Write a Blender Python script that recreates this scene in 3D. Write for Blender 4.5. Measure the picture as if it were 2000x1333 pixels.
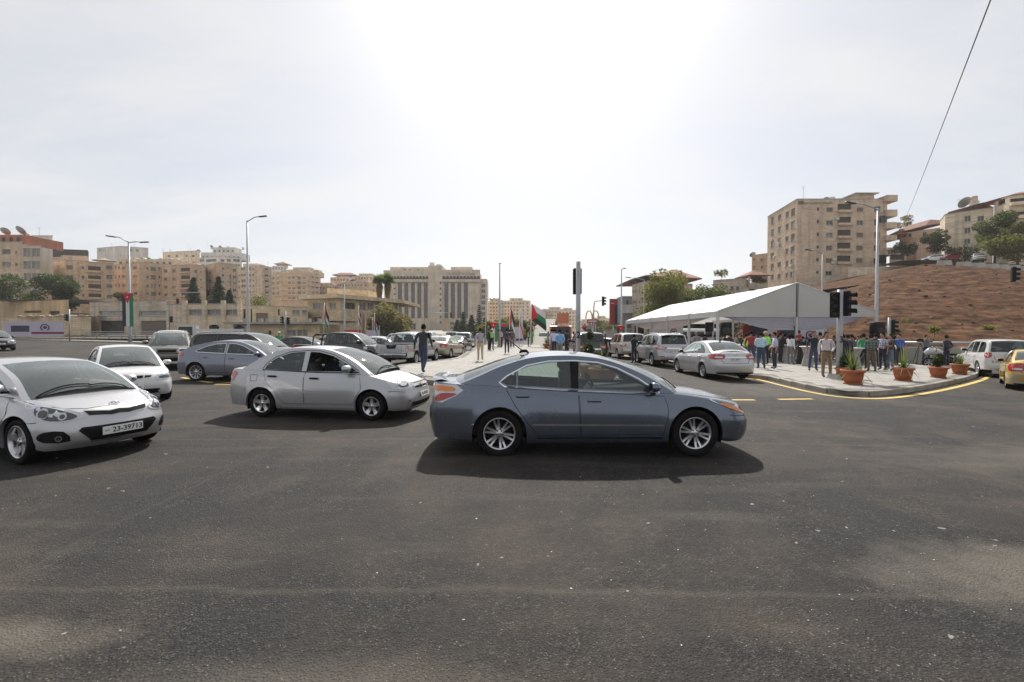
import bpy, bmesh, math, random
from mathutils import Vector, Matrix
from mathutils.bvhtree import BVHTree
from mathutils.geometry import delaunay_2d_cdt
R = math.radians
rnd = random.Random(7)
for _o in list(bpy.data.objects):
    bpy.data.objects.remove(_o)
SC = bpy.context.scene
COL = SC.collection
# ------------------------------------------------------------------ camera
CAMZ, FPX, HORIZON, FALL = 1.74, 889.0, 650.0, 0.018   # FALL: the junction falls 1.8 % to the right
cam_d = bpy.data.cameras.new('camera'); cam_d.lens = 16.0; cam_d.sensor_width = 36.0
cam_d.clip_start = 0.05; cam_d.clip_end = 6000
cam = bpy.data.objects.new('camera', cam_d); COL.objects.link(cam)
PITCH = math.atan((666.5 - HORIZON) / FPX)
cam.location = (0, 0, CAMZ); cam.rotation_euler = (math.pi / 2 - PITCH, 0, 0)
SC.camera = cam
# ------------------------------------------------------------------ light
SUN_EL, SUN_AZ = R(47), R(3)
W = bpy.data.worlds.new('World'); SC.world = W; W.use_nodes = True
nt = W.node_tree; nt.nodes.clear()
sky = nt.nodes.new('ShaderNodeTexSky'); sky.sky_type = 'NISHITA'; sky.sun_disc = False
sky.sun_elevation = SUN_EL; sky.sun_rotation = SUN_AZ
sky.air_density = 1.0; sky.dust_density = 4.0; sky.ozone_density = 1.0; sky.altitude = 800
bg = nt.nodes.new('ShaderNodeBackground'); bg.inputs[1].default_value = 0.083
wo = nt.nodes.new('ShaderNodeOutputWorld')
# thin high veil of cloud over the whole sky: drifting streaks of white over the clear air
tc = nt.nodes.new('ShaderNodeTexCoord')
sx = nt.nodes.new('ShaderNodeSeparateXYZ'); nt.links.new(tc.outputs['Generated'], sx.inputs[0])
za = nt.nodes.new('ShaderNodeMath'); za.operation = 'ADD'; za.inputs[1].default_value = 0.18; nt.links.new(sx.outputs[2], za.inputs[0])
dv = nt.nodes.new('ShaderNodeVectorMath'); dv.operation = 'DIVIDE'
cb = nt.nodes.new('ShaderNodeCombineXYZ')
for k in range(3): nt.links.new(za.outputs[0], cb.inputs[k])
nt.links.new(tc.outputs['Generated'], dv.inputs[0]); nt.links.new(cb.outputs[0], dv.inputs[1])
mp = nt.nodes.new('ShaderNodeMapping'); mp.inputs['Scale'].default_value = (1.0, 2.6, 1); mp.inputs['Rotation'].default_value = (0, 0, R(-28)); mp.inputs['Location'].default_value = (3.1, 1.7, 0)
nt.links.new(dv.outputs[0], mp.inputs[0])
n1 = nt.nodes.new('ShaderNodeTexNoise'); n1.inputs['Scale'].default_value = 1.1; n1.inputs['Detail'].default_value = 7; n1.inputs['Roughness'].default_value = .58; n1.inputs['Distortion'].default_value = .35
nt.links.new(mp.outputs[0], n1.inputs[0])
mr = nt.nodes.new('ShaderNodeMapRange'); mr.inputs['From Min'].default_value = .33; mr.inputs['From Max'].default_value = .68; mr.inputs['To Min'].default_value = .60; mr.inputs['To Max'].default_value = .96
nt.links.new(n1.outputs[0], mr.inputs[0])
bw = nt.nodes.new('ShaderNodeRGBToBW'); nt.links.new(sky.outputs[0], bw.inputs[0])
vs = nt.nodes.new('ShaderNodeMath'); vs.operation = 'MULTIPLY_ADD'; vs.inputs[1].default_value = .30; vs.inputs[2].default_value = 5.9
nt.links.new(bw.outputs[0], vs.inputs[0])
vc = nt.nodes.new('ShaderNodeMixRGB'); vc.blend_type = 'MULTIPLY'; vc.inputs[0].default_value = 1; vc.inputs[2].default_value = (.97, .98, 1.0, 1)
nt.links.new(vs.outputs[0], vc.inputs[1])
mx = nt.nodes.new('ShaderNodeMixRGB'); nt.links.new(mr.outputs[0], mx.inputs[0]); nt.links.new(sky.outputs[0], mx.inputs[1]); nt.links.new(vc.outputs[0], mx.inputs[2])
nt.links.new(mx.outputs[0], bg.inputs[0]); nt.links.new(bg.outputs[0], wo.inputs[0])
sun_d = bpy.data.lights.new('sun', 'SUN'); sun_d.energy = 4.2; sun_d.angle = R(1.6); sun_d.color = (1, .955, .89)
sun = bpy.data.objects.new('sun', sun_d); COL.objects.link(sun)
sun.location = (0, 60, 90)
sun.rotation_euler = Vector((-math.sin(SUN_AZ) * math.cos(SUN_EL), -math.cos(SUN_AZ) * math.cos(SUN_EL), -math.sin(SUN_EL))).to_track_quat('-Z', 'Y').to_euler()
vw = SC.view_settings; vw.view_transform = 'Standard'; vw.look = 'None'; vw.gamma = 1; vw.exposure = 0.5
vw.use_curve_mapping = False
SC.cycles.max_bounces = 6; SC.cycles.diffuse_bounces = 3; SC.cycles.glossy_bounces = 3; SC.cycles.transparent_max_bounces = 12
SC.cycles.transmission_bounces = 4; SC.cycles.volume_bounces = 0; SC.cycles.caustics_reflective = False; SC.cycles.caustics_refractive = False
SC.cycles.use_adaptive_sampling = True; SC.cycles.adaptive_threshold = 0.015

# ------------------------------------------------------------------ survey helpers: a sight line of the photograph to a real place
def at(px, py, Y):
    "world point seen at pixel (px,py) of the 2000x1333 photo, Y metres ahead"
    return Vector(((px - 1000) * Y / FPX, Y, CAMZ + (HORIZON - py) * Y / FPX))
def gz(x): return -FALL * min(28.0, x) if x > 0 else .02 * min(22.0, max(0.0, -x - 16.0))
def gp(px, py, z=0.0):
    "point of the (slightly falling) ground, z above it, seen at a pixel"
    dx = (px - 1000) / FPX; dz = max(1e-4, (py - HORIZON) / FPX); Y = (CAMZ - z) / dz
    for _ in range(40): Y = .5 * Y + .5 * (CAMZ - z - gz(dx * Y)) / dz
    return Vector((dx * Y, Y, gz(dx * Y) + z))
def on(x, y, z=0.0): return Vector((x, y, gz(x) + z))
def zat(py, Y): return CAMZ + (HORIZON - py) * Y / FPX

# ------------------------------------------------------------------ object helpers
def link(o, parent=None):
    COL.objects.link(o)
    if parent is not None: o.parent = parent
    return o
def tag(o, label=None, cat=None, group=None, kind=None):
    if label: o['label'] = label
    if cat: o['category'] = cat
    if group: o['group'] = group
    if kind: o['kind'] = kind
    return o
def empty(name, loc=(0, 0, 0), rz=0, label=None, cat=None, group=None, parent=None):
    o = bpy.data.objects.new(name, None); o.empty_display_size = .2
    o.location = loc; o.rotation_euler = (0, 0, rz)
    return tag(link(o, parent), label, cat, group)
def mobj(name, me, parent=None, loc=None, mats=None):
    o = bpy.data.objects.new(name, me); link(o, parent)
    if loc is not None: o.location = loc
    if mats:
        for m in (mats if isinstance(mats, (list, tuple)) else [mats]): me.materials.append(m)
    return o
def pobj(name, me, parent=None, loc=(0, 0, 0), rz=0):
    o = bpy.data.objects.new(name, me); link(o, parent); o.location = loc; o.rotation_euler = (0, 0, rz)
    return o
class MB:
    "collects polygons of one mesh"
    def __init__(s): s.v = []; s.f = []; s.mi = []; s.sm = []
    def add(s, vs, fs, m=0, smooth=False, M=None):
        b = len(s.v)
        for p in vs:
            p = Vector(p)
            s.v.append(M @ p if M is not None else p)
        for f in fs:
            s.f.append([b + i for i in f]); s.mi.append(m); s.sm.append(smooth)
        return s
    def box(s, c, d, m=0, M=None, taper=1.0):
        x, y, z = d[0] / 2, d[1] / 2, d[2] / 2; t = taper
        vs = [(-x, -y, -z), (x, -y, -z), (x, y, -z), (-x, y, -z), (-x * t, -y * t, z), (x * t, -y * t, z), (x * t, y * t, z), (-x * t, y * t, z)]
        vs = [Vector(p) + Vector(c) for p in vs]
        return s.add(vs, [(3, 2, 1, 0), (4, 5, 6, 7), (0, 1, 5, 4), (1, 2, 6, 5), (2, 3, 7, 6), (3, 0, 4, 7)], m, False, M)
    def rbox(s, c, d, r=.03, m=0, M=None, smooth=True):
        "box with chamfered edges"
        x, y, z = d[0] / 2, d[1] / 2, d[2] / 2; r = min(r, x * .9, y * .9, z * .9)
        vs = []; idx = {}
        for sxx in (-1, 1):
            for syy in (-1, 1):
                for szz in (-1, 1):
                    for a in range(3):
                        p = [sxx * (x - r), syy * (y - r), szz * (z - r)]
                        p[a] = (sxx, syy, szz)[a] * (x, y, z)[a]
                        idx[(sxx, syy, szz, a)] = len(vs); vs.append(Vector(p) + Vector(c))
        fs = []
        S = (-1, 1)
        for a in range(3):
            b_, c_ = (a + 1) % 3, (a + 2) % 3
            for s0 in S:
                q = []
                for (u, w) in ((-1, -1), (1, -1), (1, 1), (-1, 1)):
                    k = [0, 0, 0]; k[a] = s0; k[b_] = u; k[c_] = w; q.append(idx[(k[0], k[1], k[2], a)])
                fs.append(q if s0 > 0 else q[::-1])
            for u in S:
                for w in S:
                    k0 = [0, 0, 0]; k1 = [0, 0, 0]
                    k0[a] = -1; k1[a] = 1; k0[b_] = k1[b_] = u; k0[c_] = k1[c_] = w
                    q = [idx[(*k0, b_)], idx[(*k1, b_)], idx[(*k1, c_)], idx[(*k0, c_)]]
                    fs.append(q if u * w < 0 else q[::-1])
        for k in [(i, j, l) for i in S for j in S for l in S]:
            q = [idx[(*k, 0)], idx[(*k, 1)], idx[(*k, 2)]]
            fs.append(q if k[0] * k[1] * k[2] > 0 else q[::-1])
        return s.add(vs, fs, m, smooth, M)
    def tube(s, pts, rad, n=8, m=0, smooth=True, cap=True, M=None):
        pts = [Vector(p) for p in pts]
        rads = rad if isinstance(rad, (list, tuple)) else [rad] * len(pts)
        vs = []; fs = []; up = None
        for i, p in enumerate(pts):
            t = (pts[min(i + 1, len(pts) - 1)] - pts[max(i - 1, 0)])
            if t.length < 1e-9: t = Vector((0, 0, 1))
            t.normalize()
            if up is None: up = Vector((1, 0, 0)) if abs(t.x) < .8 else Vector((0, 1, 0))
            a = t.cross(up); a.normalize(); b = t.cross(a); up = -b if False else a.cross(t)
            for k in range(n):
                an = 2 * math.pi * k / n
                vs.append(p + (a * math.cos(an) + b * math.sin(an)) * rads[i])
        for i in range(len(pts) - 1):
            for k in range(n):
                fs.append((i * n + k, i * n + (k + 1) % n, (i + 1) * n + (k + 1) % n, (i + 1) * n + k))
        if cap:
            fs.append(tuple(range(n))[::-1]); fs.append(tuple((len(pts) - 1) * n + k for k in range(n)))
        return s.add(vs, fs, m, smooth, M)
    def lathe(s, prof, n=16, m=0, smooth=True, M=None, axis='z', close=False):
        vs = []; fs = []
        for (r, z) in prof:
            for k in range(n):
                a = 2 * math.pi * k / n
                if axis == 'z': vs.append((r * math.cos(a), r * math.sin(a), z))
                else: vs.append((r * math.cos(a), z, r * math.sin(a)))
        for i in range(len(prof) - 1):
            for k in range(n):
                q = (i * n + k, i * n + (k + 1) % n, (i + 1) * n + (k + 1) % n, (i + 1) * n + k)
                fs.append(q if axis == 'z' else q[::-1])
        return s.add(vs, fs, m, smooth, M)
    def prism(s, poly, z0, z1, m=0, M=None, smooth=False):
        n = len(poly); vs = [(p[0], p[1], z0) for p in poly] + [(p[0], p[1], z1) for p in poly]
        fs = [tuple(range(n))[::-1], tuple(range(n, 2 * n))] + [(i, (i + 1) % n, n + (i + 1) % n, n + i) for i in range(n)]
        return s.add(vs, fs, m, smooth, M)
    def grid(s, P, m=0, smooth=True, flip=False):
        nr, nc = len(P), len(P[0]); vs = [p for r in P for p in r]; fs = []
        for i in range(nr - 1):
            for j in range(nc - 1):
                q = (i * nc + j, i * nc + j + 1, (i + 1) * nc + j + 1, (i + 1) * nc + j)
                fs.append(q[::-1] if flip else q)
        return s.add(vs, fs, m, smooth)
    def mesh(s, name, mats=None):
        me = bpy.data.meshes.new(name)
        me.from_pydata([tuple(p) for p in s.v], [], s.f)
        me.polygons.foreach_set('material_index', s.mi); me.polygons.foreach_set('use_smooth', s.sm)
        if mats:
            for m in (mats if isinstance(mats, (list, tuple)) else [mats]): me.materials.append(m)
        me.update(); return me
    def obj(s, name, mats, parent=None, loc=None, rz=0):
        o = bpy.data.objects.new(name, s.mesh(name, mats)); link(o, parent)
        if loc is not None: o.location = loc
        if rz: o.rotation_euler = (0, 0, rz)
        return o
def copy_tree(o, parent=None):
    c = o.copy(); link(c, parent)
    for ch in list(o.children): copy_tree(ch, c)
    return c
def Mt(loc=(0, 0, 0), rz=0, rx=0, ry=0, s=1):
    return Matrix.Translation(loc) @ Matrix.Rotation(rz, 4, 'Z') @ Matrix.Rotation(ry, 4, 'Y') @ Matrix.Rotation(rx, 4, 'X') @ Matrix.Scale(s, 4)

# ------------------------------------------------------------------ materials
_M = {}
def mat(name, col=(.5, .5, .5), rough=.7, metal=0.0, coat=0.0, var=None, bump=None, spec=.5, emit=None, co='Object', alpha=None, streak=None, sheen=0):
    "principled material; var=(scale, amount[, second colour]); bump=(scale, strength)"
    if name in _M: return _M[name]
    m = bpy.data.materials.new(name); m.use_nodes = True; N = m.node_tree.nodes; L = m.node_tree.links
    b = N['Principled BSDF']; b.inputs['Base Color'].default_value = (*col, 1); b.inputs['Roughness'].default_value = rough
    b.inputs['Metallic'].default_value = metal; b.inputs['Coat Weight'].default_value = coat; b.inputs['Coat Roughness'].default_value = .04
    b.inputs['Specular IOR Level'].default_value = spec
    if sheen: b.inputs['Sheen Weight'].default_value = sheen
    if emit: b.inputs['Emission Color'].default_value = (*emit[0], 1); b.inputs['Emission Strength'].default_value = emit[1]
    if var or bump or streak:
        t = N.new('ShaderNodeTexCoord')
    if var:
        n = N.new('ShaderNodeTexNoise'); n.inputs['Scale'].default_value = var[0]; n.inputs['Detail'].default_value = 5; n.inputs['Roughness'].default_value = .62
        L.new(t.outputs[co], n.inputs[0])
        r = N.new('ShaderNodeValToRGB'); a = var[1]
        c2 = var[2] if len(var) > 2 else None
        lo = tuple(max(0, c * (1 - a)) for c in col); hi = c2 if c2 else tuple(min(1, c * (1 + a)) for c in col)
        r.color_ramp.elements[0].position = .32; r.color_ramp.elements[1].position = .68
        r.color_ramp.elements[0].color = (*lo, 1); r.color_ramp.elements[1].color = (*hi, 1)
        L.new(n.outputs[0], r.inputs[0])
        out = r.outputs[0]
        if streak:
            mp_ = N.new('ShaderNodeMapping'); mp_.inputs['Scale'].default_value = streak[0]; L.new(t.outputs[co], mp_.inputs[0])
            n2 = N.new('ShaderNodeTexNoise'); n2.inputs['Scale'].default_value = 1; n2.inputs['Detail'].default_value = 3; L.new(mp_.outputs[0], n2.inputs[0])
            r2 = N.new('ShaderNodeMapRange'); r2.inputs['From Min'].default_value = .35; r2.inputs['From Max'].default_value = .65; r2.inputs['To Min'].default_value = 1 - streak[1]; r2.inputs['To Max'].default_value = 1.0
            L.new(n2.outputs[0], r2.inputs[0])
            mm = N.new('ShaderNodeMixRGB'); mm.blend_type = 'MULTIPLY'; mm.inputs[0].default_value = 1; L.new(out, mm.inputs[1]); L.new(r2.outputs[0], mm.inputs[2]); out = mm.outputs[0]
        L.new(out, b.inputs['Base Color'])
    if bump:
        n = N.new('ShaderNodeTexNoise'); n.inputs['Scale'].default_value = bump[0]; n.inputs['Detail'].default_value = 4
        L.new(t.outputs[co], n.inputs[0])
        bp = N.new('ShaderNodeBump'); bp.inputs['Strength'].default_value = bump[1]; bp.inputs['Distance'].default_value = .02
        L.new(n.outputs[0], bp.inputs['Height']); L.new(bp.outputs[0], b.inputs['Normal'])
    _M[name] = m; return m
def glass(name, tint=(.55, .62, .60), opaque=.0, dark=(.01, .012, .012), rough=.02):
    "thin sheet of window glass: partly see-through, mirror-like by Fresnel"
    if name in _M: return _M[name]
    m = bpy.data.materials.new(name); m.use_nodes = True; N = m.node_tree.nodes; L = m.node_tree.links; N.clear()
    o = N.new('ShaderNodeOutputMaterial'); tr = N.new('ShaderNodeBsdfTransparent'); tr.inputs[0].default_value = (*tint, 1)
    df = N.new('ShaderNodeBsdfDiffuse'); df.inputs[0].default_value = (*dark, 1)
    m0 = N.new('ShaderNodeMixShader'); m0.inputs[0].default_value = opaque; L.new(tr.outputs[0], m0.inputs[1]); L.new(df.outputs[0], m0.inputs[2])
    gl = N.new('ShaderNodeBsdfGlossy'); gl.inputs['Roughness'].default_value = rough; gl.inputs[0].default_value = (.92, .96, .97, 1)
    fr = N.new('ShaderNodeFresnel'); fr.inputs[0].default_value = 1.62
    m1 = N.new('ShaderNodeMixShader'); L.new(fr.outputs[0], m1.inputs[0]); L.new(m0.outputs[0], m1.inputs[1]); L.new(gl.outputs[0], m1.inputs[2])
    L.new(m1.outputs[0], o.inputs[0]); _M[name] = m; return m
def translucent(m, col, k):
    "let light through a thin sheet"
    N = m.node_tree.nodes; L = m.node_tree.links; t = N.new('ShaderNodeBsdfTranslucent'); t.inputs[0].default_value = (*col, 1); x = N.new('ShaderNodeMixShader'); x.inputs[0].default_value = k; o = [n for n in N if n.type == 'OUTPUT_MATERIAL'][0]
    L.new(N['Principled BSDF'].outputs[0], x.inputs[1]); L.new(t.outputs[0], x.inputs[2]); L.new(x.outputs[0], o.inputs[0]); return m
def paint(name, col, metal=.55, rough=.32, dust=.12):
    "car paint: flake layer under clear coat, road dust gathered in patches"
    if name in _M: return _M[name]
    m = bpy.data.materials.new(name); m.use_nodes = True; N = m.node_tree.nodes; L = m.node_tree.links
    b = N['Principled BSDF']; b.inputs['Metallic'].default_value = metal; b.inputs['Coat Weight'].default_value = .9; b.inputs['Coat Roughness'].default_value = .06
    t = N.new('ShaderNodeTexCoord')
    n = N.new('ShaderNodeTexNoise'); n.inputs['Scale'].default_value = 2.3; n.inputs['Detail'].default_value = 6; n.inputs['Roughness'].default_value = .7; L.new(t.outputs['Object'], n.inputs[0])
    r = N.new('ShaderNodeMapRange'); r.inputs['From Min'].default_value = .4; r.inputs['From Max'].default_value = .75; r.inputs['To Min'].default_value = 0; r.inputs['To Max'].default_value = dust; L.new(n.outputs[0], r.inputs[0])
    mxx = N.new('ShaderNodeMixRGB'); mxx.inputs[1].default_value = (*col, 1); mxx.inputs[2].default_value = (.36, .32, .27, 1); L.new(r.outputs[0], mxx.inputs[0]); L.new(mxx.outputs[0], b.inputs['Base Color'])
    r2 = N.new('ShaderNodeMapRange'); r2.inputs['To Min'].default_value = rough - .05; r2.inputs['To Max'].default_value = rough + .12; L.new(n.outputs[0], r2.inputs[0]); L.new(r2.outputs[0], b.inputs['Roughness'])
    _M[name] = m; return m
BLACK = mat('black_plastic', (.010, .010, .011), .6, var=(9, .4), spec=.18)
DARKINT = mat('dark_interior', (.03, .03, .032), .85, var=(4, .4))
SEATM = mat('seat_fabric', (.07, .07, .072), .95, var=(14, .35))
RUBBER = mat('tyre_rubber', (.014, .0135, .013), .9, var=(6, .35), bump=(60, .3), spec=.15)
ALLOY = mat('alloy', (.62, .62, .63), .3, .9, var=(5, .12))
CHROME = mat('chrome', (.75, .75, .76), .12, 1.0)
GREYMETAL = mat('galvanised_grey', (.44, .45, .46), .5, .35, var=(3, .12), streak=((6, 6, .7), .15))
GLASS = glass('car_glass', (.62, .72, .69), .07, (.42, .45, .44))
TINT = glass('tinted_glass', (.12, .14, .14), .25)
WSHIELD = glass('windscreen_glass', (.55, .63, .60), .20, (.42, .45, .44))  # pale diffuse tone painted into the glass to imitate bright sky reflection
REDL = mat('red_lens', (.42, .012, .015), .15, 0, .9)
ORANGEL = mat('amber_lens', (.75, .22, .03), .15, 0, .9)
CLEARL = mat('clear_lens', (.50, .52, .54), .12, .5, .9)
DARKL = mat('lamp_bowl', (.055, .058, .062), .2, .5, .9)
WHITE = mat('white_paint', (.78, .78, .76), .5, var=(2, .06))
PLATE = mat('plate_white', (.74, .74, .72), .45, var=(20, .05))
PLATEY = mat('plate_yellow', (.62, .47, .14), .45, var=(20, .05))
INK = mat('plate_ink', (.02, .02, .025), .6)
LIDRED = mat('lidred', (.5, .05, .04), .4)
# text as a mesh
def text_mesh(s, size, mname, mt, depth=.002, bold=0.0):
    c = bpy.data.curves.new(mname, 'FONT'); c.body = s; c.size = size; c.align_x = 'CENTER'; c.align_y = 'CENTER'; c.extrude = depth; c.offset = bold; c.resolution_u = 2
    o = bpy.data.objects.new(mname, c); COL.objects.link(o)
    dg = bpy.context.evaluated_depsgraph_get(); me = bpy.data.meshes.new_from_object(o.evaluated_get(dg)); me.name = mname
    bpy.data.objects.remove(o); bpy.data.curves.remove(c)
    me.materials.clear(); me.materials.append(mt); return me
def smooth_poly(pts, n=4, closed=False):
    "Catmull-Rom through 2-D/3-D points"
    P = [Vector(p) for p in pts]; out = []
    m = len(P); rng = range(m) if closed else range(m - 1)
    for i in rng:
        p1, p2 = P[i], P[(i + 1) % m]
        p0 = P[(i - 1) % m] if (closed or i > 0) else p1 * 2 - p2
        p3 = P[(i + 2) % m] if (closed or i + 2 < m) else p2 * 2 - p1
        for k in range(n):
            t = k / n
            out.append(.5 * ((2 * p1) + (p2 - p0) * t + (2 * p0 - 5 * p1 + 4 * p2 - p3) * t * t + (3 * p1 - p0 - 3 * p2 + p3) * t ** 3))
    if not closed: out.append(P[-1].copy())
    return out
def lerp_tab(tab, x):
    if x <= tab[0][0]: return tab[0][1]
    for (x0, y0), (x1, y1) in zip(tab, tab[1:]):
        if x <= x1: return y0 + (y1 - y0) * (x - x0) / max(1e-9, x1 - x0)
    return tab[-1][1]
def in_poly(p, poly):
    x, y = p[0], p[1]; c = False; n = len(poly)
    for i in range(n):
        x0, y0 = poly[i][0], poly[i][1]; x1, y1 = poly[i - 1][0], poly[i - 1][1]
        if (y0 > y) != (y1 > y) and x < (x1 - x0) * (y - y0) / (y1 - y0) + x0: c = not c
    return c
def dist_poly(p, poly):
    d = 1e9; P = Vector((p[0], p[1]))
    for i in range(len(poly)):
        a = Vector(poly[i][:2]); b = Vector(poly[i - 1][:2]); ab = b - a
        t = max(0, min(1, (P - a).dot(ab) / max(1e-12, ab.length_squared))); d = min(d, (P - a - ab * t).length)
    return d
def cdt(outer, holes=(), step=.1):
    "triangulate a 2-D polygon with holes and interior points -> verts2d, tris"
    vs = []; es = []
    for loop in [outer] + list(holes):
        b = len(vs); n = len(loop)
        for i, p in enumerate(loop): vs.append(Vector((p[0], p[1]))); es.append((b + i, b + (i + 1) % n))
    xs = [p[0] for p in outer]; ys = [p[1] for p in outer]
    x = min(xs) + step / 2
    while x < max(xs):
        y = min(ys) + step / 2
        while y < max(ys):
            p = (x, y)
            if in_poly(p, outer) and dist_poly(p, outer) > step * .42 and not any(in_poly(p, h) or dist_poly(p, h) < step * .5 for h in holes): vs.append(Vector(p))
            y += step
        x += step
    V, E, F, _, _, _ = delaunay_2d_cdt(vs, es, [], 0, 1e-6)
    out = []
    for f in F:
        c = sum((V[i] for i in f), Vector((0, 0))) / len(f)
        if in_poly(c, outer) and not any(in_poly(c, h) for h in holes):
            a2 = sum(V[f[i - 1]].x * V[f[i]].y - V[f[i]].x * V[f[i - 1]].y for i in range(len(f)))
            if abs(a2) > 2e-5 * step * (1 if step < 1 else 0): out.append(tuple(f) if a2 > 0 else tuple(f)[::-1])
    return V, out
# ================================================================== the setting
def asphalt_mat():
    m = bpy.data.materials.new('asphalt'); m.use_nodes = True; N = m.node_tree.nodes; L = m.node_tree.links; b = N['Principled BSDF']
    t = N.new('ShaderNodeTexCoord'); O = t.outputs['Object']
    def noise(sc, det=4, ro=.6, vec=None, dist=0):
        n = N.new('ShaderNodeTexNoise'); n.inputs['Scale'].default_value = sc; n.inputs['Detail'].default_value = det; n.inputs['Roughness'].default_value = ro; n.inputs['Distortion'].default_value = dist
        L.new(vec or O, n.inputs[0]); return n.outputs[0]
    def rng(v, a, b_, c=0, d=1):
        r = N.new('ShaderNodeMapRange'); r.inputs[1].default_value = a; r.inputs[2].default_value = b_; r.inputs[3].default_value = c; r.inputs[4].default_value = d; L.new(v, r.inputs[0]); return r.outputs[0]
    def mix(f, a, b_, mode='MIX'):
        x = N.new('ShaderNodeMixRGB'); x.blend_type = mode
        for k, v in ((0, f), (1, a), (2, b_)):
            if isinstance(v, (int, float)): x.inputs[k].default_value = v
            elif isinstance(v, tuple): x.inputs[k].default_value = (*v, 1)
            else: L.new(v, x.inputs[k])
        return x.outputs[0]
    def mul(a, b_):
        x = N.new('ShaderNodeMath'); x.operation = 'MULTIPLY'
        for k, v in ((0, a), (1, b_)):
            if isinstance(v, (int, float)): x.inputs[k].default_value = v
            else: L.new(v, x.inputs[k])
        return x.outputs[0]
    def mapping(sc, rot=0, loc=(0, 0, 0)):
        q = N.new('ShaderNodeMapping'); q.inputs['Scale'].default_value = sc; q.inputs['Rotation'].default_value = (0, 0, R(rot)); q.inputs['Location'].default_value = loc; L.new(O, q.inputs[0]); return q.outputs[0]
    v = N.new('ShaderNodeTexVoronoi'); v.inputs['Scale'].default_value = 62; L.new(O, v.inputs[0])
    sv = N.new('ShaderNodeSeparateColor'); L.new(v.outputs['Color'], sv.inputs[0])
    v2 = N.new('ShaderNodeTexVoronoi'); v2.inputs['Scale'].default_value = 150; L.new(O, v2.inputs[0])
    s2 = N.new('ShaderNodeSeparateColor'); L.new(v2.outputs['Color'], s2.inputs[0])
    stone = mix(rng(sv.outputs[0], .15, 1.0), (.012, .0115, .011), (.125, .117, .108))
    stone = mix(.5, stone, mix(rng(s2.outputs[1], 0, 1), (.008, .008, .008), (.135, .126, .116)))
    stone = mix(rng(s2.outputs[0], .984, .992), stone, (.42, .39, .34))            # odd pale chippings
    pit = rng(v.outputs['Distance'], .0, .5, 1.15, .25)
    stone = mix(1, stone, pit, 'MULTIPLY')
    gr = noise(13, 10, .86); stone = mix(1, stone, rng(gr, .38, .60, .22, 1.55), 'MULTIPLY'); gr2 = noise(70, 3, .7); stone = mix(1, stone, rng(gr2, .40, .52, .35, 1.15), 'MULTIPLY')
    stone = mix(1, stone, rng(noise(34, 2, .6), .36, .47, .22, 1.06), 'MULTIPLY'); stone = mix(1, stone, rng(noise(21, 2, .5), .60, .70, 1.0, 1.7), 'MULTIPLY')
    big = noise(.33, 5, .62, dist=.6); mid = noise(1.5, 5, .65, dist=.4); st = noise(1, 4, .6, mapping((.28, 1.9, 1), 14)); st2 = noise(1, 4, .6, mapping((1.6, .22, 1), -24, (5, 3, 0)))
    col = mix(rng(big, .42, .60), stone, mix(.42, stone, (.098, .074, .054)))           # brown dust ground into the surface
    col = mix(mul(rng(mid, .46, .60), .8), col, mix(.55, col, (.016, .015, .015)))       # bitumen-rich dark patches
    col = mix(mul(rng(st, .54, .68), .5), col, mix(.5, col, (.105, .092, .078))); col = mix(mul(rng(st2, .50, .64), .55), col, mix(.6, col, (.020, .019, .018)))   # drag and tyre streaks
    def sub(c):
        q = N.new('ShaderNodeVectorMath'); q.operation = 'SUBTRACT'; q.inputs[1].default_value = c; L.new(O, q.inputs[0]); f = N.new('ShaderNodeVectorMath'); f.operation = 'MULTIPLY'; f.inputs[1].default_value = (1, 1, 0); L.new(q.outputs[0], f.inputs[0]); return f.outputs[0]
    brk = rng(noise(.8, 4, .6), .38, .60)
    for (cx, cy, R0, am) in ((5, -8, 13.2, .55), (5, -8, 14.7, .5), (-6, 30, 24.6, .5), (-6, 30, 26.1, .45), (14, 2, 9.4, .5), (14, 2, 10.9, .4), (-2, -30, 36.5, .35), (-2, -30, 38, .35), (1.5, -3, 7.6, .35)):   # tyre tracks of turning cars
        ln = N.new('ShaderNodeVectorMath'); ln.operation = 'LENGTH'; L.new(sub((cx, cy, 0)), ln.inputs[0]); d = N.new('ShaderNodeMath'); d.operation = 'SUBTRACT'; d.inputs[1].default_value = R0; L.new(ln.outputs['Value'], d.inputs[0]); a = N.new('ShaderNodeMath'); a.operation = 'ABSOLUTE'; L.new(d.outputs[0], a.inputs[0])
        col = mix(mul(mul(rng(a.outputs[0], .06, .17, 1, 0), am), brk), col, mix(.75, col, (.014, .0135, .013)))
    sy = N.new('ShaderNodeSeparateXYZ'); L.new(O, sy.inputs[0])
    for (ax, c0, am) in ((1, 3.05, .22), (1, 7.4, .2), (0, -3.6, .10), (0, 6.2, .12)):   # paving joints
        e = N.new('ShaderNodeMath'); e.operation = 'MULTIPLY_ADD'; L.new(noise(.9, 5, .6), e.inputs[0]); e.inputs[1].default_value = .3; L.new(sy.outputs[ax], e.inputs[2]); d = N.new('ShaderNodeMath'); d.operation = 'SUBTRACT'; d.inputs[1].default_value = c0 + .15; L.new(e.outputs[0], d.inputs[0]); a = N.new('ShaderNodeMath'); a.operation = 'ABSOLUTE'; L.new(d.outputs[0], a.inputs[0])
        col = mix(mul(rng(a.outputs[0], .008, .05, 1, 0), am), col, (.12, .10, .078))
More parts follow.
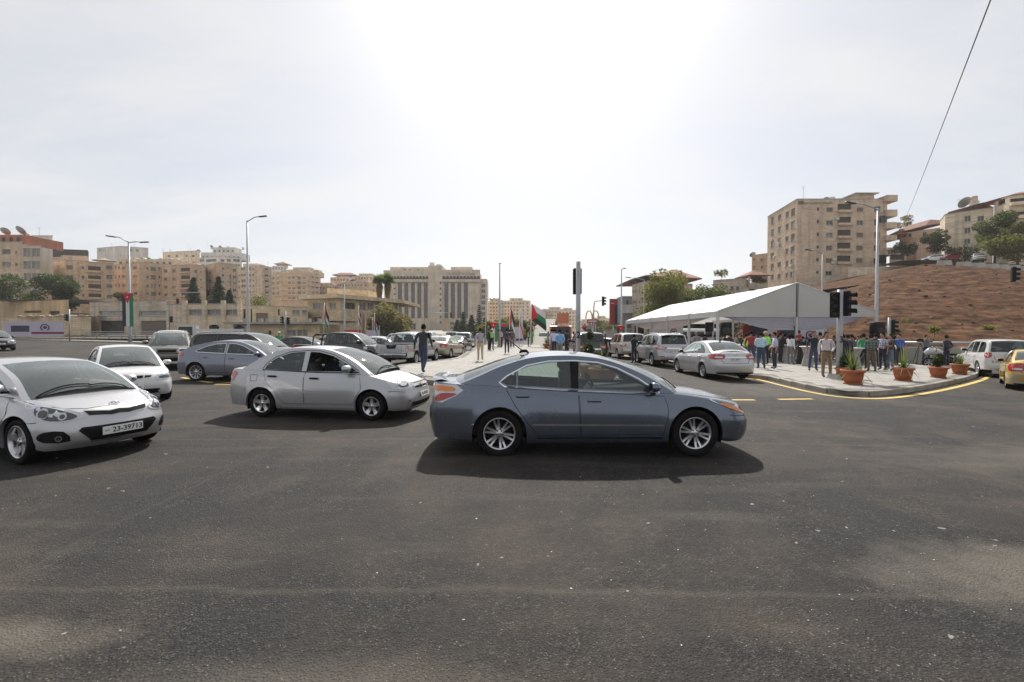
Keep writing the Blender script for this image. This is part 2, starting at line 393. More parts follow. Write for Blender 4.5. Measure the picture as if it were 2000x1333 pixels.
    # spilled earth: two trodden patches of pale soil
    for (cx, cy, rx, ry, am) in ((4.1, 3.35, 1.6, .6, .65), (-3.1, 2.55, .95, .2, .65), (8.5, 6.6, 3.6, 1.1, .35), (-1.0, 2.1, 1.2, .35, .4), (9.2, 15.2, 3.0, 3.0, .25)):
        q = N.new('ShaderNodeVectorMath'); q.operation = 'SUBTRACT'; q.inputs[1].default_value = (cx, cy, 0); L.new(O, q.inputs[0])
        q2 = N.new('ShaderNodeVectorMath'); q2.operation = 'MULTIPLY'; q2.inputs[1].default_value = (1 / rx, 1 / ry, 0); L.new(q.outputs[0], q2.inputs[0])
        ln = N.new('ShaderNodeVectorMath'); ln.operation = 'LENGTH'; L.new(q2.outputs[0], ln.inputs[0])
        e = N.new('ShaderNodeMath'); e.operation = 'MULTIPLY_ADD'; L.new(noise(2.6, 6, .68), e.inputs[0]); e.inputs[1].default_value = 1.3; L.new(ln.outputs['Value'], e.inputs[2])
        col = mix(mul(rng(e.outputs[0], 1.05, 1.75, 1, 0), am), col, mix(rng(noise(55, 3, .7), .3, .75), (.085, .073, .058), (.20, .178, .146)))
    fleck = rng(noise(9, 2, .5), .742, .765); col = mix(mul(fleck, .45), col, (.50, .46, .41))    # paint and plaster flecks
    L.new(col, b.inputs['Base Color'])
    b.inputs['Roughness'].default_value = .82; b.inputs['Specular IOR Level'].default_value = .32
    hh = N.new('ShaderNodeMath'); hh.operation = 'MULTIPLY_ADD'; L.new(s2.outputs[1], hh.inputs[0]); hh.inputs[1].default_value = .5; L.new(rng(v.outputs['Distance'], 0, .6, 1, 0), hh.inputs[2])
    bp = N.new('ShaderNodeBump'); bp.inputs['Strength'].default_value = .8; bp.inputs['Distance'].default_value = .008; L.new(hh.outputs[0], bp.inputs['Height']); L.new(bp.outputs[0], b.inputs['Normal'])
    return m
ASPH = asphalt_mat()
DUSTG = mat('dusty_ground', (.24, .19, .135), .95, var=(.05, .3), bump=(2, .3))
KERBM = mat('kerb_concrete', (.30, .275, .235), .85, var=(2.2, .22), bump=(40, .2))
PAVEM = mat('paver_concrete', (.285, .27, .245), .85, var=(.9, .14), bump=(60, .2))
PAVEM2 = mat('paver_concrete_pale', (.32, .30, .275), .85, var=(1.3, .12), bump=(60, .2))
BEDM = mat('paving_bed', (.17, .16, .14), .95, var=(3, .2))
YELM = mat('road_paint_yellow', (.62, .42, .07), .7, var=(6, .25, (.66, .47, .12)))
CONC = mat('concrete', (.40, .375, .335), .85, var=(.8, .18), bump=(12, .2), streak=((2, 2, .4), .15))
def sheet(name, poly, z, m, kind='structure', step=None, parent=None):
    "ground sheet following the fall of the junction, z above it"
    V, T = cdt([(p[0], p[1]) for p in poly], (), step or 1e6)
    o = MB().add([(v.x, v.y, gz(v.x) + z) for v in V], T).obj(name, m, parent)
    if kind and parent is None: o['kind'] = kind
    return o
g_ = MB(); xs_ = [-900, -38, -16, 0, 28, 900]
g_.add([(x, -60, gz(x) - .03) for x in xs_] + [(x, 900, gz(x) - .03) for x in xs_], [(i, i + 1, 7 + i, 6 + i) for i in range(5)])
tag(g_.obj('ground', DUSTG), kind='structure')
r_ = MB(); xs_ = [-130, -38, -16, 0, 28, 90]
r_.add([(x, -40, gz(x)) for x in xs_] + [(x, 260, gz(x)) for x in xs_], [(i, i + 1, 7 + i, 6 + i) for i in range(5)])
tag(r_.obj('road', ASPH), kind='structure')
tilt = lambda x: math.atan(FALL) if 0 < x < 28 else 0.0
# ---- raised pavements: bed, kerb stones one by one, pavers one by one
_ks = MB().rbox((0, 0, 0), (.985, .15, .30), .02, smooth=False).mesh('kerb_stone', KERBM)
_pv = [MB().rbox((0, 0, 0), (.394, .394, .05), .006, smooth=False).mesh('paver', m_) for m_ in (PAVEM, PAVEM2)]
def pavement(name, poly, kerbs, label, kerb_len=1.0, ang=0.0, near=(0, 0), nmax=300, size=.4, far=1e9, top=.165):
    root = sheet(name, poly, top - .012, BEDM); root['label'] = label
    rk = random.Random(len(poly))
    for line in kerbs:
        P = smooth_poly(line, 6) if len(line) > 2 else [Vector(p) for p in line]
        acc = []; d = 0.0
        pts = []
        for a, b in zip(P, P[1:]):
            n = max(1, int((b - a).length / .1))
            for k in range(n): pts.append(a + (b - a) * k / n)
        pts.append(P[-1]); cur = pts[0]; i = 0
        while i < len(pts) - 1:
            j = i
            while j < len(pts) - 1 and (pts[j] - pts[i]).length < kerb_len: j += 1
            a, b = pts[i], pts[j]
            if (b - a).length > .4 * kerb_len:
                c = (a + b) / 2; an = math.atan2(b.y - a.y, b.x - a.x)
                o = bpy.data.objects.new('kerb_stone', _ks); link(o, root); o.location = (c.x, c.y, gz(c.x) + top - .145 + rk.uniform(-.003, .003)); o.rotation_euler = (0, tilt(c.x), an + rk.uniform(-.006, .006)); o.scale = ((b - a).length / 1.0, 1, 1)
            i = j
    xs = [p[0] for p in poly]; ys = [p[1] for p in poly]; ca, sa = math.cos(ang), math.sin(ang)
    cells = []; st = size + .006
    n0 = int((max(max(xs), max(ys)) - min(min(xs), min(ys))) / st) + 2
    ox, oy = xs[0], ys[0]
    for i in range(-n0, n0):
        for j in range(-n0, n0):
            u, v = (i + (.5 if j % 2 else 0)) * st, j * st; x, y = ox + u * ca - v * sa, oy + u * sa + v * ca
            if min(xs) < x < max(xs) and min(ys) < y < max(ys) and y < far and in_poly((x, y), poly) and dist_poly((x, y), poly) > size * .74: cells.append((math.hypot(x - near[0], y - near[1]), x, y))
    cells.sort(); k = size / .4
    for (d, x, y) in cells[:nmax]:
        o = bpy.data.objects.new('paver', _pv[rk.random() < .35]); link(o, root); o.location = (x, y, gz(x) + top - .021 + rk.uniform(-.002, .0015)); o.rotation_euler = (0, tilt(x), ang); o.scale = (k, k, 1)
    if len(cells) > nmax:
        mb = MB(); h = size / 2 - .003
        for (d, x, y) in cells[nmax:]:
            z = gz(x) + top + .003 + rk.uniform(-.002, .0015)
            q = [(x + a * ca - b * sa, y + a * sa + b * ca) for a, b in ((-h, -h), (h, -h), (h, h), (-h, h))]
            vs = [(p[0], p[1], gz(p[0]) - gz(x) + z) for p in q] + [(p[0], p[1], gz(p[0]) - gz(x) + z - .02) for p in q]
            mb.add(vs, [(0, 1, 2, 3), (0, 4, 5, 1), (1, 5, 6, 2), (2, 6, 7, 3), (3, 7, 4, 0)], 1 if rk.random() < .35 else 0)
        o = mb.obj('pavers', [PAVEM, PAVEM2], root); o['kind'] = 'stuff'
    return root
K = lambda px, py, z=.165: tuple(gp(px, py, z)[:2])
# traffic island on the right, under the marquee
isl_front = [(9.75, 40), (9.8, 30), (9.85, 20), K(1484, 731), K(1560, 747), K(1610, 757), K(1660, 764), K(1720, 763), K(1800, 753), K(1860, 742), K(1897, 733), K(1915, 724)]
back = [(24.6, 24.6), (26.3, 30)]
ISL = [(26.3, 62), (9.7, 62)] + isl_front + back
isl = pavement('pavement', ISL, [isl_front + [back[0]]], 'pale paved traffic island with kerb under the marquee', near=(11, 11), ang=R(4), far=42)
def offset_line(P, d):
    out = []
    for i, p in enumerate(P):
        a, b = Vector(P[max(0, i - 1)]), Vector(P[min(len(P) - 1, i + 1)]); t = (b - a).normalized(); out.append((p[0] + t.y * d, p[1] - t.x * d))
    return out
def line_strip(name, pts, w, m=None, z=.004, parent=None, smooth=True):
    P = [Vector(p) for p in pts]
    if smooth and len(P) > 2: P = smooth_poly(P, 8)
    A = offset_line([tuple(p) for p in P], -w / 2); B = offset_line([tuple(p) for p in P], w / 2)
    o = MB().grid([[(x, y, gz(x) + z) for x, y in A], [(x, y, gz(x) + z) for x, y in B]], 0, False).obj(name, m or YELM, parent)
    if parent is None: o['kind'] = 'structure'
    return o
sm = [tuple(p) for p in smooth_poly(isl_front + [back[0]], 5)]
line_strip('road_marking', offset_line(sm, .42), .17, smooth=False)
# median in the middle, widening to a nose behind the cars
nose = [(-3.45, 60), K(930, 678), K(902, 694), K(891, 699), K(864, 704), K(817, 709), K(771, 714)]
nose2 = [K(771, 714), (-5.15, 19.2), (-4.3, 17.3), (-2.6, 15.1), (-.6, 13.7), (1.4, 13.3), (2.9, 14.0), (3.7, 15.8), (3.9, 19), (3.9, 60)]
MED = nose + nose2[1:]
pavement('pavement', MED, [nose, nose2], 'pale paved median strip between the two carriageways', near=(-1.5, 14), ang=R(0), far=75)
# narrow island on the far left carrying the flag lamp post
li = [(-92, 82), (-60, 63.5), (-42, 52.5), (-30, 45.6), (-27.5, 45), (-26.5, 46.2), (-28, 48), (-42, 55.4), (-60, 66.6), (-92, 85.4)]
pavement('pavement', li, [li[0:6], li[5:]], 'narrow kerbed island beside the far left carriageway', nmax=0, kerb_len=2.0)
fk = [(-120, 112), (-75, 88), (-45, 72), (-26, 63), (-12, 60)]
pavement('pavement', fk + [(-12, 63), (-26, 66), (-45, 75.5), (-75, 92), (-120, 116)], [fk], 'far footpath along the left edge of the junction', nmax=0, kerb_len=3.0)
# painted lines
def mark(pts): return line_strip('road_marking', [tuple(gp(*p)[:2]) for p in pts], .16, smooth=False)
mark([(355, 738), (375, 742)]); mark([(384, 744), (412, 748)]); mark([(418, 752), (470, 752)]); mark([(420, 751), (470, 746)])
mark([(1430, 782), (1475, 782)]); mark([(1522, 781), (1588, 780)])
for k in range(7): line_strip('road_marking', [(5.0, 24 + k * 4.5), (5.0, 26 + k * 4.5)], .13, WHITE, smooth=False)
# loose stones, litter and plaster crumbs on the asphalt
cr = MB(); rk = random.Random(3)
for _ in range(200):
    if rk.random() < .5: x, y = rk.gauss(2.1, 1.1), rk.gauss(3.6, 1.0)
    else: x, y = rk.uniform(-9, 13), 2 + 13 * rk.random() ** 1.6
    if y < 1.6: continue
    s = rk.choice((.005, .006, .008, .012)) * rk.uniform(.7, 1.2) * (1 if rk.random() < .97 else 1.7)
    cr.rbox((0, 0, 0), (s * rk.uniform(1, 1.9), s, s * .55), s * .25, 1 if rk.random() < .45 else 0, M=Mt((x, y, gz(x) + s * .25), rk.uniform(0, 6.3)), smooth=False)
tag(cr.obj('gravel', [mat('stone_chip', (.26, .235, .20), .9, var=(30, .3)), mat('plaster_crumb', (.62, .59, .54), .9, var=(30, .15))]), 'pale stone chips and plaster crumbs strewn on the asphalt', 'gravel', kind='stuff')

# ---- bare earth hill on the right with the upper road
def hill():
    from mathutils import noise as nz
    bot = [(44, 96, -.7), (31, 68, -.7), (25.5, 50, -.75), (25.5, 37, -.75), (30, 32.5, -.75), (42, 31, -.75), (60, 29, -.75), (95, 26, -.75)]
    top = [tuple(at(1500, 600, 112)), tuple(at(1560, 580, 95)), tuple(at(1640, 565, 82)), tuple(at(1700, 552, 72)), tuple(at(1760, 528, 78)), tuple(at(1810, 517, 80)), tuple(at(1900, 522, 78)), tuple(at(2000, 531, 72)), tuple(at(2160, 545, 66)), tuple(at(2350, 548, 60))]
    def res(P, n):
        Q = smooth_poly(P, 12); L_ = [0]
        for a, b in zip(Q, Q[1:]): L_.append(L_[-1] + (b - a).length)
        out = []; j = 0
        for k in range(n + 1):
            d = L_[-1] * k / n
            while j < len(Q) - 2 and L_[j + 1] < d: j += 1
            t = (d - L_[j]) / max(1e-6, L_[j + 1] - L_[j]); out.append(Q[j].lerp(Q[j + 1], min(1, t)))
        return out
    n, m = 190, 84; A, B = res(bot, n), res(top, n); P = []
    for j in range(m + 1):
        f = j / m; row = []
        for a, b in zip(A, B):
            p = a.lerp(b, f); p.z += math.sin(f * math.pi) * .9 * (1 - f) 
            terr = nz.noise((p.x * .09, p.y * .06, p.z * .5)) * .8 + nz.noise((p.x * .3, p.y * .3, p.z * 1.6 + 7)) * .45 + nz.noise((p.x * 1.1, p.y * 1.1, p.z * 2.4)) * .30
            w = min(1, f * 6, (1 - f) * 8); p.z += terr * w; p.y += terr * .6 * w
            row.append(p)
        P.append(row)
    # upper plateau behind the crest
    for dy, dz in ((6, .1), (40, .6), (110, 2)): P.append([Vector((p.x * (1 + dy / 500), p.y + dy, p.z + dz)) for p in B])
    ck = MB(); rk = random.Random(9)
    for _ in range(1500):
        j = int(m * rk.random() ** 1.5); p = P[j][rk.randrange(n + 1)] + Vector((rk.uniform(-.5, .5), 0, 0)); s = rk.choice((.06, .08, .12, .2)) * rk.uniform(.7, 1.5)
        ck.rbox((0, 0, 0), (s * rk.uniform(1, 2.2), s, s * .7), s * .22, 0 if rk.random() < .8 else 1, M=Mt(p + Vector((0, 0, s * .15)), rk.random() * 6, rk.uniform(-.4, .4)), smooth=False)
    return MB().grid(P, 0, True), ck
EARTH = mat('red_brown_earth', (.105, .046, .023), .95, spec=.08, var=(.9, .55, (.185, .095, .05)), bump=(3, 1.0), streak=((.5, .5, 4.5), .6))
hl, ck = hill(); hl = tag(hl.obj('hill', EARTH), kind='structure'); tag(ck.obj('rubble', [EARTH, mat('pale_stone', (.30, .25, .19), .9, var=(3, .2))], hl), kind='stuff')
UPROAD = mat('upper_road_asphalt', (.20, .195, .185), .9, var=(.5, .15))
ur = [at(1760, 512, 92), at(1810, 511, 90), at(1900, 515, 86), at(2000, 521, 80), at(2200, 527, 76)]
MB().grid([[p + Vector((0, 0, .25)) for p in ur], [p + Vector((4, 12, .9)) for p in ur]], 0, True).obj('road', UPROAD)['kind'] = 'structure'
# scrub on the slope
LEAFDRY = mat('dry_scrub_leaf', (.13, .115, .03), .8, var=(3, .4))
# ================================================================== buildings
def stone(name, col, v=.16, course=None):
    "limestone cladding: courses of slightly different blocks, rain streaks"
    if name in _M: return _M[name]
    m = bpy.data.materials.new(name); m.use_nodes = True; N = m.node_tree.nodes; L = m.node_tree.links; b = N['Principled BSDF']; b.inputs['Roughness'].default_value = .88; b.inputs['Specular IOR Level'].default_value = .25
    t = N.new('ShaderNodeTexCoord'); O = t.outputs['Object']
    sp = N.new('ShaderNodeSeparateXYZ'); L.new(O, sp.inputs[0]); ad = N.new('ShaderNodeMath'); ad.operation = 'ADD'; L.new(sp.outputs[0], ad.inputs[0]); L.new(sp.outputs[1], ad.inputs[1])
    cbn = N.new('ShaderNodeCombineXYZ'); L.new(ad.outputs[0], cbn.inputs[0]); L.new(sp.outputs[2], cbn.inputs[1])
    br = N.new('ShaderNodeTexBrick'); br.inputs['Scale'].default_value = 1.0; br.inputs['Brick Width'].default_value = .9; br.inputs['Row Height'].default_value = .32; br.inputs['Mortar Size'].default_value = .014; br.inputs['Bias'].default_value = .0
    br.inputs['Color1'].default_value = (*[c * (1 - v) for c in col], 1); br.inputs['Color2'].default_value = (*[min(1, c * (1 + v * .7)) for c in col], 1); br.inputs['Mortar'].default_value = (*[c * .62 for c in col], 1)
    L.new(cbn.outputs[0], br.inputs[0])
    n = N.new('ShaderNodeTexNoise'); n.inputs['Scale'].default_value = .35; n.inputs['Detail'].default_value = 6; L.new(O, n.inputs[0])
    r = N.new('ShaderNodeMapRange'); r.inputs[1].default_value = .3; r.inputs[2].default_value = .7; r.inputs[3].default_value = .80; r.inputs[4].default_value = 1.1; L.new(n.outputs[0], r.inputs[0])
    mp_ = N.new('ShaderNodeMapping'); mp_.inputs['Scale'].default_value = (1.1, 1.1, .07); L.new(O, mp_.inputs[0]); n2 = N.new('ShaderNodeTexNoise'); n2.inputs['Scale'].default_value = 1; n2.inputs['Detail'].default_value = 4; L.new(mp_.outputs[0], n2.inputs[0])
    r2 = N.new('ShaderNodeMapRange'); r2.inputs[1].default_value = .5; r2.inputs[2].default_value = .72; r2.inputs[3].default_value = 1.0; r2.inputs[4].default_value = .74; L.new(n2.outputs[0], r2.inputs[0])
    x = N.new('ShaderNodeMixRGB'); x.blend_type = 'MULTIPLY'; x.inputs[0].default_value = 1; L.new(br.outputs[0], x.inputs[1]); L.new(r.outputs[0], x.inputs[2])
    y = N.new('ShaderNodeMixRGB'); y.blend_type = 'MULTIPLY'; y.inputs[0].default_value = 1; L.new(x.outputs[0], y.inputs[1]); L.new(r2.outputs[0], y.inputs[2]); L.new(y.outputs[0], b.inputs['Base Color'])
    _M[name] = m; return m
ST_A = stone('stone_beige', (0.669, 0.524, 0.381)); ST_B = stone('stone_tan', (0.626, 0.459, 0.314)); ST_C = stone('stone_cream', (0.788, 0.652, 0.485)); ST_D = stone('stone_grey_beige', (0.635, 0.534, 0.415)); ST_E = stone('stone_pinkish', (0.644, 0.475, 0.361)); ST_F = stone('stone_yellow', (0.701, 0.560, 0.377))
RENDERW = mat('render_white', (.66, .63, .58), .9, var=(.3, .12), streak=((1, 1, .1), .2)); RENDERO = mat('render_orange', (.44, .17, .10), .9, var=(.3, .15), streak=((1, 1, .1), .2)); RENDERY = mat('render_ochre', (.54, .40, .24), .9, var=(.25, .2), streak=((1, 1, .1), .3)); DARKROOF = mat('dark_roofing', (.06, .055, .052), .9, var=(.5, .3)); RTILE = mat('red_roof_tile', (.23, .105, .072), .85, var=(.8, .25), bump=(6, .5)); GREYCL = mat('grey_cladding', (.26, .265, .27), .6, var=(.3, .08))
WFR = mat('window_frame_pale', (.50, .48, .44), .6); WFD = mat('window_frame_dark', (.09, .08, .07), .6)
WGL = mat('window_glass_dark', (.035, .038, .04), .08, 0, .6, var=(.4, .5)); WSH = mat('roller_shutter', (.22, .175, .14), .75, streak=((.1, .1, 40), .35), var=(2, .1)); WCU = mat('curtained_glass', (.20, .18, .16), .25, 0, .5, var=(1.5, .4)); VOID = mat('dark_room', (.075, .062, .05), .9, var=(1, .4))
TANKM = mat('tank_white', (.62, .62, .60), .6, var=(1, .1)); DISHM = mat('dish_grey', (.34, .34, .34), .5, .3); ACM = mat('air_conditioner', (.58, .57, .54), .5, var=(3, .08))
def plan(px, Y): return Vector(((px - 1000) * Y / FPX, Y))
_win = {}
def win_mesh(w, h, kind):
    w, h = round(w, 1), round(h, 1); k = (w, h, kind)
    if k in _win: return _win[k], w, h
    b = MB(); fr = .07
    b.box((0, .02, 0), (w, .04, h), 1)
    if kind != 'void':
        for sx_ in (-1, 1): b.box((sx_ * (w / 2 - fr / 2), -.02, 0), (fr, .05, h), 0)
        b.box((0, -.02, h / 2 - fr / 2), (w - 2 * fr, .05, fr), 0); b.box((0, -.02, -h / 2 + fr / 2), (w - 2 * fr, .05, fr), 0)
        if w > .9: b.box((0, -.025, 0), (fr, .05, h - 2 * fr), 0)
        if kind == 'shut': b.box((0, -.035, h * .2), (w - fr * 2, .04, h * .56), 2)
        if kind == 'shutfull': b.box((0, -.035, 0.02), (w - fr * 2, .04, h * .94), 2)
        b.box((0, -.14, -h / 2 - .06), (w + .2, .26, .1), 3)
    me = b.mesh('window', [WFD if kind == 'darkframe' else WFR, {'curtain': WCU, 'void': VOID}.get(kind, WGL), WSH, CONC]); _win[k] = me
    return me, w, h
def wall_mesh(mb, A, B, z0, z1, ops, depth=.25, m=0, jm=0):
    "wall from plan point A to B (left to right seen from outside) with rectangular openings; depth = reveal"
    d = B - A; Lw = d.length; t = d / Lw; n = Vector((t.y, -t.x))
    P = lambda u, v, k=0.0: Vector((A.x + t.x * u - n.x * k, A.y + t.y * u - n.y * k, v))
    us = sorted({0, Lw, *[round(o[0], 3) for o in ops], *[round(o[1], 3) for o in ops]}); vs = sorted({z0, z1, *[round(o[2], 3) for o in ops], *[round(o[3], 3) for o in ops]})
    us = [u for u in us if 0 <= u <= Lw]; vs = [v for v in vs if z0 <= v <= z1]
    for i in range(len(us) - 1):
        j = 0
        while j < len(vs) - 1:
            um, vm = (us[i] + us[i + 1]) / 2, (vs[j] + vs[j + 1]) / 2
            if any(o[0] < um < o[1] and o[2] < vm < o[3] for o in ops): j += 1; continue
            k = j
            while k + 1 < len(vs) - 1 and not any(o[0] < um < o[1] and o[2] < (vs[k + 1] + vs[k + 2]) / 2 < o[3] for o in ops): k += 1
            mb.add([P(us[i], vs[j]), P(us[i + 1], vs[j]), P(us[i + 1], vs[k + 1]), P(us[i], vs[k + 1])], [(0, 1, 2, 3)], m); j = k + 1
    for o in ops:
        a, b, c, e = o[0], o[1], o[2], o[3]; q = [P(a, c), P(b, c), P(b, e), P(a, e), P(a, c, depth), P(b, c, depth), P(b, e, depth), P(a, e, depth)]
        mb.add(q, [(0, 4, 5, 1), (1, 5, 6, 2), (2, 6, 7, 3), (3, 7, 4, 0)], jm)
    return t, n
def u_of(A, B, px):
    s = (px - 1000) / FPX; d = B - A; den = d.x - s * d.y
    return (s * A.y - A.x) / den * d.length if abs(den) > 1e-6 else 0
def building(label, corners, zt, zb, wm, faces=(), name='apartment_building', depth=14, roof=None, parapet=.5, cat='building', group=None, close=True, jm=None):
    """corners: [(px, Y), ...] of the visible walls, left to right; zt/zb: pixel heights of top and foot at the first corner;
    faces: per wall (list of window specs): (x0, y0, x1, y1, kind) in photo pixels"""
    C = [plan(*c) for c in corners]; ref = corners[len(corners) // 2] if len(corners) > 2 else corners[0]
    z1, z0 = zat(zt, ref[1]), zat(zb, ref[1])
    org = Vector((C[0].x, C[0].y, z0)); root = empty(name, org, 0, label, cat, group)
    o2 = Vector((org.x, org.y)); Cl = [c - o2 for c in C]
    mb = MB(); rw = random.Random(int(corners[0][0] * 7 + zt))
    made = []
    for k in range(len(C) - 1):
        A, B = C[k], C[k + 1]; ops = []; sp = faces[k] if k < len(faces) else ()
        for w in sp:
            ua, ub = u_of(A, B, w[0]), u_of(A, B, w[2]); ym = (A + (B - A).normalized() * (ua + ub) / 2).y
            va, vb = zat(w[3], ym) - z0, zat(w[1], ym) - z0
            L_ = (B - A).length
            ua, ub = max(.12, min(ua, ub)), min(L_ - .12, max(ua, ub))
            if ub - ua < .2 or vb > z1 - z0 - .1: 
                vb = min(vb, z1 - z0 - .15)
                if ub - ua < .2 or vb - va < .2: continue
            kind = w[4] if len(w) > 4 else rw.choice(('glass', 'glass', 'shut', 'curtain', 'shutfull'))
            me, ww, hh = win_mesh(ub - ua, vb - va, kind if kind != 'balc' else 'void')
            uc, vc_ = (ua + ub) / 2, (va + vb) / 2
            ops.append((max(.06, uc - ww / 2), min(L_ - .06, uc + ww / 2), max(.05, vc_ - hh / 2), vc_ + hh / 2)); made.append((k, uc, vc_, me, kind, ww, hh))
        wall_mesh(mb, Cl[k], Cl[k + 1], 0, z1 - z0, ops, .30)
    # back and roof
    dirs = Vector((0, 1))
    bl, br = Cl[0] + C[0].normalized() * depth, Cl[-1] + C[-1].normalized() * depth
    ring = Cl + [br, bl]; h = z1 - z0
    for a, b in ((Cl[-1], br), (br, bl), (bl, Cl[0])): wall_mesh(mb, a, b, 0, h, ())
    mb.add([(p.x, p.y, h - parapet) for p in ring], [tuple(range(len(ring)))], 1)
    mb.obj('wall', [wm, CONC], root)
    if parapet > .15:   # coping
        cp = MB()
        for a, b in zip(Cl, Cl[1:]):
            d = (b - a); t = d.normalized(); n = Vector((t.y, -t.x)); q = [a + n * .07, b + n * .07, b - n * .25, a - n * .25]
            cp.add([(p.x, p.y, h + .002) for p in q] + [(p.x, p.y, h + .14) for p in q], [(0, 1, 5, 4), (1, 2, 6, 5), (2, 3, 7, 6), (3, 0, 4, 7), (4, 5, 6, 7)])
        cp.obj('coping', CONC, root)
    for (k, uc, vc_, me, kind, ww, hh) in made:
        A, B = Cl[k], Cl[k + 1]; t = (B - A).normalized(); n = Vector((t.y, -t.x)); p = A + t * uc - n * .22
        o = pobj('window' if kind not in ('balc', 'door') else ('balcony_opening' if kind == 'balc' else 'door'), me, root, (p.x, p.y, vc_), math.atan2(t.y, t.x))
        if kind == 'balc':
            b_ = MB(); b_.box((0, -.5, -hh / 2 - .12), (ww + .3, .82, .18)); b_.box((0, -.86, -hh / 2 + .18), (ww + .3, .1, .5)); b_.box((-(ww + .2) / 2, -.47, -hh / 2 + .18), (.1, .68, .5)); b_.box(((ww + .2) / 2, -.47, -hh / 2 + .18), (.1, .68, .5))
            q = b_.obj('balcony', wm, root); q.location = o.location; q.rotation_euler = o.rotation_euler
    root['_h'] = h
    return root, Cl, h
def tank(root, x, y, z, r=.6, h=1.2):
    MB().lathe([(.001, h), (r * .5, h), (r * .92, h * .92), (r, h * .8), (r, 0)], 12).obj('water_tank', TANKM, root, (x, y, z))
def dish(root, x, y, z, r=.9, az=200):
    b = MB(); M = Mt((0, 0, r * .9), R(az), R(50)); b.lathe([(.001, -.22 * r), (r * .4, -.18 * r), (r * .75, -.06 * r), (r, .08 * r)], 14, 0, M=M); b.lathe([(r, .085 * r), (r * .75, -.05 * r), (.001, -.2 * r)], 14, 0, M=M); b.tube([(0, 0, 0), (0, 0, r * .8)], .05, 6); b.obj('satellite_dish', DISHM, root, (x, y, z))
def mast(root, x, y, z, h=4):
    b = MB(); b.tube([(0, 0, 0), (0, 0, h)], .035, 5)
    for k in range(4): b.tube([(-.6 + .1 * k, 0, h - .25 * k), (.6 - .1 * k, 0, h - .25 * k)], .02, 4)
    b.obj('antenna', DISHM, root, (x, y, z))
def tanks_row(root, Cl, h, n, seed=0, dishes=1, masts=1, back=4):
    rw = random.Random(seed + 5); a, b = Cl[0], Cl[-1]
    for k in range(n):
        f = rw.uniform(.08, .92); p = a.lerp(b, f); tank(root, p.x, p.y + back + rw.uniform(-2, 3), h - .5, rw.uniform(.5, .75), rw.uniform(1.1, 1.7))
    for k in range(dishes): f = rw.uniform(.1, .9); p = a.lerp(b, f); dish(root, p.x, p.y + rw.uniform(1.5, 4), h - .4, rw.uniform(.5, .9), rw.uniform(150, 240))
    for k in range(masts): f = rw.uniform(.1, .9); p = a.lerp(b, f); mast(root, p.x, p.y + 3, h - .4, rw.uniform(2.5, 5))
def rooftop(root, Cl, h, f0, f1, hh, wm, back=3.0, dep=6, wins=3, m=0):
    "stair head or penthouse set back on a roof"
    a, b = Cl[0].lerp(Cl[-1], f0), Cl[0].lerp(Cl[-1], f1); off = Vector((0, back)); a, b = a + off, b + off
    mb = MB(); L_ = (b - a).length; ops = []
    for k in range(wins):
        u = L_ * (k + .5) / wins; ops.append((u - .5, u + .5, .9, min(hh - .4, 2.0)))
    wall_mesh(mb, a, b, 0, hh, ops); d = Vector((0, dep)); wall_mesh(mb, b, b + d, 0, hh, ()); wall_mesh(mb, b + d, a + d, 0, hh, ()); wall_mesh(mb, a + d, a, 0, hh, ()); mb.add([(p.x, p.y, hh) for p in (a, b, b + d, a + d)], [(0, 1, 2, 3)], 1)
    o = mb.obj('penthouse', [wm, CONC], root, (0, 0, h - .45)); t = (b - a).normalized(); n = Vector((t.y, -t.x))
    for op in ops:
        me, w_, h_ = win_mesh(1.0, op[3] - op[2], 'glass'); p = a + t * (op[0] + .5) - n * .2; pobj('window', me, o, (p.x, p.y, (op[2] + op[3]) / 2), math.atan2(t.y, t.x))
def cols_rows(cols, rows, kind=None): return [(c[0], r[0], c[1], r[1]) + ((kind,) if kind else ()) for c in cols for r in rows]
def hip_roof(root, pts, z, rise, over=.5, m=None, name='roof'):
    "low pitched roof over a plan rectangle given as 4 points"
    c = sum(pts, Vector((0, 0))) / 4; P = [c + (p - c) * (1 + over / max(1, (p - c).length)) for p in pts]
    l0 = (P[1] - P[0]).length; l1 = (P[3] - P[0]).length
    if l0 > l1: r0, r1 = (P[0] + P[3]) / 2, (P[1] + P[2]) / 2
    else: r0, r1 = (P[0] + P[1]) / 2, (P[3] + P[2]) / 2
    d = (r1 - r0); k = min(l0, l1) / 2 / max(.1, d.length); r0, r1 = r0 + d * min(.49, k), r1 - d * min(.49, k)
    vs = [(p.x, p.y, z) for p in P] + [(r0.x, r0.y, z + rise), (r1.x, r1.y, z + rise)] + [(p.x, p.y, z - .18) for p in P]
    fs = [(0, 1, 5, 4), (1, 2, 5), (2, 3, 4, 5), (3, 0, 4)] if l0 > l1 else [(0, 1, 4), (1, 2, 5, 4), (2, 3, 5), (3, 0, 4, 5)]
    fs += [(0, 6, 7, 1), (1, 7, 8, 2), (2, 8, 9, 3), (3, 9, 6, 0), (9, 8, 7, 6)]
    return MB().add(vs, fs).obj(name, m or RTILE, root)

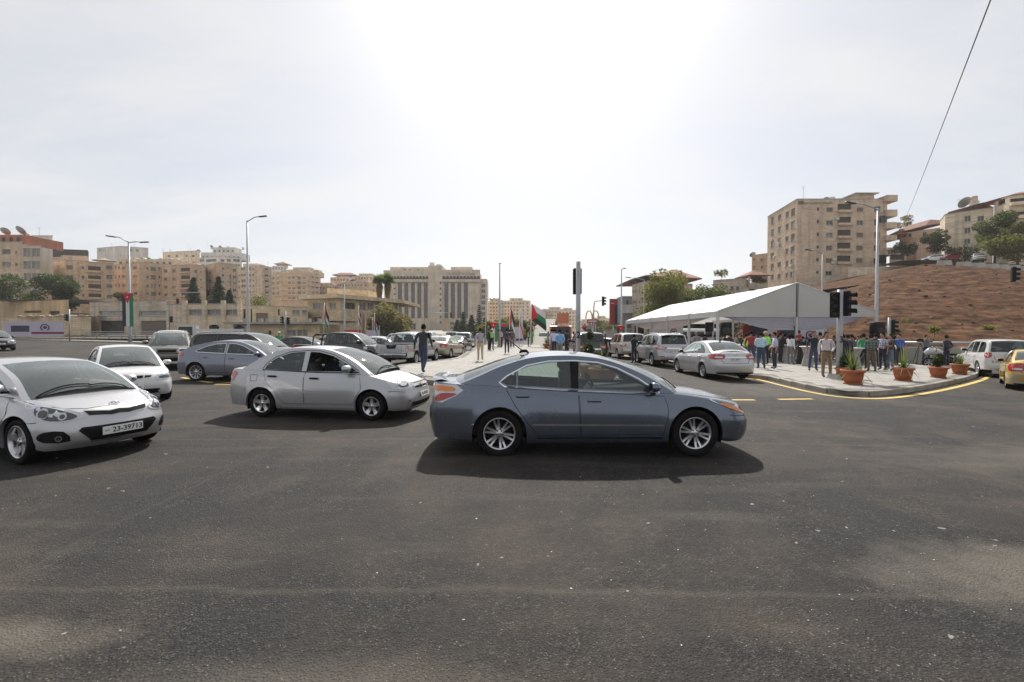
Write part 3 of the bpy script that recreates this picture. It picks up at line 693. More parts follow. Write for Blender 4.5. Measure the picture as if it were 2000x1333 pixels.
# ---- left hillside ------------------------------------------------
b, C, h = building('beige apartment block with orange top storey at the far left', [(-70, 117), (47, 117)], 474, 612, ST_A,
    [cols_rows([(7, 24)], [(488, 497), (513, 521), (537, 542), (561, 567)]) + cols_rows([(33, 36.5)], [(491, 496), (515, 520), (538, 543), (561, 565)]) + cols_rows([(-20, -5), (-45, -30)], [(488, 497), (513, 521), (537, 545)])], depth=16)
mb = MB(); a, c_ = C[0] + Vector((0, 1)), C[1] + Vector((-.3, 1)); hh = zat(455, 117) - zat(474, 117); L_ = (c_ - a).length
ops = [(L_ - 1.9 * k - 2.2, L_ - 1.9 * k - 1.2, .7, 1.8) for k in (0, 1, 2)]; wall_mesh(mb, a, c_, 0, hh, ops); wall_mesh(mb, c_, c_ + Vector((0, 10)), 0, hh, ()); mb.add([(a.x, a.y, hh), (c_.x, c_.y, hh), (c_.x, c_.y + 10, hh), (a.x, a.y + 10, hh)], [(0, 1, 2, 3)])
pt = mb.obj('top_storey', [RENDERO], b, (0, 0, h - .4))
for op in ops: pobj('window', win_mesh(1.0, 1.1, 'darkframe')[0], pt, (a.x + op[0] + .5, a.y + .2, 1.25))
tank(b, C[1].x - 4, 5, h + hh - .4, .8, 1.3); dish(b, C[1].x - 2.5, 2, h + hh - .3, 1.3, 170); dish(b, C[1].x - 6.5, 2, h + hh - .3, 1.1, 190)
b, C, h = building('glazed balcony bay beside the orange-topped block', [(47, 115), (83, 115)], 481, 612, ST_D, [cols_rows([(48.5, 63), (65, 81)], [(486, 502), (511, 526), (534, 549), (557, 570)], 'curtain')], depth=14)
b, C, h = building('pale block with two dark windows behind the balcony bay', [(47, 134), (106, 134)], 462, 560, RENDERW, [cols_rows([(56, 65), (72, 80)], [(473, 479)], 'darkframe')], depth=10); mast(b, C[0].x + 3, 2, h, 3)
b, C, h = building('tan block with black roofing sheet behind the flat-roofed apartments', [(81, 160), (122, 158), (176, 160)], 491, 560, ST_E, (), depth=14, parapet=.2)
mb = MB(); wall_mesh(mb, C[0] + Vector((0, -.2)), C[1] + Vector((0, -.2)), 0, 2.6, ()); wall_mesh(mb, C[1] + Vector((-.5, -.25)), C[2] + Vector((0, -.25)), .6, 2.6, ()); mb.obj('roofing_sheet', DARKROOF, b, (0, 0, h - 2)); tanks_row(b, C, h + .6, 5, 3, 0, 0)
b, C, h = building('tan apartment block with parasol on its roof and glazed balconies', [(83, 146), (130, 140), (225, 147)], 509, 612, ST_B,
    [cols_rows([(84, 91), (100, 107)], [(520, 528), (538, 545), (556, 563)]), cols_rows([(132, 145), (209, 221)], [(519, 527), (538, 546), (556, 563), (577, 584)]) + cols_rows([(161, 167)], [(521, 526), (539, 545), (557, 562), (575, 580)]) + cols_rows([(174, 199)], [(521, 532), (539, 549), (556, 567), (574, 584)], 'balc')], depth=12)
ub = MB(); ub.lathe([(.02, .9), (1.0, .55), (3.4, 0)], 8, 0, False); ub.tube([(0, 0, -2.2), (0, 0, .9)], .06, 6, 1); ub.obj('roof_parasol', [mat('canvas_tan', (.40, .31, .22), .9), DISHM], b, (C[1].x + 3, 4, h + 1.3))
b, C, h = building('six-storey tan apartment block behind the flag lamp post', [(225, 172), (275, 165), (336, 172)], 513, 612, ST_B,
    [cols_rows([(226.5, 229), (232.5, 236), (253, 256)], [(521, 527), (538, 544), (555, 561), (571, 577)]) + cols_rows([(240, 247), (261, 269)], [(521, 527), (538, 544), (555, 561), (571, 577)]), cols_rows([(288, 292), (311, 315)], [(522, 528), (539, 545), (556, 562), (572, 577), (588, 592)]) + cols_rows([(296, 306.5), (319, 328)], [(522, 530), (538, 547), (555, 564), (571, 579), (586, 593)])], depth=14)
rooftop(b, C, h, .0, .98, 3.0, ST_F, 1.5, 7, 9); tanks_row(b, C, h + 2.6, 7, 8, 2, 2, 5)
b, C, h = building('white block on the ridge behind the six-storey apartments', [(192, 215), (240, 210), (292, 215)], 482, 540, RENDERW, [cols_rows([(196, 199), (204, 206)], [(488, 491)]), cols_rows([(255, 260), (268, 273)], [(488, 492)])], depth=12); tanks_row(b, C, h, 5, 4, 1, 2)
b, C, h = building('cream terraced block on the ridge left of the tall lamp post', [(320, 235), (392, 230)], 494, 545, ST_C, [cols_rows([(330, 334), (345, 350), (364, 368), (377, 382)], [(499, 503), (512, 516)])], depth=12); tanks_row(b, C, h, 6, 9, 2, 2)
b, C, h = building('tan block with three curved dark balconies beside two conifers', [(318, 168), (353, 164), (374, 163), (403, 165)], 518, 612, ST_B,
    [cols_rows([(321, 328), (338, 344)], [(527, 533), (543, 549), (559, 564), (574, 579)]), cols_rows([(354.5, 372.5)], [(524, 534), (539, 549), (555, 565), (570, 580)], 'balc'), cols_rows([(381, 387)], [(528, 534), (543, 549), (560, 565), (575, 580)]) + cols_rows([(392, 395)], [(530, 533), (545, 549), (561, 564)])], depth=12); tanks_row(b, C, h, 3, 12, 1, 1)
hip_roof(b, [Vector((C[0].x + 3, 3)), Vector((C[0].x + 11, 3)), Vector((C[0].x + 11, 8)), Vector((C[0].x + 3, 8))], h + 1.2, 1.2, .5)
b, C, h = building('tan block with arched top windows right of the conifers', [(403, 172), (430, 165), (467, 170)], 514, 612, ST_B,
    [cols_rows([(408, 413)], [(531, 537), (547, 553), (562, 567)]), cols_rows([(435, 440)], [(523, 528), (536, 541), (549, 554), (562, 567)]) + cols_rows([(445, 447)], [(523, 526), (537, 540), (550, 553)]) + cols_rows([(449.5, 453)], [(536, 546), (549, 560), (563, 571)]) + cols_rows([(456, 463)], [(526, 532), (539, 545), (552, 557), (565, 570), (578, 583)])], depth=12); tanks_row(b, C, h, 3, 14, 1, 1)
b, C, h = building('stepped white building crowning the left hillside', [(387, 268), (430, 262), (474, 268)], 502, 545, RENDERW, [cols_rows([(389, 400), (404, 424)], [(507, 512), (517, 521)]), cols_rows([(432, 440), (445, 452), (457, 470)], [(507, 512), (517, 521)])], depth=14)
rooftop(b, C, h, .03, .92, 4.2, RENDERW, 2, 10, 9); rooftop(b, C, h + 4.0, .25, .75, 3.6, RENDERW, 4, 7, 5); tanks_row(b, C, h + 7, 4, 15, 2, 1, 7)
b, C, h = building('tall plain-walled block with lit narrow end beside the tall lamp post', [(466, 238), (493, 232), (513, 228), (532, 236)], 519, 612, ST_A,
    [cols_rows([(467, 470)], [(537, 540), (549, 552), (560, 564)]) + cols_rows([(472, 481), (483, 491)], [(523, 528), (536, 540), (546, 552), (557, 562), (569, 574)], 'glass'), cols_rows([(494, 497.5)], [(525, 528), (536, 539), (547, 550), (558, 561), (569, 572), (580, 583)]), cols_rows([(514.5, 516), (527.5, 529)], [(526, 530), (538, 542), (549, 553), (560, 564), (571, 575)]) + cols_rows([(518, 526)], [(525, 531), (537, 543), (548, 554), (559, 565), (570, 576)], 'balc')], depth=14); rooftop(b, C, h, .05, .5, 3.2, ST_C, 3, 7, 2); tanks_row(b, C, h, 4, 16, 1, 2)
b, C, h = building('banded apartment block with rows of thin sunlit ledges', [(531, 285), (553, 275), (602, 275), (626, 285)], 535, 612, ST_B,
    [cols_rows([(533, 537), (542, 546)], [(542, 546), (552, 556), (562, 566), (572, 576)]), cols_rows([(563, 568.5), (571, 577), (592, 597)], [(542, 545), (552, 555), (562, 565), (571.5, 574.5), (581, 584)]) + cols_rows([(581.5, 588)], [(541, 547), (550.5, 556.5), (560, 566), (570, 576), (579.5, 586)], 'glass'), cols_rows([(610, 614), (618, 622)], [(541, 544), (551, 554), (561, 564), (571, 574)])], depth=14)
for k in range(6):   # string courses
    z_ = zat(539 + 9.6 * k, 275) - zat(612, 275); sb = MB()
    for a, c_ in zip(C, C[1:]):
        t = (c_ - a).normalized(); n = Vector((t.y, -t.x)); q = [a + n * .45, c_ + n * .45, c_ - n * .05, a - n * .05]; sb.add([(p.x, p.y, z_) for p in q] + [(p.x, p.y, z_ + .35) for p in q], [(0, 1, 5, 4), (4, 5, 6, 7), (1, 0, 3, 2)])
    sb.obj('string_course', ST_C, b)
rooftop(b, C, h, .02, .95, 3.2, ST_B, 2, 8, 8); tanks_row(b, C, h + 2.6, 6, 18, 3, 2, 5)
for (x0, x1, y0, Y, m_, lb, sd) in ((532, 560, 519, 330, RENDERW, 'small white house high on the ridge above the banded block', 1), (556, 624, 526, 322, ST_A, 'beige house with satellite dishes above the banded block', 2), (602, 627, 531, 305, ST_C, 'cream square house right of the banded block', 3), (611, 662, 557, 300, ST_E, 'pinkish house partly hidden behind the tan two-storey office', 4), (646, 694, 541, 330, ST_E, 'pink house with red roof on the middle ridge', 5), (662, 740, 552, 290, ST_B, 'stepped tan houses above the two palms', 6), (688, 742, 538, 345, ST_C, 'cream house on the skyline left of the hotel', 7)):
    n_ = max(2, int((x1 - x0) / 9)); rows = [(y0 + 4 + 10 * k, y0 + 8 + 10 * k) for k in range(4)]
    b, C, h = building(lb, [(x0, Y), ((x0 * .4 + x1 * .6), Y - 6), (x1, Y)], y0, 618, m_, [cols_rows([(x0 + (x1 - x0) * .6 * (k + .3) / n_, x0 + (x1 - x0) * .6 * (k + .3) / n_ + 3.2) for k in range(n_)], rows), cols_rows([(x0 + (x1 - x0) * (.6 + .4 * (k + .3) / 2), x0 + (x1 - x0) * (.6 + .4 * (k + .3) / 2) + 3) for k in range(2)], rows)], name='hillside_house', depth=12)
    tanks_row(b, C, h, 4, sd, 1, 1); rooftop(b, C, h, .2, .7, 2.8, m_, 3, 6, 3)
    if sd in (5, 1): hip_roof(b, [C[0] + Vector((1, 2)), C[-1] + Vector((-1, 2)), C[-1] + Vector((-1, 10)), C[0] + Vector((1, 10))], h + 2.3, 2.0, .8)
# ---- walls and low buildings along the left road
b, C, h = building('derelict ochre shed with open doorway at the far left', [(-60, 96), (42, 92), (135, 88)], 589, 652, RENDERY, [(), cols_rows([(48, 81)], [(607, 612)], 'void') + [(97, 608, 117, 622, 'void')]], name='shed', depth=10, parapet=.15)
MB().box((0, 0, 0), (17, 10, .25)).obj('roof', DARKROOF, b, (C[1].x + 5, C[1].y + 4, h + .15))
b, C, h = building('low rubble-strewn stone wall in front of the ochre shed', [(-60, 84), (40, 80), (178, 76)], 621, 658, ST_F, (), name='retaining_wall', cat='wall', depth=4, parapet=.1)
rb = MB(); rk = random.Random(2)
for _ in range(260):
    f = rk.random(); p = C[1].lerp(C[2], f); s = rk.uniform(.15, .5); rb.rbox((0, 0, 0), (s * 1.4, s, s * .8), s * .2, M=Mt((p.x, p.y + rk.uniform(-1.8, 3), rk.choice((.2, h + .1)) + s * .2), rk.random() * 6), smooth=False)
o = rb.obj('rubble', mat('rubble_stone', (.42, .35, .26), .95, var=(2, .3)), b); o['kind'] = 'stuff'
b, C, h = building('concrete workshop with two garage openings behind the flag lamp post', [(176, 80), (326, 74)], 592, 655, ST_D, [[(194, 608, 243, 617, 'curtain'), (272, 608, 326 - 1, 617, 'curtain'), (195, 627, 243, 653, 'void'), (275, 627, 325, 653, 'shutfull')]], name='workshop', depth=16, parapet=.3)
b, C, h = building('long workshop with pilasters and three ribbon windows', [(326, 74), (366, 72), (470, 72)], 595, 655, ST_C, [[(320, 610, 327, 617, 'void')], [(368, 605, 397, 616, 'curtain'), (404, 605, 434, 616, 'curtain'), (440, 605, 467, 616, 'curtain')]], name='workshop', depth=16, parapet=.3)
for px in (362, 400, 437, 469): p = plan(px, 71.8) - plan(326, 74); MB().box((0, 0, 0), (.55, .5, h + .6)).obj('pilaster', ST_C, b, (p.x, p.y, h / 2 + .3))
b, C, h = building('yellow warehouse wall with closed white loading door', [(470, 73), (602, 78)], 598, 655, ST_F, [[(500, 612, 524, 632, 'shutfull'), (571, 606, 586, 616, 'curtain'), (590, 606, 600, 616, 'curtain'), (543, 604, 547, 616, 'darkframe'), (476, 604, 480, 634, 'void'), (490, 604, 493, 634, 'void')]], name='warehouse', depth=16, parapet=.3)
b, C, h = building('low ochre annex with flat concrete terrace beyond the black van', [(455, 66), (625, 66)], 634, 662, ST_F, [[(505, 650, 522, 660, 'curtain'), (524, 647, 530, 660, 'void'), (560, 645, 578, 657, 'curtain'), (580, 645, 600, 657, 'curtain')]], name='annex', depth=5, parapet=.02)
MB().box((0, 0, 0), (14.2, 6.5, .3)).obj('terrace_slab', CONC, b, (C[0].lerp(C[1], .5).x, 2.2, h + .18))
for px in (475, 505, 520, 535, 548, 575, 600, 622): p = plan(px, 64.6) - plan(455, 66); MB().box((0, 0, 0), (.5, .5, .5), 0).obj('block', CONC, b, (p.x, p.y + .6, h + .58))
b, C, h = building('two-storey tan office with flat overhanging roof left of the palms', [(600, 92), (664, 88), (780, 104)], 584, 655, ST_F,
    [cols_rows([(612, 632), (644, 657)], [(592, 604)], 'curtain') + [(612, 620, 632, 629, 'shutfull'), (644, 620, 657, 629, 'darkframe')], [(674, 592, 694, 604, 'darkframe'), (702, 592, 716, 606, 'curtain'), (718, 592, 730, 606, 'curtain'), (733, 592, 744, 606, 'curtain'), (747, 592, 757, 606, 'curtain'), (760, 592, 768, 606, 'curtain'), (771, 592, 777, 606, 'curtain'), (675, 621, 695, 630, 'shutfull')]], name='office', depth=16, parapet=.2)
sl = MB()
for zz, k in ((h + .05, 1.5), (h - 4.3, 1.2)):
    q = [C[0] + Vector((-1, -k)), C[1] + Vector((.2, -k * 1.2)), C[2] + Vector((1.5, -k)), C[2] + Vector((1.5, 16)), C[0] + Vector((-1, 16))]
    if zz < h - 1: q = [C[1] + Vector((-3, -k)), C[1] + Vector((.2, -k * 1.3)), C[2] + Vector((-2, -k)), C[2] + Vector((-2, 1)), C[1] + Vector((-3, 1))]
    sl.prism([(p.x, p.y) for p in q], zz, zz + .75)
sl.obj('roof_slab', ST_F, b); rooftop(b, C, h + 1.1, .1, .55, 2.4, ST_F, 5, 7, 0)
for k in range(6):
    p = C[1].lerp(C[2], .42 + .045 * k); MB().box((0, 0, 0), (.25, 1.2, 4.6)).obj('fin', ST_C, b, (p.x, p.y - .8, 2.3))
# ---- hotel in the middle distance
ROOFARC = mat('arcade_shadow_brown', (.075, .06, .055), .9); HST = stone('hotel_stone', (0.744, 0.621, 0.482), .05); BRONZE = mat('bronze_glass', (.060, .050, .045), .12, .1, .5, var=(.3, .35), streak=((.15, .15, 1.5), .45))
b = empty('hotel', (plan(750, 258).x, 258, zat(646, 258)), 0, 'stone hotel with vertical bronze glass strips and scalloped roof band', 'building'); bz = zat(646, 258); bx = plan(750, 258).x
HX = lambda px: (px - 750) * 258 / FPX
HZ = lambda py: zat(py, 258) - bz
strips = [(777.5, 785.5), (790, 797.8), (803, 810.6), (815.3, 823.2), (828, 835.5), (868, 876), (880.5, 888.8), (893.3, 901), (906, 914)]
tw = (837.5, 864.5); ops = [(HX(a), HX(c), HZ(622.5), HZ(553)) for a, c in strips]
opr = [(o[0] - 0, o[1], o[2], o[3]) for o in ops if o[0] > HX(tw[1])]
A_ = Vector((HX(tw[1]), 0))
mbr = MB(); wall_mesh(mbr, Vector((0, 0)), Vector((HX(937) - A_.x, 0)), 0, HZ(552), [(o[0] - A_.x, o[1] - A_.x, o[2], o[3]) for o in opr], .7)
mbl = MB(); x0 = HX(763); wall_mesh(mbl, Vector((0, 0)), Vector((HX(tw[0]) - x0, 0)), 0, HZ(552), [(o[0] - x0, o[1] - x0, o[2], o[3]) for o in ops if o[1] < HX(tw[0])], .7)
mbl.obj('wall', HST, b, (x0, 0, 0)); mbr.obj('wall', HST, b, (A_.x, 0, 0))
for k, (a, c) in enumerate(strips):
    g = MB(); w_, h_ = HX(c) - HX(a), HZ(553) - HZ(622.5); g.box((0, .75, 0), (w_, .1, h_))
    o = g.obj('window_strip', BRONZE, b, ((HX(a) + HX(c)) / 2, 0, (HZ(553) + HZ(622.5)) / 2))
    for r_ in range(1, 7): MB().box((0, .66, 0), (w_, .1, .18)).obj('transom', WFD, o, (0, 0, -h_ / 2 + h_ * r_ / 7))
mb = MB(); T0 = HX(tw[0]); wops = [(HX(859.5) - T0, HX(863) - T0, HZ(556 + 11 * k), HZ(551 + 11 * k)) for k in range(8)]
wall_mesh(mb, Vector((0, -1.2)), Vector((HX(tw[1]) - T0, -1.2)), 0, HZ(520), wops, .4); wall_mesh(mb, Vector((HX(tw[1]) - T0, -1.2)), Vector((HX(tw[1]) - T0, 14)), 0, HZ(520), ()); wall_mesh(mb, Vector((0, 14)), Vector((0, -1.2)), 0, HZ(520), ()); mb.add([(0, -1.2, HZ(520)), (HX(tw[1]) - T0, -1.2, HZ(520)), (HX(tw[1]) - T0, 14, HZ(520)), (0, 14, HZ(520))], [(0, 1, 2, 3)])
o = mb.obj('stair_tower', HST, b, (T0, 0, 0))
for w_ in wops: pobj('window', win_mesh(w_[1] - w_[0], w_[3] - w_[2], 'darkframe')[0], o, ((w_[0] + w_[1]) / 2, -.9, (w_[2] + w_[3]) / 2))
def arcade(a, c, zlo, zhi, n, nm):
    "fascia whose lower edge is a row of round scallops"
    L_ = HX(c) - HX(a); r_ = L_ / n / 2; P = [(0, HZ(zhi)), (0, HZ(zlo))]
    for k in range(n):
        cx = r_ * (2 * k + 1)
        for j in range(9): t = math.pi * (1 - j / 8); P.append((cx + r_ * .88 * math.cos(t), HZ(zlo) + r_ * .95 * math.sin(t)))
    P += [(L_, HZ(zlo)), (L_, HZ(zhi))]
    V, T = cdt(P, (), 1e6); mb = MB().add([(v.x, -.9, v.y) for v in V], T); mb.add([(v.x, -.4, v.y) for v in V], [t[::-1] for t in T])
    for i in range(len(P)):
        p, q = P[i], P[(i + 1) % len(P)]; mb.add([(p[0], -.9, p[1]), (q[0], -.9, q[1]), (q[0], -.4, q[1]), (p[0], -.4, p[1])], [(0, 1, 2, 3)])
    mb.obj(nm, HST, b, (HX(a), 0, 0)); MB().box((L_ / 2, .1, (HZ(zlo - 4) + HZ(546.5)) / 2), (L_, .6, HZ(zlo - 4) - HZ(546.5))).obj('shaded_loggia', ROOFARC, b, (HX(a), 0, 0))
    MB().box((L_ / 2, -.5, (HZ(546.5) + HZ(551.5)) / 2), (L_ + .4, 1.2, HZ(546.5) - HZ(551.5))).obj('ledge', HST, b, (HX(a), 0, 0))
arcade(750.5, 837.5, 543, 529, 14, 'scalloped_fascia'); arcade(864.5, 938, 543, 528, 11, 'scalloped_fascia')
mb = MB(); mb.box((HX(800), 9, (HZ(530) + HZ(521)) / 2), (HX(837) - HX(757), 12, HZ(521) - HZ(530))); mb.obj('roof_storey', HST, b)
for px in (789, 798.5, 815): pobj('window', win_mesh(1.4, .8, 'darkframe')[0], b, (HX(px), 2.85, HZ(527)))
mb = MB(); mb.box((HX(900), 10, (HZ(525) + HZ(528)) / 2 + .3), (HX(880) - HX(838), 12, 3.0)); mb.box((HX(756.5), 8, HZ(552) / 2), (HX(763) - HX(750.5), 15, HZ(552))); mb.box((HX(944), 9, HZ(545) / 2), (HX(951) - HX(937) , 16, HZ(545))); mb.box((HX(850), 12, HZ(530) / 2), (HX(936) - HX(764), 18, HZ(530) - .2)); mb.obj('rear_block', HST, b)
for k in range(5): pobj('window', win_mesh(1.0, .9, 'darkframe')[0], b, (HX(771.5), -.02, HZ(553 + 11 * k)))
for k in range(6): pobj('side_window', win_mesh(2.4, 2.0, 'glass')[0], b, (HX(944), 1.0 - .02, HZ(558 + 11 * k)))
tank(b, HX(842), 4, HZ(520), 1.4, 2.6); tank(b, HX(853), 4, HZ(520), .8, 1.6); tank(b, HX(857), 4, HZ(520), .8, 1.6)
me = text_mesh('فندق القدس الدولي', 2.1, 'sign_lettering', mat('sign_brown', (.16, .11, .08), .7), .05)
o = pobj('sign_lettering', me, b, (HX(901), -1.0, HZ(534.3))); o.rotation_euler = (math.pi / 2, 0, 0)
bb = o.bound_box; wd = bb[6][0] - bb[0][0]
if wd > .1: o.scale = (min(3, (HX(930) - HX(875)) / wd),) * 3 if wd < 15 else ((HX(930) - HX(875)) / wd, 1, 1)
b, C, h = building('low entrance wing of the hotel behind the brown willow', [(772, 240), (838, 240)], 622, 648, HST, [[(800, 632, 812, 644, 'darkframe')]], name='hotel_wing', depth=8, parapet=.2)
b, C, h = building('yellow stone porch wing on the hotel right side', [(864, 238), (896, 238)], 625, 648, ST_F, [[(879, 630, 888, 635, 'darkframe'), (879, 639, 888, 643, 'darkframe')]], name='hotel_wing', depth=8, parapet=.2)
# ---- middle distance, straight ahead
for (x0, x1, y0, Y, m_, lb, sd) in ((944, 985, 588, 300, ST_A, 'beige apartment block behind the flags', 21), (978, 1036, 587, 330, ST_C, 'cream apartment block with dark stair band behind the flags', 22), (1058, 1108, 604, 420, ST_D, 'hazy beige apartments above the flyover ramp', 23), (1090, 1128, 606, 390, ST_C, 'hazy cream flats with blue stair glazing beside the flyover', 24), (1030, 1052, 601, 380, ST_E, 'hazy pink block left of the flyover ramp', 25), (1128, 1160, 628, 460, ST_D, 'far hazy block at the end of the street', 26), (1160, 1192, 622, 400, ST_C, 'far hazy cream block behind the arch sign', 27)):
    n_ = max(2, int((x1 - x0) / 8)); rows = [(y0 + 4 + 7 * k, y0 + 7.4 + 7 * k) for k in range(5)]
    b, C, h = building(lb, [(x0, Y), ((x0 * .3 + x1 * .7), Y - 8), (x1, Y)], y0, 652, m_, [cols_rows([(x0 + (x1 - x0) * .7 * (k + .25) / n_, x0 + (x1 - x0) * .7 * (k + .25) / n_ + 3.4) for k in range(n_)], rows), cols_rows([(x0 + (x1 - x0) * (.7 + .3 * (k + .25) / 2), x0 + (x1 - x0) * (.7 + .3 * (k + .25) / 2) + 2.6) for k in range(2)], rows)], depth=14)
    tanks_row(b, C, h, 4, sd, 1, 0); rooftop(b, C, h, .3, .75, 2.8, m_, 3, 6, 2)
b, C, h = building('grey modern showroom with tall windows behind the red totem', [(1205, 124), (1216, 118), (1234, 118)], 580, 652, GREYCL, [(), [(1222, 586, 1229, 600, 'glass'), (1220, 628, 1233, 642, 'glass')]], name='showroom', depth=20); MB().box((0, 0, 0), (3.4, .5, 2.2)).obj('canopy', RENDERW, b, (C[1].x + 1.2, C[1].y - .6, zat(604, 118) - zat(652, 118)))
b, C, h = building('stone villa with open steel roof terrace behind the big tree', [(1234, 118), (1258, 110), (1352, 116)], 551, 655, ST_D, [cols_rows([(1235.5, 1238), (1240, 1242.5), (1247, 1250)], [(567, 572), (588, 593), (608, 613)]), cols_rows([(1262, 1266), (1270, 1274)], [(563, 569), (584, 591), (606, 612)]) + cols_rows([(1290, 1296), (1310, 1316), (1330, 1336)], [(563, 569), (584, 591)])], name='villa', depth=16)
rr_ = [C[0] + Vector((0, 0)), C[1] + Vector((0, 0)), C[2], C[2] + Vector((0, 15)), C[0] + Vector((0, 15))]
zc_ = zat(543, 114) - zat(655, 110); pk = zat(521, 118) - zat(655, 110); mid = Vector((plan(1318, 124).x, 124)) - plan(1234, 118)
V_ = [(p.x, p.y, zc_) for p in [C[0] + Vector((-.5, -.5)), C[1] + Vector((0, -1)), C[2] + Vector((2, -1)), C[2] + Vector((2, 16)), C[0] + Vector((-.5, 16))]] + [(mid.x, mid.y, pk)]
MB().add(V_ + [(v[0], v[1], v[2] - .25) for v in V_[:5]], [(0, 1, 5), (1, 2, 5), (2, 3, 5), (3, 4, 5), (4, 0, 5), (0, 6, 7, 1), (1, 7, 8, 2), (4, 10, 6, 0), (6, 10, 9, 8, 7)]).obj('roof', RTILE, b)
for f in (0, .5, 1): p = C[0].lerp(C[1], f); MB().tube([(p.x, p.y + .4, h), (p.x, p.y + .4, zc_)], .09, 6).obj('terrace_post', DARKROOF, b)
for f in (.06, .12, .2, .3): p = C[1].lerp(C[2], f); MB().tube([(p.x, p.y + .4, h), (p.x, p.y + .4, zc_)], .07, 6).obj('terrace_post', DARKROOF, b)
b, C, h = building('grey-beige house with paired windows between tree and gazebo', [(1392, 104), (1450, 100), (1462, 104)], 545, 640, ST_D, [cols_rows([(1426, 1432), (1437, 1443)], [(560, 568)], 'darkframe')], name='villa', depth=12)
b, C, h = building('stone terrace wall below the red-roofed gazebo', [(1448, 100), (1500, 102)], 562, 640, ST_D, [[(1463, 556 + 9, 1480, 571, 'void')]], name='terrace', depth=12, parapet=.8)
gz_ = [plan(1462, 102), plan(1497, 102), plan(1497, 102) + Vector((0, 5)), plan(1462, 102) + Vector((0, 5))]; gb = empty('gazebo', (gz_[0].x, gz_[0].y, zat(562, 102)), 0, 'open gazebo with red tiled hip roof left of the tall apartment block', 'gazebo'); q = [p - gz_[0] for p in gz_]
hip_roof(gb, q, zat(538, 102) - zat(562, 102), 1.3, .8)
for p in q: MB().box((p.x, p.y, 1.3), (.3, .3, 2.8)).obj('post', ST_D, gb)
MB().box((2, 0, .5), (4.2, .25, 1.1)).obj('railing_wall', ST_D, gb)
# ---- tall apartment block on the right
APT = stone('stone_apartment', (0.675, 0.525, 0.387), .12); YR = [(407, 415.3), (432, 440.8), (456, 465), (481, 490), (505.5, 514), (530, 539)]
fl = [cols_rows([(1503.5, 1510)], [(425, 439), (449, 462), (472, 484), (495, 507), (516, 529), (537, 547)]) + cols_rows([(1517, 1523.5)], [(421, 431), (444, 454), (467, 477), (513, 522), (536, 545)]) + cols_rows([(1532, 1538)], [(415, 426), (439, 449), (463, 473), (487, 497), (511, 521), (534, 543)]) + cols_rows([(1542, 1550)], [(409, 424), (434, 448), (458, 473), (482, 497), (507, 521), (531, 541)]), 
      cols_rows([(1592.5, 1597.5)], [(407, 413), (431, 437), (456, 462), (481, 486.5), (505, 511), (530, 535)], 'darkframe') + cols_rows([(1611, 1624)], YR) + cols_rows([(1633, 1659)], [(400, 416), (425, 441), (450, 466), (475, 491), (500, 516)], 'balc') + cols_rows([(1670, 1683)], YR[:5]) + cols_rows([(1704, 1716)], [(405, 416), (430, 441), (455, 466), (480, 491), (505, 516)])]
b, C, h = building('eight-storey beige stone apartment block with green lettering on the right', [(1497, 129), (1554, 112), (1729, 112)], 391, 600, APT, fl, depth=20, parapet=.6)
mbb = MB(); 
for k, (y0, y1) in enumerate(((385, 397), (413, 426), (437, 449), (462, 472), (486, 500))):
    A_ = plan(1726, 111.5) - plan(1497, 129); mbb.box((A_.x + 1.2, A_.y + 3, (zat(y0, 112) + zat(y1, 112)) / 2 - zat(600, 112)), (2.6, 7, zat(y0, 112) - zat(y1, 112)))
mbb.obj('corner_balcony', APT, b)
for (y0, y1) in ((424 , 436), (499, 515)):
    A_ = plan(1733, 110) - plan(1497, 129); MB().box((0, 0, 0), (1.5, 5, zat(y0, 112) - zat(y1, 112))).obj('glazed_balcony', TINT, b, (A_.x, A_.y + 4, (zat(y0, 112) + zat(y1, 112)) / 2 - zat(600, 112)))
me = text_mesh('سعيد السعودي للاسكان', 1.6, 'sign_lettering', mat('sign_green', (.03, .12, .075), .6), .06)
o = pobj('sign_lettering', me, b, ((C[1].x + (1593 - 1554) * 112 / FPX), C[1].y - .1, zat(397.5, 112) - zat(600, 112))); o.rotation_euler = (math.pi / 2, 0, 0); bb = o.bound_box; wd = bb[6][0] - bb[0][0]; o.scale = (7.6 / max(.5, wd),) * 3
mbb = MB(); mbb.box((0, 0, 0), (1.3, .12, .8)); mbb.obj('sign_logo', mat('sign_brown', (.16, .11, .08), .7), b, (C[1].x + .9 * 1.0, C[1].y - .08, zat(397.5, 112) - zat(600, 112)))
for (px, py, nx) in ((1520, 477, 0), (1520, 480, 0), (1507, 470, 0), (1631, 429, 1), (1626, 508, 1), (1624, 514, 1), (1512, 503, 0), (1545, 520, 0), (1533, 522, 0)):
    A_, B_ = (C[0], C[1]) if nx == 0 else (C[1], C[2]); Aw, Bw = A_ + plan(1497, 129), B_ + plan(1497, 129); u = u_of(Aw, Bw, px); t = (B_ - A_).normalized(); n = Vector((t.y, -t.x)); p = A_ + t * u + n * .25
    MB().rbox((0, 0, 0), (.85, .35, .62), .04, smooth=False).obj('air_conditioner', ACM, b, (p.x, p.y, zat(py, (Aw + t * u).y) - zat(600, 112)), math.atan2(t.y, t.x))
P0 = C[1] + Vector((11.5, 2)); mb = MB(); mb.box((0, 0, 0), (4.4, 5, 2.4)); ph = mb.obj('penthouse', APT, b, (C[1].x + 18.6, C[1].y + 5, h + .9)); pobj('window', win_mesh(.9, .9, 'darkframe')[0], ph, (.4, -2.45, .3)); pobj('window', win_mesh(.9, .9, 'darkframe')[0], ph, (1.7, -2.45, .3))
q = [Vector((C[1].x + x_, C[1].y + y_)) for x_, y_ in ((15.8, 2), (21.4, 2), (21.4, 8), (15.8, 8))]; hip_roof(b, q, h + 2.2, .5, .3, CONC)
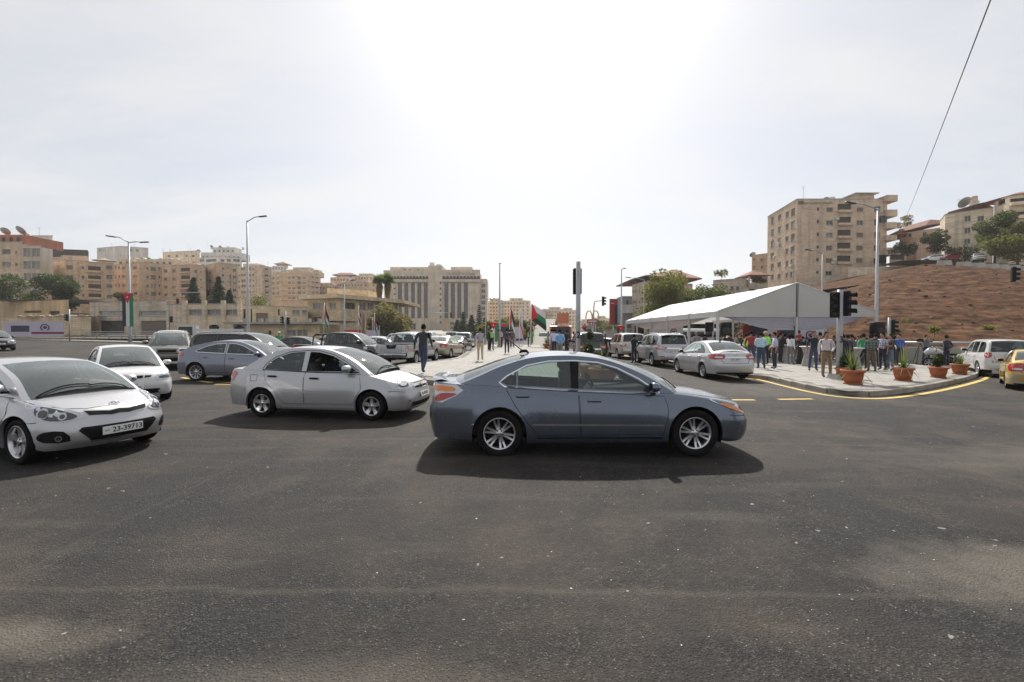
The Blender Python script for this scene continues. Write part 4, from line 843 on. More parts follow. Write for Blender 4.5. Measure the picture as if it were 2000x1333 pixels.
tank(b, C[1].x + 11, C[1].y + 4, h - .2, 1.0, 1.9); tank(b, C[1].x + 13.2, C[1].y + 5, h - .2, .9, 1.8); dish(b, C[1].x + 9, C[1].y + 3, h - .4, 1.0, 180); mast(b, C[1].x + 3.4, C[1].y + 3, h - .4, 4.5)
# terrace walls stepping down to the hill
b, C, h = building('stepped stone retaining wall below the tall apartment block', [(1572, 104), (1610, 103)], 552, 600, ST_D, (), name='retaining_wall', cat='wall', depth=6, parapet=.1)
b2, C, h = building('stone parapet wall climbing right below the apartment block', [(1606, 102), (1660, 100)], 546, 600, ST_D, (), name='retaining_wall', cat='wall', depth=6, parapet=.1)
b3, C, h = building('upper garden wall between apartment block and upper road', [(1655, 100), (1700, 99), (1752, 98), (1810, 97)], 521, 590, ST_C, (), name='retaining_wall', cat='wall', depth=4, parapet=.1)
b4, C, h = building('small tan annex on the terrace right of the apartment block', [(1735, 108), (1768, 108)], 494, 540, ST_D, [[(1737, 478 + 20, 1762, 508, 'void')]], name='annex', depth=8)
b, C, h = building('beige block behind the left end of the tall apartment block', [(1467, 150), (1500, 146)], 500, 590, ST_B, [cols_rows([(1470, 1473), (1484, 1488)], [(505, 511), (520, 526)])], depth=12); dish(b, C[1].x - 2, 2, h - .3, 1.0, 180)
# ---- houses on the upper road
b, C, h = building('tan villa with red tiled roofs on the upper road', [(1754, 118), (1788, 112), (1838, 108)], 452, 520, ST_E, [cols_rows([(1760, 1767), (1770, 1777)], [(457, 464)], 'darkframe'), cols_rows([(1799, 1806), (1818, 1824)], [(455, 463), (470, 477)], 'darkframe')], name='villa', depth=12, parapet=.1)
hip_roof(b, [C[0] + Vector((-1, -.6)), C[1] + Vector((4.0, -1.5)), C[1] + Vector((5, 9)), C[0] + Vector((-1, 10))], h + .15, 1.0, .9); hip_roof(b, [C[1] + Vector((1, -1)), C[2] + Vector((1, -1)), C[2] + Vector((1, 9)), C[1] + Vector((1, 9))], h + 1.0, 1.5, .5); MB().box((0, 0, 0), (.6, .6, 1.4)).obj('chimney', ST_E, b, (C[1].x - 2, C[1].y + 3, h + 2))
b, C, h = building('large cream stone house with paired windows on the upper road', [(1832, 108), (1842, 102), (1936, 96)], 421, 524, ST_C, [(), cols_rows([(1879, 1892), (1904.5, 1917.5)], [(421 + 2, 434), (446, 457), (468, 477)], 'glass')], name='villa', depth=14, parapet=.2)
MB().add([(C[1].x + 6, C[1].y, h), (C[2].x, C[2].y, h), (C[2].x, C[2].y + 8, h), (C[1].x + 6, C[1].y + 8, h), (C[2].x - 2, C[2].y + .2, h + 1.1), (C[2].x - 2, C[2].y + 7.8, h + 1.1)], [(0, 1, 4), (0, 4, 5, 3), (1, 2, 5, 4), (2, 3, 5)]).obj('roof', RTILE, b); MB().box((0, 0, 0), (.7, .7, 1.2)).obj('chimney', ST_C, b, (C[2].x - 2, C[2].y + 2, h + 2.3)); mast(b, C[1].x + 5, C[1].y + 2, h, 4)
b, C, h = building('cream apartment house with long balconies at the right edge', [(1937, 96), (1966, 92), (2100, 88)], 385, 524, ST_C, [cols_rows([(1944, 1958)], [(392, 401), (416, 424)], 'darkframe'), cols_rows([(1968, 1999), (2004, 2040)], [(389, 401), (415, 427), (440, 452), (465, 477)], 'balc')], depth=16)
dish(b, C[1].x - 1, 4, h - .2, 1.3, 180); tank(b, C[1].x + 2, 5, h - .3, .9, 2.0); hip_roof(b, [C[1] + Vector((1, 0)), C[2], C[2] + Vector((0, 8)), C[1] + Vector((1, 8))], h + .3, 1.2, .6)
# ================================================================== vegetation
BARK = mat('bark', (.12, .09, .065), .95, var=(4, .35), bump=(14, .8)); 
def leafmat(name, col, v=.35):
    m = mat(name, col, .7, var=(.9, v), spec=.3)
    return translucent(m, [min(1, c * k) for c, k in zip(col, (2.0, 2.1, 1.2))], .38)
LF_DARK = leafmat('leaf_dark_green', (.040, .055, .022)); LF_MID = leafmat('leaf_olive', (.085, .095, .030)); LF_YEL = leafmat('leaf_yellow_green', (.14, .135, .035)); LF_GREY = leafmat('leaf_grey_green', (.10, .105, .065)); LF_CON = leafmat('needle_dark', (.028, .040, .024)); LF_PALM = leafmat('palm_green', (.085, .12, .038)); LF_DEAD = leafmat('palm_dead', (.24, .17, .09)); LF_WIL = leafmat('tamarisk_brown', (.155, .125, .062)); LF_POT = leafmat('yucca_green', (.045, .070, .020)); LF_POT2 = leafmat('yucca_pale', (.15, .15, .075))
def leaf_cloud(mb, clumps, n, size, rk, m=0, flat=.0, m2=None, p2=.3):
    "n leaf blades scattered through the volume of the clumps"
    tot = sum(c[1] ** 2 for c in clumps)
    for (c, r, sq) in clumps:
        k = int(n * r * r / tot)
        for _ in range(k):
            d = Vector((rk.gauss(0, 1), rk.gauss(0, 1), rk.gauss(0, 1))).normalized() * r * rk.uniform(.35, 1.0) ** .6
            p = Vector(c) + Vector((d.x, d.y, d.z * sq)); s = size * rk.uniform(.6, 1.35)
            a = Vector((rk.gauss(0, 1), rk.gauss(0, 1), rk.gauss(0, .7) - flat)).normalized(); b = a.cross(Vector((rk.gauss(0, 1), rk.gauss(0, 1), rk.gauss(0, 1)))).normalized()
            mb.add([p - a * s - b * s * .12, p - b * s * .42, p + a * s, p + b * s * .42], [(0, 1, 2, 3)], (m2 if (m2 is not None and rk.random() < p2) else m))
def tree(label, base, H, cr, lm, name='tree', seed=0, n=2600, leaf=.28, trunk=.22, tall=1.0, lm2=None, nclump=14, spread=.75, cz=.62, group=None, lean=0, cat='tree', low=.3):
    rk = random.Random(seed + 31); root = empty(name, base, 0, label, cat, group)
    t = MB(); top = Vector((lean, 0, H * .72)); t.tube([(0, 0, -.3), (lean * .2, .02, H * .22), (lean * .6, -.05, H * .45), top], [trunk, trunk * .8, trunk * .55, trunk * .2], 7)
    cl = []
    for k in range(nclump):
        a = rk.uniform(0, 6.28); f = rk.uniform(0, 1) ** .6; z = H * (cz + rk.uniform(-1, 1) * (1 - cz) * .78); z = max(H * low, z)
        ww = math.sqrt(max(.05, 1 - ((z / H - cz) / max(.08, (1.02 - cz) if z / H > cz else (cz - low + .12))) ** 2))
        c = Vector((lean * .8 + math.cos(a) * cr * f * spread * ww, math.sin(a) * cr * f * spread * ww, z)); r = cr * rk.uniform(.26, .46) * (.6 + .4 * ww)
        cl.append((c, r, rk.uniform(.65, .9) * tall)); st = Vector((lean * .4, 0, H * rk.uniform(.25, .5))); t.tube([st, st.lerp(c, .55) + Vector((0, 0, .1 * H)), c], [trunk * .42, trunk * .26, trunk * .08], 5)
    t.obj('trunk', BARK, root)
    mb = MB(); leaf_cloud(mb, cl, n, leaf, rk, 0, .2, 1 if lm2 else None, .35); mb.obj('crown', [lm, lm2 or lm], root)
    return root
def conifer(label, base, H, rb, seed=0, n=22, m=None, group=None, name='conifer_tree'):
    rk = random.Random(seed); root = empty(name, base, 0, label, 'tree', group)
    MB().tube([(0, 0, -.3), (0, 0, H * .98)], [.22, .03], 7).obj('trunk', BARK, root)
    mb = MB()
    for k in range(n):
        f = k / n; z = H * (.08 + .92 * f); rr = rb * (1 - f) ** .85 + .12
        for j in range(max(6, int(15 * (1 - f) + 6))):
            a = rk.uniform(0, 6.28); l = rr * rk.uniform(.65, 1.12); d = Vector((math.cos(a), math.sin(a), 0)); s = Vector((-d.y, d.x, 0)); dr = rk.uniform(.15, .42)
            for q in range(5):
                g = (q + .6) / 5; p = d * l * g + Vector((0, 0, z - dr * l * g + rk.uniform(-.1, .1))); w = (.32 + rb * .06) * (1.1 - g * .6)
                for sg in (-1, 1):
                    e = p + s * sg * w * rk.uniform(.7, 1.2) + d * w * .6 + Vector((0, 0, -w * rk.uniform(.1, .6))); mb.add([p - d * .12, p + d * .10 + Vector((0, 0, .05)), e], [(0, 1, 2)])
                    mb.add([p, p + Vector((0, 0, .16)) + s * sg * .05, e + Vector((0, 0, .14))], [(0, 1, 2)])
    mb.obj('crown', m or LF_CON, root); return root
def palm(label, base, H, seed=0, group=None):
    rk = random.Random(seed); root = empty('palm_tree', base, 0, label, 'tree', group)
    t = MB(); P = [(0, 0, -.2)]
    for k in range(1, 13): P.append((.15 * math.sin(k * .5 + seed), 0, H * k / 12))
    t.tube(P, [.34] + [.22 + (.02 if k % 2 else 0) for k in range(12)], 8); t.obj('trunk', BARK, root); top = Vector(P[-1])
    fr = MB()
    for k in range(64):
        a = rk.uniform(0, 6.28); el = rk.uniform(-.15, 1.4); l = rk.uniform(1.5, 2.1); d = Vector((math.cos(a) * math.cos(el), math.sin(a) * math.cos(el), math.sin(el))); s = d.cross(Vector((0, 0, 1))); s = s.normalized() if s.length > .1 else Vector((1, 0, 0)); u = s.cross(d)
        fr.tube([top, top + d * l * .5], .03, 4); c = top + d * l * .5
        for j in range(15):   # fan of stiff blades
            an = R(-110 + 220 * j / 14); e = c + (d * math.cos(an) + s * math.sin(an)) * l * .62 * rk.uniform(.85, 1.1) + Vector((0, 0, -.22 * abs(math.sin(an)))); w = (d * -math.sin(an) + s * math.cos(an)) * .045; fr.add([c - w, c.lerp(e, .5) - w * 1.4 + u * .02, e, c.lerp(e, .5) + w * 1.4 + u * .02, c + w], [(0, 1, 2, 3, 4)])
    fr.obj('fronds', LF_PALM, root)
    dd = MB()
    for k in range(420):
        a = rk.uniform(0, 6.28); z0 = rk.uniform(-3.4, -.1); r0 = .3 + .75 * min(1, (z0 + 3.6) / 2.6) * rk.uniform(.5, 1); p = top + Vector((math.cos(a) * .2, math.sin(a) * .2, z0 + .5)); e = top + Vector((math.cos(a) * r0, math.sin(a) * r0, z0 - .8)); s = Vector((-math.sin(a), math.cos(a), 0)) * .11; dd.add([p - s * .4, p.lerp(e, .6) - s, e, p.lerp(e, .6) + s], [(0, 1, 2, 3)])
    dd.obj('dead_fronds', LF_DEAD, root); return root
G0 = lambda px, Y, z=None: Vector(((px - 1000) * Y / FPX, Y, gz((px - 1000) * Y / FPX) if z is None else z))
tree('dark spreading tree cut off by the left picture edge', G0(-12, 100, zat(612, 100)), 8.6, 6.2, LF_DARK, seed=1, n=5000, leaf=.30)
tree('dark round tree in front of the tan block with parasol roof', G0(118, 98, zat(606, 98)), 7.4, 6.0, LF_DARK, seed=2, n=6500, leaf=.28, cz=.55, low=.12)
tree('thin grey shrub before the glazed balcony bay', G0(62, 104, zat(600, 104)), 3.6, 2.2, LF_MID, seed=3, n=700, leaf=.2, name='shrub', cat='shrub', low=.1)
tree('small dark bush left of the tall flag lamp post', G0(245, 120, zat(600, 120)), 3.8, 2.6, LF_DARK, seed=4, n=1100, leaf=.24, name='shrub', cat='shrub', low=.05)
conifer('left dark conifer behind the long workshop', G0(379, 112, zat(600, 112)), 7.4, 2.3, 1)
conifer('broad dark conifer behind the long workshop roof', G0(428, 112, zat(600, 112)), 7.6, 2.9, 2)
conifer('short dark conifer right of the broad one', G0(449, 110, zat(600, 110)), 4.2, 1.6, 3, 14)
tree('low hedge-like bushes along the roof edge of the warehouse', G0(498, 100, zat(600, 100)), 2.0, 4.2, LF_MID, seed=5, n=900, leaf=.2, name='shrub', cat='shrub', low=.1, trunk=.05)
palm('left of two fan palms with dry skirts before the hotel', G0(741, 98), zat(558, 98) + .3, 1, 'fan palms'); palm('right of two fan palms with dry skirts before the hotel', G0(757, 100), zat(554, 100) + .2, 3, 'fan palms')
tree('brown feathery tamarisk below the palms', G0(757, 84), 6.0, 5.8, LF_WIL, seed=6, n=8000, leaf=.34, lm2=LF_GREY, cz=.45, low=.05, nclump=20, name='tamarisk_tree')
tree('brownish bush right of the tamarisk', G0(784, 88), 4.4, 4.4, LF_WIL, seed=7, n=4200, leaf=.3, lm2=LF_GREY, cz=.45, low=.05, name='shrub', cat='shrub')
for i, (px, Y, hh, rr, lb) in enumerate(((905, 132, 6.4, 2.2, 'first dark conifer right of the hotel porch'), (921, 130, 5.6, 2.0, 'second dark conifer right of the hotel porch'), (936, 134, 8.2, 1.5, 'slim dark conifer at the hotel corner'), (947, 130, 5.0, 1.6, 'small dark conifer beyond the hotel corner'), (893, 138, 4.6, 2.0, 'low dark conifer against the hotel porch'))): conifer(lb, G0(px, Y), hh * 1.25, rr * 1.2, 10 + i, 16)
for i, (px, Y, hh, rr, lm, lb) in enumerate(((958, 100, 4.8, 2.0, LF_YEL, 'yellow-green tree left of the first banner'), (975, 108, 5.0, 2.4, LF_MID, 'olive tree behind the first vertical banner'), (1003, 104, 5.6, 2.6, LF_YEL, 'yellow-green tree behind the middle flags'), (1026, 110, 5.2, 2.2, LF_MID, 'olive tree between white flag and big flag'), (1065, 190, 10.5, 5.0, LF_GREY, 'grey-green tree over the flyover ramp'), (1082, 200, 8.5, 4.0, LF_GREY, 'second grey-green tree over the flyover ramp'))): tree(lb, G0(px, Y), hh, rr * 1.3, lm, seed=40 + i, n=1800, leaf=.3, cz=.55, low=.1)
for i, (px, Y, hh, rr, lm, lb) in enumerate(((1178, 120, 5.4, 3.0, LF_DARK, 'dark street tree left of the red totem'), (1192, 110, 4.6, 2.4, LF_GREY, 'grey bush below the red totem'), (1168, 150, 6.0, 2.4, LF_DARK, 'dark tree behind the arch sign'))): tree(lb, G0(px, Y), hh, rr * 1.3, lm, seed=60 + i, n=1800, leaf=.26, low=.1, lm2=LF_WIL)
tree('tall yellow-green tree on the left of the marquee background', G0(1300, 82), 13.6, 6.0, LF_YEL, seed=70, n=10000, leaf=.27, lm2=LF_MID, cz=.52, low=.15, nclump=34)
tree('dark olive tree in the middle behind the marquee', G0(1345, 86), 12.0, 6.2, LF_MID, seed=71, n=9000, leaf=.27, lm2=LF_DARK, cz=.5, low=.12, nclump=30)
tree('rounded dark tree right of the olive one behind the marquee', G0(1386, 86), 11.4, 6.0, LF_DARK, seed=72, n=9000, leaf=.27, lm2=LF_MID, cz=.5, low=.12, nclump=30)
tree('small dark tree by the grey-beige house', G0(1410, 92), 6.8, 2.6, LF_DARK, seed=73, n=1500, leaf=.25, low=.2)
tree('green shrub on the roof of the grey-beige house', G0(1408, 104, zat(546, 104)), 1.9, 1.8, LF_MID, seed=74, n=500, leaf=.2, name='shrub', cat='shrub', low=.05, trunk=.06)
tree('leafy shrub filling the gazebo', G0(1480, 103, zat(556, 103)), 1.6, 2.0, LF_MID, seed=75, n=700, leaf=.2, name='shrub', cat='shrub', low=.0, trunk=.05)
tree('pale sparse tree behind the villa gable on the upper road', G0(1766, 128, zat(480, 128)), 8.6, 2.4, LF_WIL, seed=76, n=1000, leaf=.22, cz=.6, low=.1)
tree('dark garden tree beside the tan villa', G0(1826, 99, zat(512, 99)), 6.6, 3.0, LF_DARK, seed=77, n=2200, leaf=.25)
tree('low dark garden tree left of the tan villa', G0(1762, 104, zat(506, 104)), 3.4, 3.0, LF_DARK, seed=78, n=1500, leaf=.24, low=.1, name='shrub', cat='shrub')
tree('tall dark tree before the cream apartment house', G0(1940, 88, zat(512, 88)), 9.6, 4.2, LF_DARK, seed=79, n=6000, leaf=.26, lm2=LF_MID, cz=.55, low=.05, nclump=20)
tree('olive tree at the right edge of the upper road', G0(1985, 84, zat(514, 84)), 7.4, 5.2, LF_MID, seed=80, n=6500, leaf=.26, lm2=LF_YEL, cz=.55, low=.1, nclump=20)
for i, px in enumerate((1852, 1861, 1871, 1883, 1893, 1904)):
    rk = random.Random(90 + i); root = empty('cypress_tree', G0(px, 95, zat(512, 95)), 0, 'dark clipped cypress number %s along the cream house wall, counted from the villa' % ('one two three four five six'.split()[i]), 'tree', 'clipped cypresses along the cream house')
    MB().tube([(0, 0, 0), (0, 0, 3)], [.12, .03], 6).obj('trunk', BARK, root); mb = MB(); hh = rk.uniform(2.6, 3.6)
    leaf_cloud(mb, [((0, 0, hh * (k + .5) / 6), .62 * (1 - .45 * abs(k - 2) / 4), 1.2) for k in range(6)], 600, .15, rk); mb.obj('crown', LF_DARK, root)
for i, (px, py, hh, rr) in enumerate(((1762, 636, .5, .8), (1848, 634, .7, .9), (1826, 652, .5, .6), (1966, 626, .6, .8), (1932, 648, .5, .6), (1742, 655, .4, .6), (1470, 640, .8, 1.2))):
    tree(('small yellow scrub tuft low on the earth hill', 'olive scrub tuft in the middle of the earth hill', 'dry scrub tuft near the foot of the hill', 'green scrub tuft high on the right of the hill', 'scrub tuft above the parked white off-roader', 'scrub tuft beside the marquee loudspeaker', 'scrub seen through the marquee on the hill foot')[i], G0(px, 38 + (660 - py) * .3, None) if False else at(px, py, 37 + (655 - py) * .38), hh, rr, LEAFDRY if i % 2 else LF_YEL, seed=100 + i, n=260, leaf=.14, name='scrub_plant', cat='plant', low=.0, trunk=.03)
# ---- terracotta planters
TERRA = mat('terracotta', (.36, .115, .045), .75, var=(3, .15)); SOIL = mat('soil', (.09, .065, .045), .95)
def planter(label, p, r=.42, h=.42, kind='yucca', seed=0, bowl=False, ph=1.0, group=None):
    rk = random.Random(seed); root = empty('planter', p, 0, label, 'planter', group); b = MB()
    if bowl: prof = [(r * .45, 0), (r * .5, .04), (r * .8, h * .5), (r * 1.0, h * .92), (r * 1.06, h), (r * .98, h), (r * .9, h * .85)]
    else: prof = [(r * .62, .04), (r * .70, .05), (r * .86, h * .45), (r * .92, h * .80), (r * 1.05, h * .84), (r * 1.1, h * .92), (r * 1.05, h), (r * .93, h), (r * .88, h * .86)]
    b.lathe(prof, 24); b.obj('pot', TERRA, root); MB().lathe([(.001, h * .86), (r * .9, h * .86)], 18).obj('soil', SOIL, root)
    MB().lathe([(.001, .0), (r * .8, .0), (r * .86, .045), (r * .8, .05), (.001, .05)], 20).obj('saucer', TERRA, root)
    f = MB()
    if kind == 'yucca':
        for k in range(54):
            a = rk.uniform(0, 6.28); el = rk.uniform(.0, 1.5); l = ph * rk.uniform(.65, 1.15); d = Vector((math.cos(a) * math.cos(el), math.sin(a) * math.cos(el), math.sin(el))); c = Vector((rk.uniform(-.06, .06), rk.uniform(-.06, .06), h * .88)); s = Vector((-math.sin(a), math.cos(a), 0)); pts = []
            for q in range(6): g = q / 5; pts.append(c + d * l * g + Vector((0, 0, -.55 * l * g * g * math.cos(el) * rk.uniform(.8, 1.2))))
            w = [.012, .017, .017, .013, .008, .002]; mi = 1 if rk.random() < .4 else 0
            for q in range(5): f.add([pts[q] - s * w[q], pts[q + 1] - s * w[q + 1], pts[q + 1] + s * w[q + 1], pts[q] + s * w[q]], [(0, 1, 2, 3)], mi)
        f.obj('leaves', [LF_POT, LF_POT2], root)
    elif kind == 'bush': leaf_cloud(f, [((0, 0, h + .22 * ph), r * .62, 1.1), ((.08, .05, h + .42 * ph), r * .42, 1.0)], 420, .07, rk); f.obj('leaves', LF_DARK, root)
    elif kind == 'broad':
        for k in range(26):
            a = rk.uniform(0, 6.28); el = rk.uniform(.5, 1.45); l = ph * rk.uniform(.5, .9); d = Vector((math.cos(a) * math.cos(el), math.sin(a) * math.cos(el), math.sin(el))); c = Vector((0, 0, h * .86)); s = Vector((-math.sin(a), math.cos(a), 0)); f.add([c, c + d * l * .5 - s * .07, c + d * l, c + d * l * .5 + s * .07], [(0, 1, 2, 3)])
        f.obj('leaves', LF_MID, root)
    return root
planter('terracotta planter with thin yucca beside signal pole 3', gp(1667, 751, .17), .34, .50, 'yucca', 1, ph=1.0); planter('terracotta planter with upright yucca, second from signal pole 3', gp(1765, 744, .17), .33, .50, 'yucca', 2, ph=1.05); planter('terracotta planter with small dark bush, third from signal pole 3', gp(1834, 738, .17), .32, .45, 'bush', 3); planter('terracotta planter with dense spiky plant near the island tip', gp(1876, 731, .17), .33, .48, 'yucca', 4, ph=.8); planter('terracotta planter half hidden at the island tip', gp(1898, 722, .17), .33, .46, 'bush', 5, ph=1.3)
planter('terracotta planter behind the leg of signal pole 3', gp(1652, 742, .17), .32, .45, 'bush', 6)
planter('wide terracotta bowl on the median seen through the blue-grey saloon', on(3.0, 14.9, .17), .46, .46, 'yucca', 7, ph=.9); planter('terracotta pot with light green sapling on the median behind the saloon roof', on(2.75, 16.4, .17), .35, .42, 'bush', 8, ph=2.6)
planter('front wide terracotta bowl with broad leaves on the median', gp(1083, 689, .17), .55, .5, 'broad', 9, True); planter('rear wide terracotta bowl with broad leaves on the median', gp(1070, 681, .17), .55, .5, 'broad', 10, True)
# ================================================================== vehicles
def sst(a, b, x):
    t = max(0, min(1, (x - a) / (b - a))); return t * t * (3 - 2 * t)
PF_DEF = [(0, .10), (.12, .035), (.3, .0), (.5, .0), (.62, .035), (.8, .09), (.92, .15), (1, .24)]
PR_DEF = [(0, .08), (.15, .03), (.35, .0), (.52, .0), (.58, .03), (.8, .05), (.93, .06), (1, .09)]
PS_DEF = [(0, .045), (.07, .02), (.3, .004), (.45, .0), (.6, .0), (.68, .012), (.82, .025), (.93, .05), (1, .085)]
F_DEF = [(0, 0), (-.008, .25), (-.03, .47), (-.085, .67), (-.19, .83), (-.38, .935), (-.68, .985)]
R_DEF = [(.62, .985), (.36, .945), (.18, .87), (.075, .73), (.025, .5), (.006, .25), (0, 0)]
_WH = {}
def wheel_meshes(rt, rr, style, wid=.21):
    key = (round(rt, 3), round(rr, 3), style)
    if key in _WH: return _WH[key]
    t = MB(); h = wid / 2
    t.lathe([(rr * .98, -h * .8), (rr + .01, -h), (rt * .93, -h), (rt * .985, -h * .82), (rt, -h * .5), (rt, h * .5), (rt * .985, h * .82), (rt * .93, h), (rr + .035, h * 1.02), (rr + .012, h * .95), (rr, h * .8)], 32, axis='y')
    tm = t.mesh('tyre', RUBBER)
    m = MB()
    m.lathe([(rr * 1.0, -h * .8), (rr * .93, -h * .5), (rr * .90, h * .35), (rr * .93, h * .7), (rr * 1.0, h * .88), (rr * 1.02, h * .93), (rr * .97, h * .95), (rr * .92, h * .72)], 32, 0, axis='y')
    m.lathe([(.001, h * .05), (rr * .75, h * .05), (rr * .92, -h * .2)], 24, 1, axis='y')
    def spoke(a0, w0, w1, r0=.16, r1=.95, y0=.62, y1=.80, dy=.16, lean=0.0):
        n = 5; vs = []
        for i in range(n):
            f = i / (n - 1); r = rr * (r0 + (r1 - r0) * f); w = rr * (w0 + (w1 - w0) * f); yy = h * (y0 + (y1 - y0) * f - .1 * math.sin(f * math.pi))
            a = a0 + lean * f
            ct, st = math.cos(a), math.sin(a)
            for (o, d) in ((-w, -dy * h * 2), (-w * .78, 0), (w * .78, 0), (w, -dy * h * 2)):
                vs.append((r * ct - o * st, yy + d, r * st + o * ct))
        fs = []
        for i in range(n - 1):
            for k in range(3): fs.append((i * 4 + k, i * 4 + k + 1, (i + 1) * 4 + k + 1, (i + 1) * 4 + k)[::-1])
        m.add(vs, fs, 0, False)
    if style == 'double6':
        for k in range(6):
            for s_ in (-1, 1): spoke(R(76 + 60 * k + s_ * 9.5), .085, .075, .2, .96, .66, .84)
    elif style == 'five':
        for k in range(5): spoke(R(90 + 72 * k), .15, .24, .1, .96, .62, .84)
    elif style == 'cover5':
        for k in range(5): spoke(R(90 + 72 * k), .20, .28, .1, .97, .7, .86)
    elif style == 'ten':
        for k in range(5):
            for s_ in (-1, 1): spoke(R(90 + 72 * k + s_ * 14), .07, .06, .2, .96, .66, .84, lean=R(9 * s_))
    elif style == 'seven':
        for k in range(9): spoke(R(90 + 40 * k), .07, .085, .15, .96, .64, .82, lean=R(12))
    elif style == 'steel':
        m.lathe([(.001, h * .5), (rr * .35, h * .5), (rr * .55, h * .2), (rr * .92, h * .45)], 20, 0, axis='y')
    else:
        for k in range(6): spoke(R(90 + 60 * k), .13, .17, .15, .96, .62, .82)
    m.lathe([(.001, h * .80), (rr * .13, h * .80), (rr * .22, h * .70), (rr * .26, h * .5)], 20, 0, axis='y')
    for k in range(5):
        a = R(90 + 36 + 72 * k); m.lathe([(.0005, h * .77), (.011, h * .77), (.012, h * .6)], 6, 1, axis='y', M=Matrix.Translation((rr * .19 * math.cos(a), 0, rr * .19 * math.sin(a))))
    rm = m.mesh('rim', [ALLOY, BLACK])
    _WH[key] = (tm, rm); return _WH[key]

def body_shape(S):
    hw, wb, xf, xr = S['hw'], S['wb'], S['xf'], S['xr']; rt = S['rt']; Ra = rt * S.get('arch', 1.16); zr = S.get('rock', .2)
    zcT = S['deck'][::-1] if S['deck'][0][0] > S['deck'][-1][0] else S['deck']
    zcT = [tuple(p) for p in smooth_poly(zcT, 5)]
    zc = lambda x: lerp_tab(zcT, x)
    dropT = S.get('drop', [(xr, .05), (xr + .6, .05), (-.5, .06), (.9, .07), (xf - .3, .10), (xf, .13)])
    PF, PR, PS = S.get('PF', PF_DEF), S.get('PR', PR_DEF), S.get('PS', PS_DEF)
    ztop = lambda x, y: zc(x) - lerp_tab(dropT, x) * min(1.15, abs(y) / (hw * .95)) ** 2.6
    q = S.get('q', 1.0)
    F = smooth_poly([(xf + a, b * hw) for a, b in S.get('F', F_DEF)], max(2, int(3 * q)))
    Rr = smooth_poly([(xr + a, b * hw) for a, b in S.get('R', R_DEF)], max(2, int(3 * q)))
    smp = []
    nF = len(F)
    for i, p in enumerate(F): smp.append([p[0], p[1], 1 - sst(.45, 1, i / (nF - 1)), 0, zr + S.get('zf', .0)])
    fa, ra = wb / 2, -wb / 2
    xs = []
    na = max(8, int(14 * q))
    x_hi, x_lo = F[-1][0], Rr[0][0]
    def arch_x(c): return [(c + Ra * math.cos(math.pi * k / na), rt + Ra * math.sin(math.pi * k / na)) for k in range(na + 1)]
    side = []
    for (x, z) in arch_x(fa):
        side.append((x, z))
    side.insert(0, (fa + Ra + .001, zr + .02)); side.append((fa - Ra - .001, zr))
    n = max(4, int(12 * q)); a, b = fa - Ra - .001, ra + Ra + .001
    for k in range(1, n): side.append((a + (b - a) * k / n, zr))
    side.append((ra + Ra + .001, zr)); side += arch_x(ra); side.append((ra - Ra - .001, zr + .03))
    # side samples outside the end curves are folded into the ends
    out = []
    fx = [(p[0], p[1]) for p in F]; rx = [(p[0], p[1]) for p in Rr]
    def yout(x):
        if x > x_hi:
            for (p, q_) in zip(fx, fx[1:]):
                if q_[0] <= x <= p[0]: return p[1] + (q_[1] - p[1]) * (p[0] - x) / max(1e-6, p[0] - q_[0])
        if x < x_lo:
            for (p, q_) in zip(rx, rx[1:]):
                if q_[0] <= x <= p[0]: return p[1] + (q_[1] - p[1]) * (p[0] - x) / max(1e-6, p[0] - q_[0])
        t = (x - x_lo) / (x_hi - x_lo); return hw * (.985 + .015 * math.sin(max(0, min(1, t)) * math.pi) ** .5)
    for s_ in smp:
        if s_[0] > side[0][0] + .02: out.append(s_)
    for (x, z) in side:
        out.append([x, yout(x), 0.0, 0.0, z])
    nR = len(Rr)
    for i, p in enumerate(Rr):
        if p[0] < side[-1][0] - .02: out.append([p[0], p[1], 0, 0, zr + S.get('zrr', .05)])
    for s_ in out:   # end weights from position along the bend
        yf = s_[1] / hw
        if s_[0] > fa: s_[2] = 1 - sst(.62, .97, yf)
        if s_[0] < ra: s_[3] = 1 - sst(.62, .97, yf)
    T = S.get('rows', [0, .06, .14, .24, .36, .48, .58, .68, .78, .87, .94, 1])
    cols = []
    N = len(out)
    for i, s_ in enumerate(out):
        p0 = out[max(0, i - 1)]; p1 = out[min(N - 1, i + 1)]
        k = i
        tx, ty = p1[0] - p0[0], p1[1] - p0[1]
        if i == 0: nx, ny = 1, 0
        elif i == N - 1: nx, ny = -1, 0
        else:
            l = math.hypot(tx, ty) or 1; nx, ny = ty / l, -tx / l
        if s_[0] < fa + Ra + .01 and s_[0] > ra - Ra - .01: nx, ny = 0, 1
        x, y, wf, wr, zl = s_
        # top point by iteration
        dtop = wf * PF[-1][1] + wr * PR[-1][1] + (1 - wf - wr) * PS[-1][1]
        xt, yt = x - nx * dtop, y - ny * dtop
        zt = ztop(xt, yt)
        col = []
        for t in T:
            z = zl + (zt - zl) * t
            zn = max(0, min(1, (z - zr) / (zt - zr)))
            d = wf * lerp_tab(PF, zn) + wr * lerp_tab(PR, zn) + (1 - wf - wr) * lerp_tab(PS, zn)
            for c in (fa, ra):   # arch lips stand slightly proud
                rr_ = math.hypot(x - c, z - rt)
                d -= S.get('flare', .012) * max(0, 1 - abs(rr_ - Ra) / .10) * (1 if z > rt * .6 else 0)
            col.append(Vector((x - nx * d, max(0, y - ny * d), z)))
        cols.append(col)
    for i in range(1, N):   # keep the top row monotonic in x
        if cols[i][-1].x > cols[i - 1][-1].x: cols[i][-1].x = cols[i - 1][-1].x
    tops = [(c[-1].x, c[-1].y) for c in cols]
    tt = sorted(tops)
    def yS(x): return lerp_tab(tt, x)
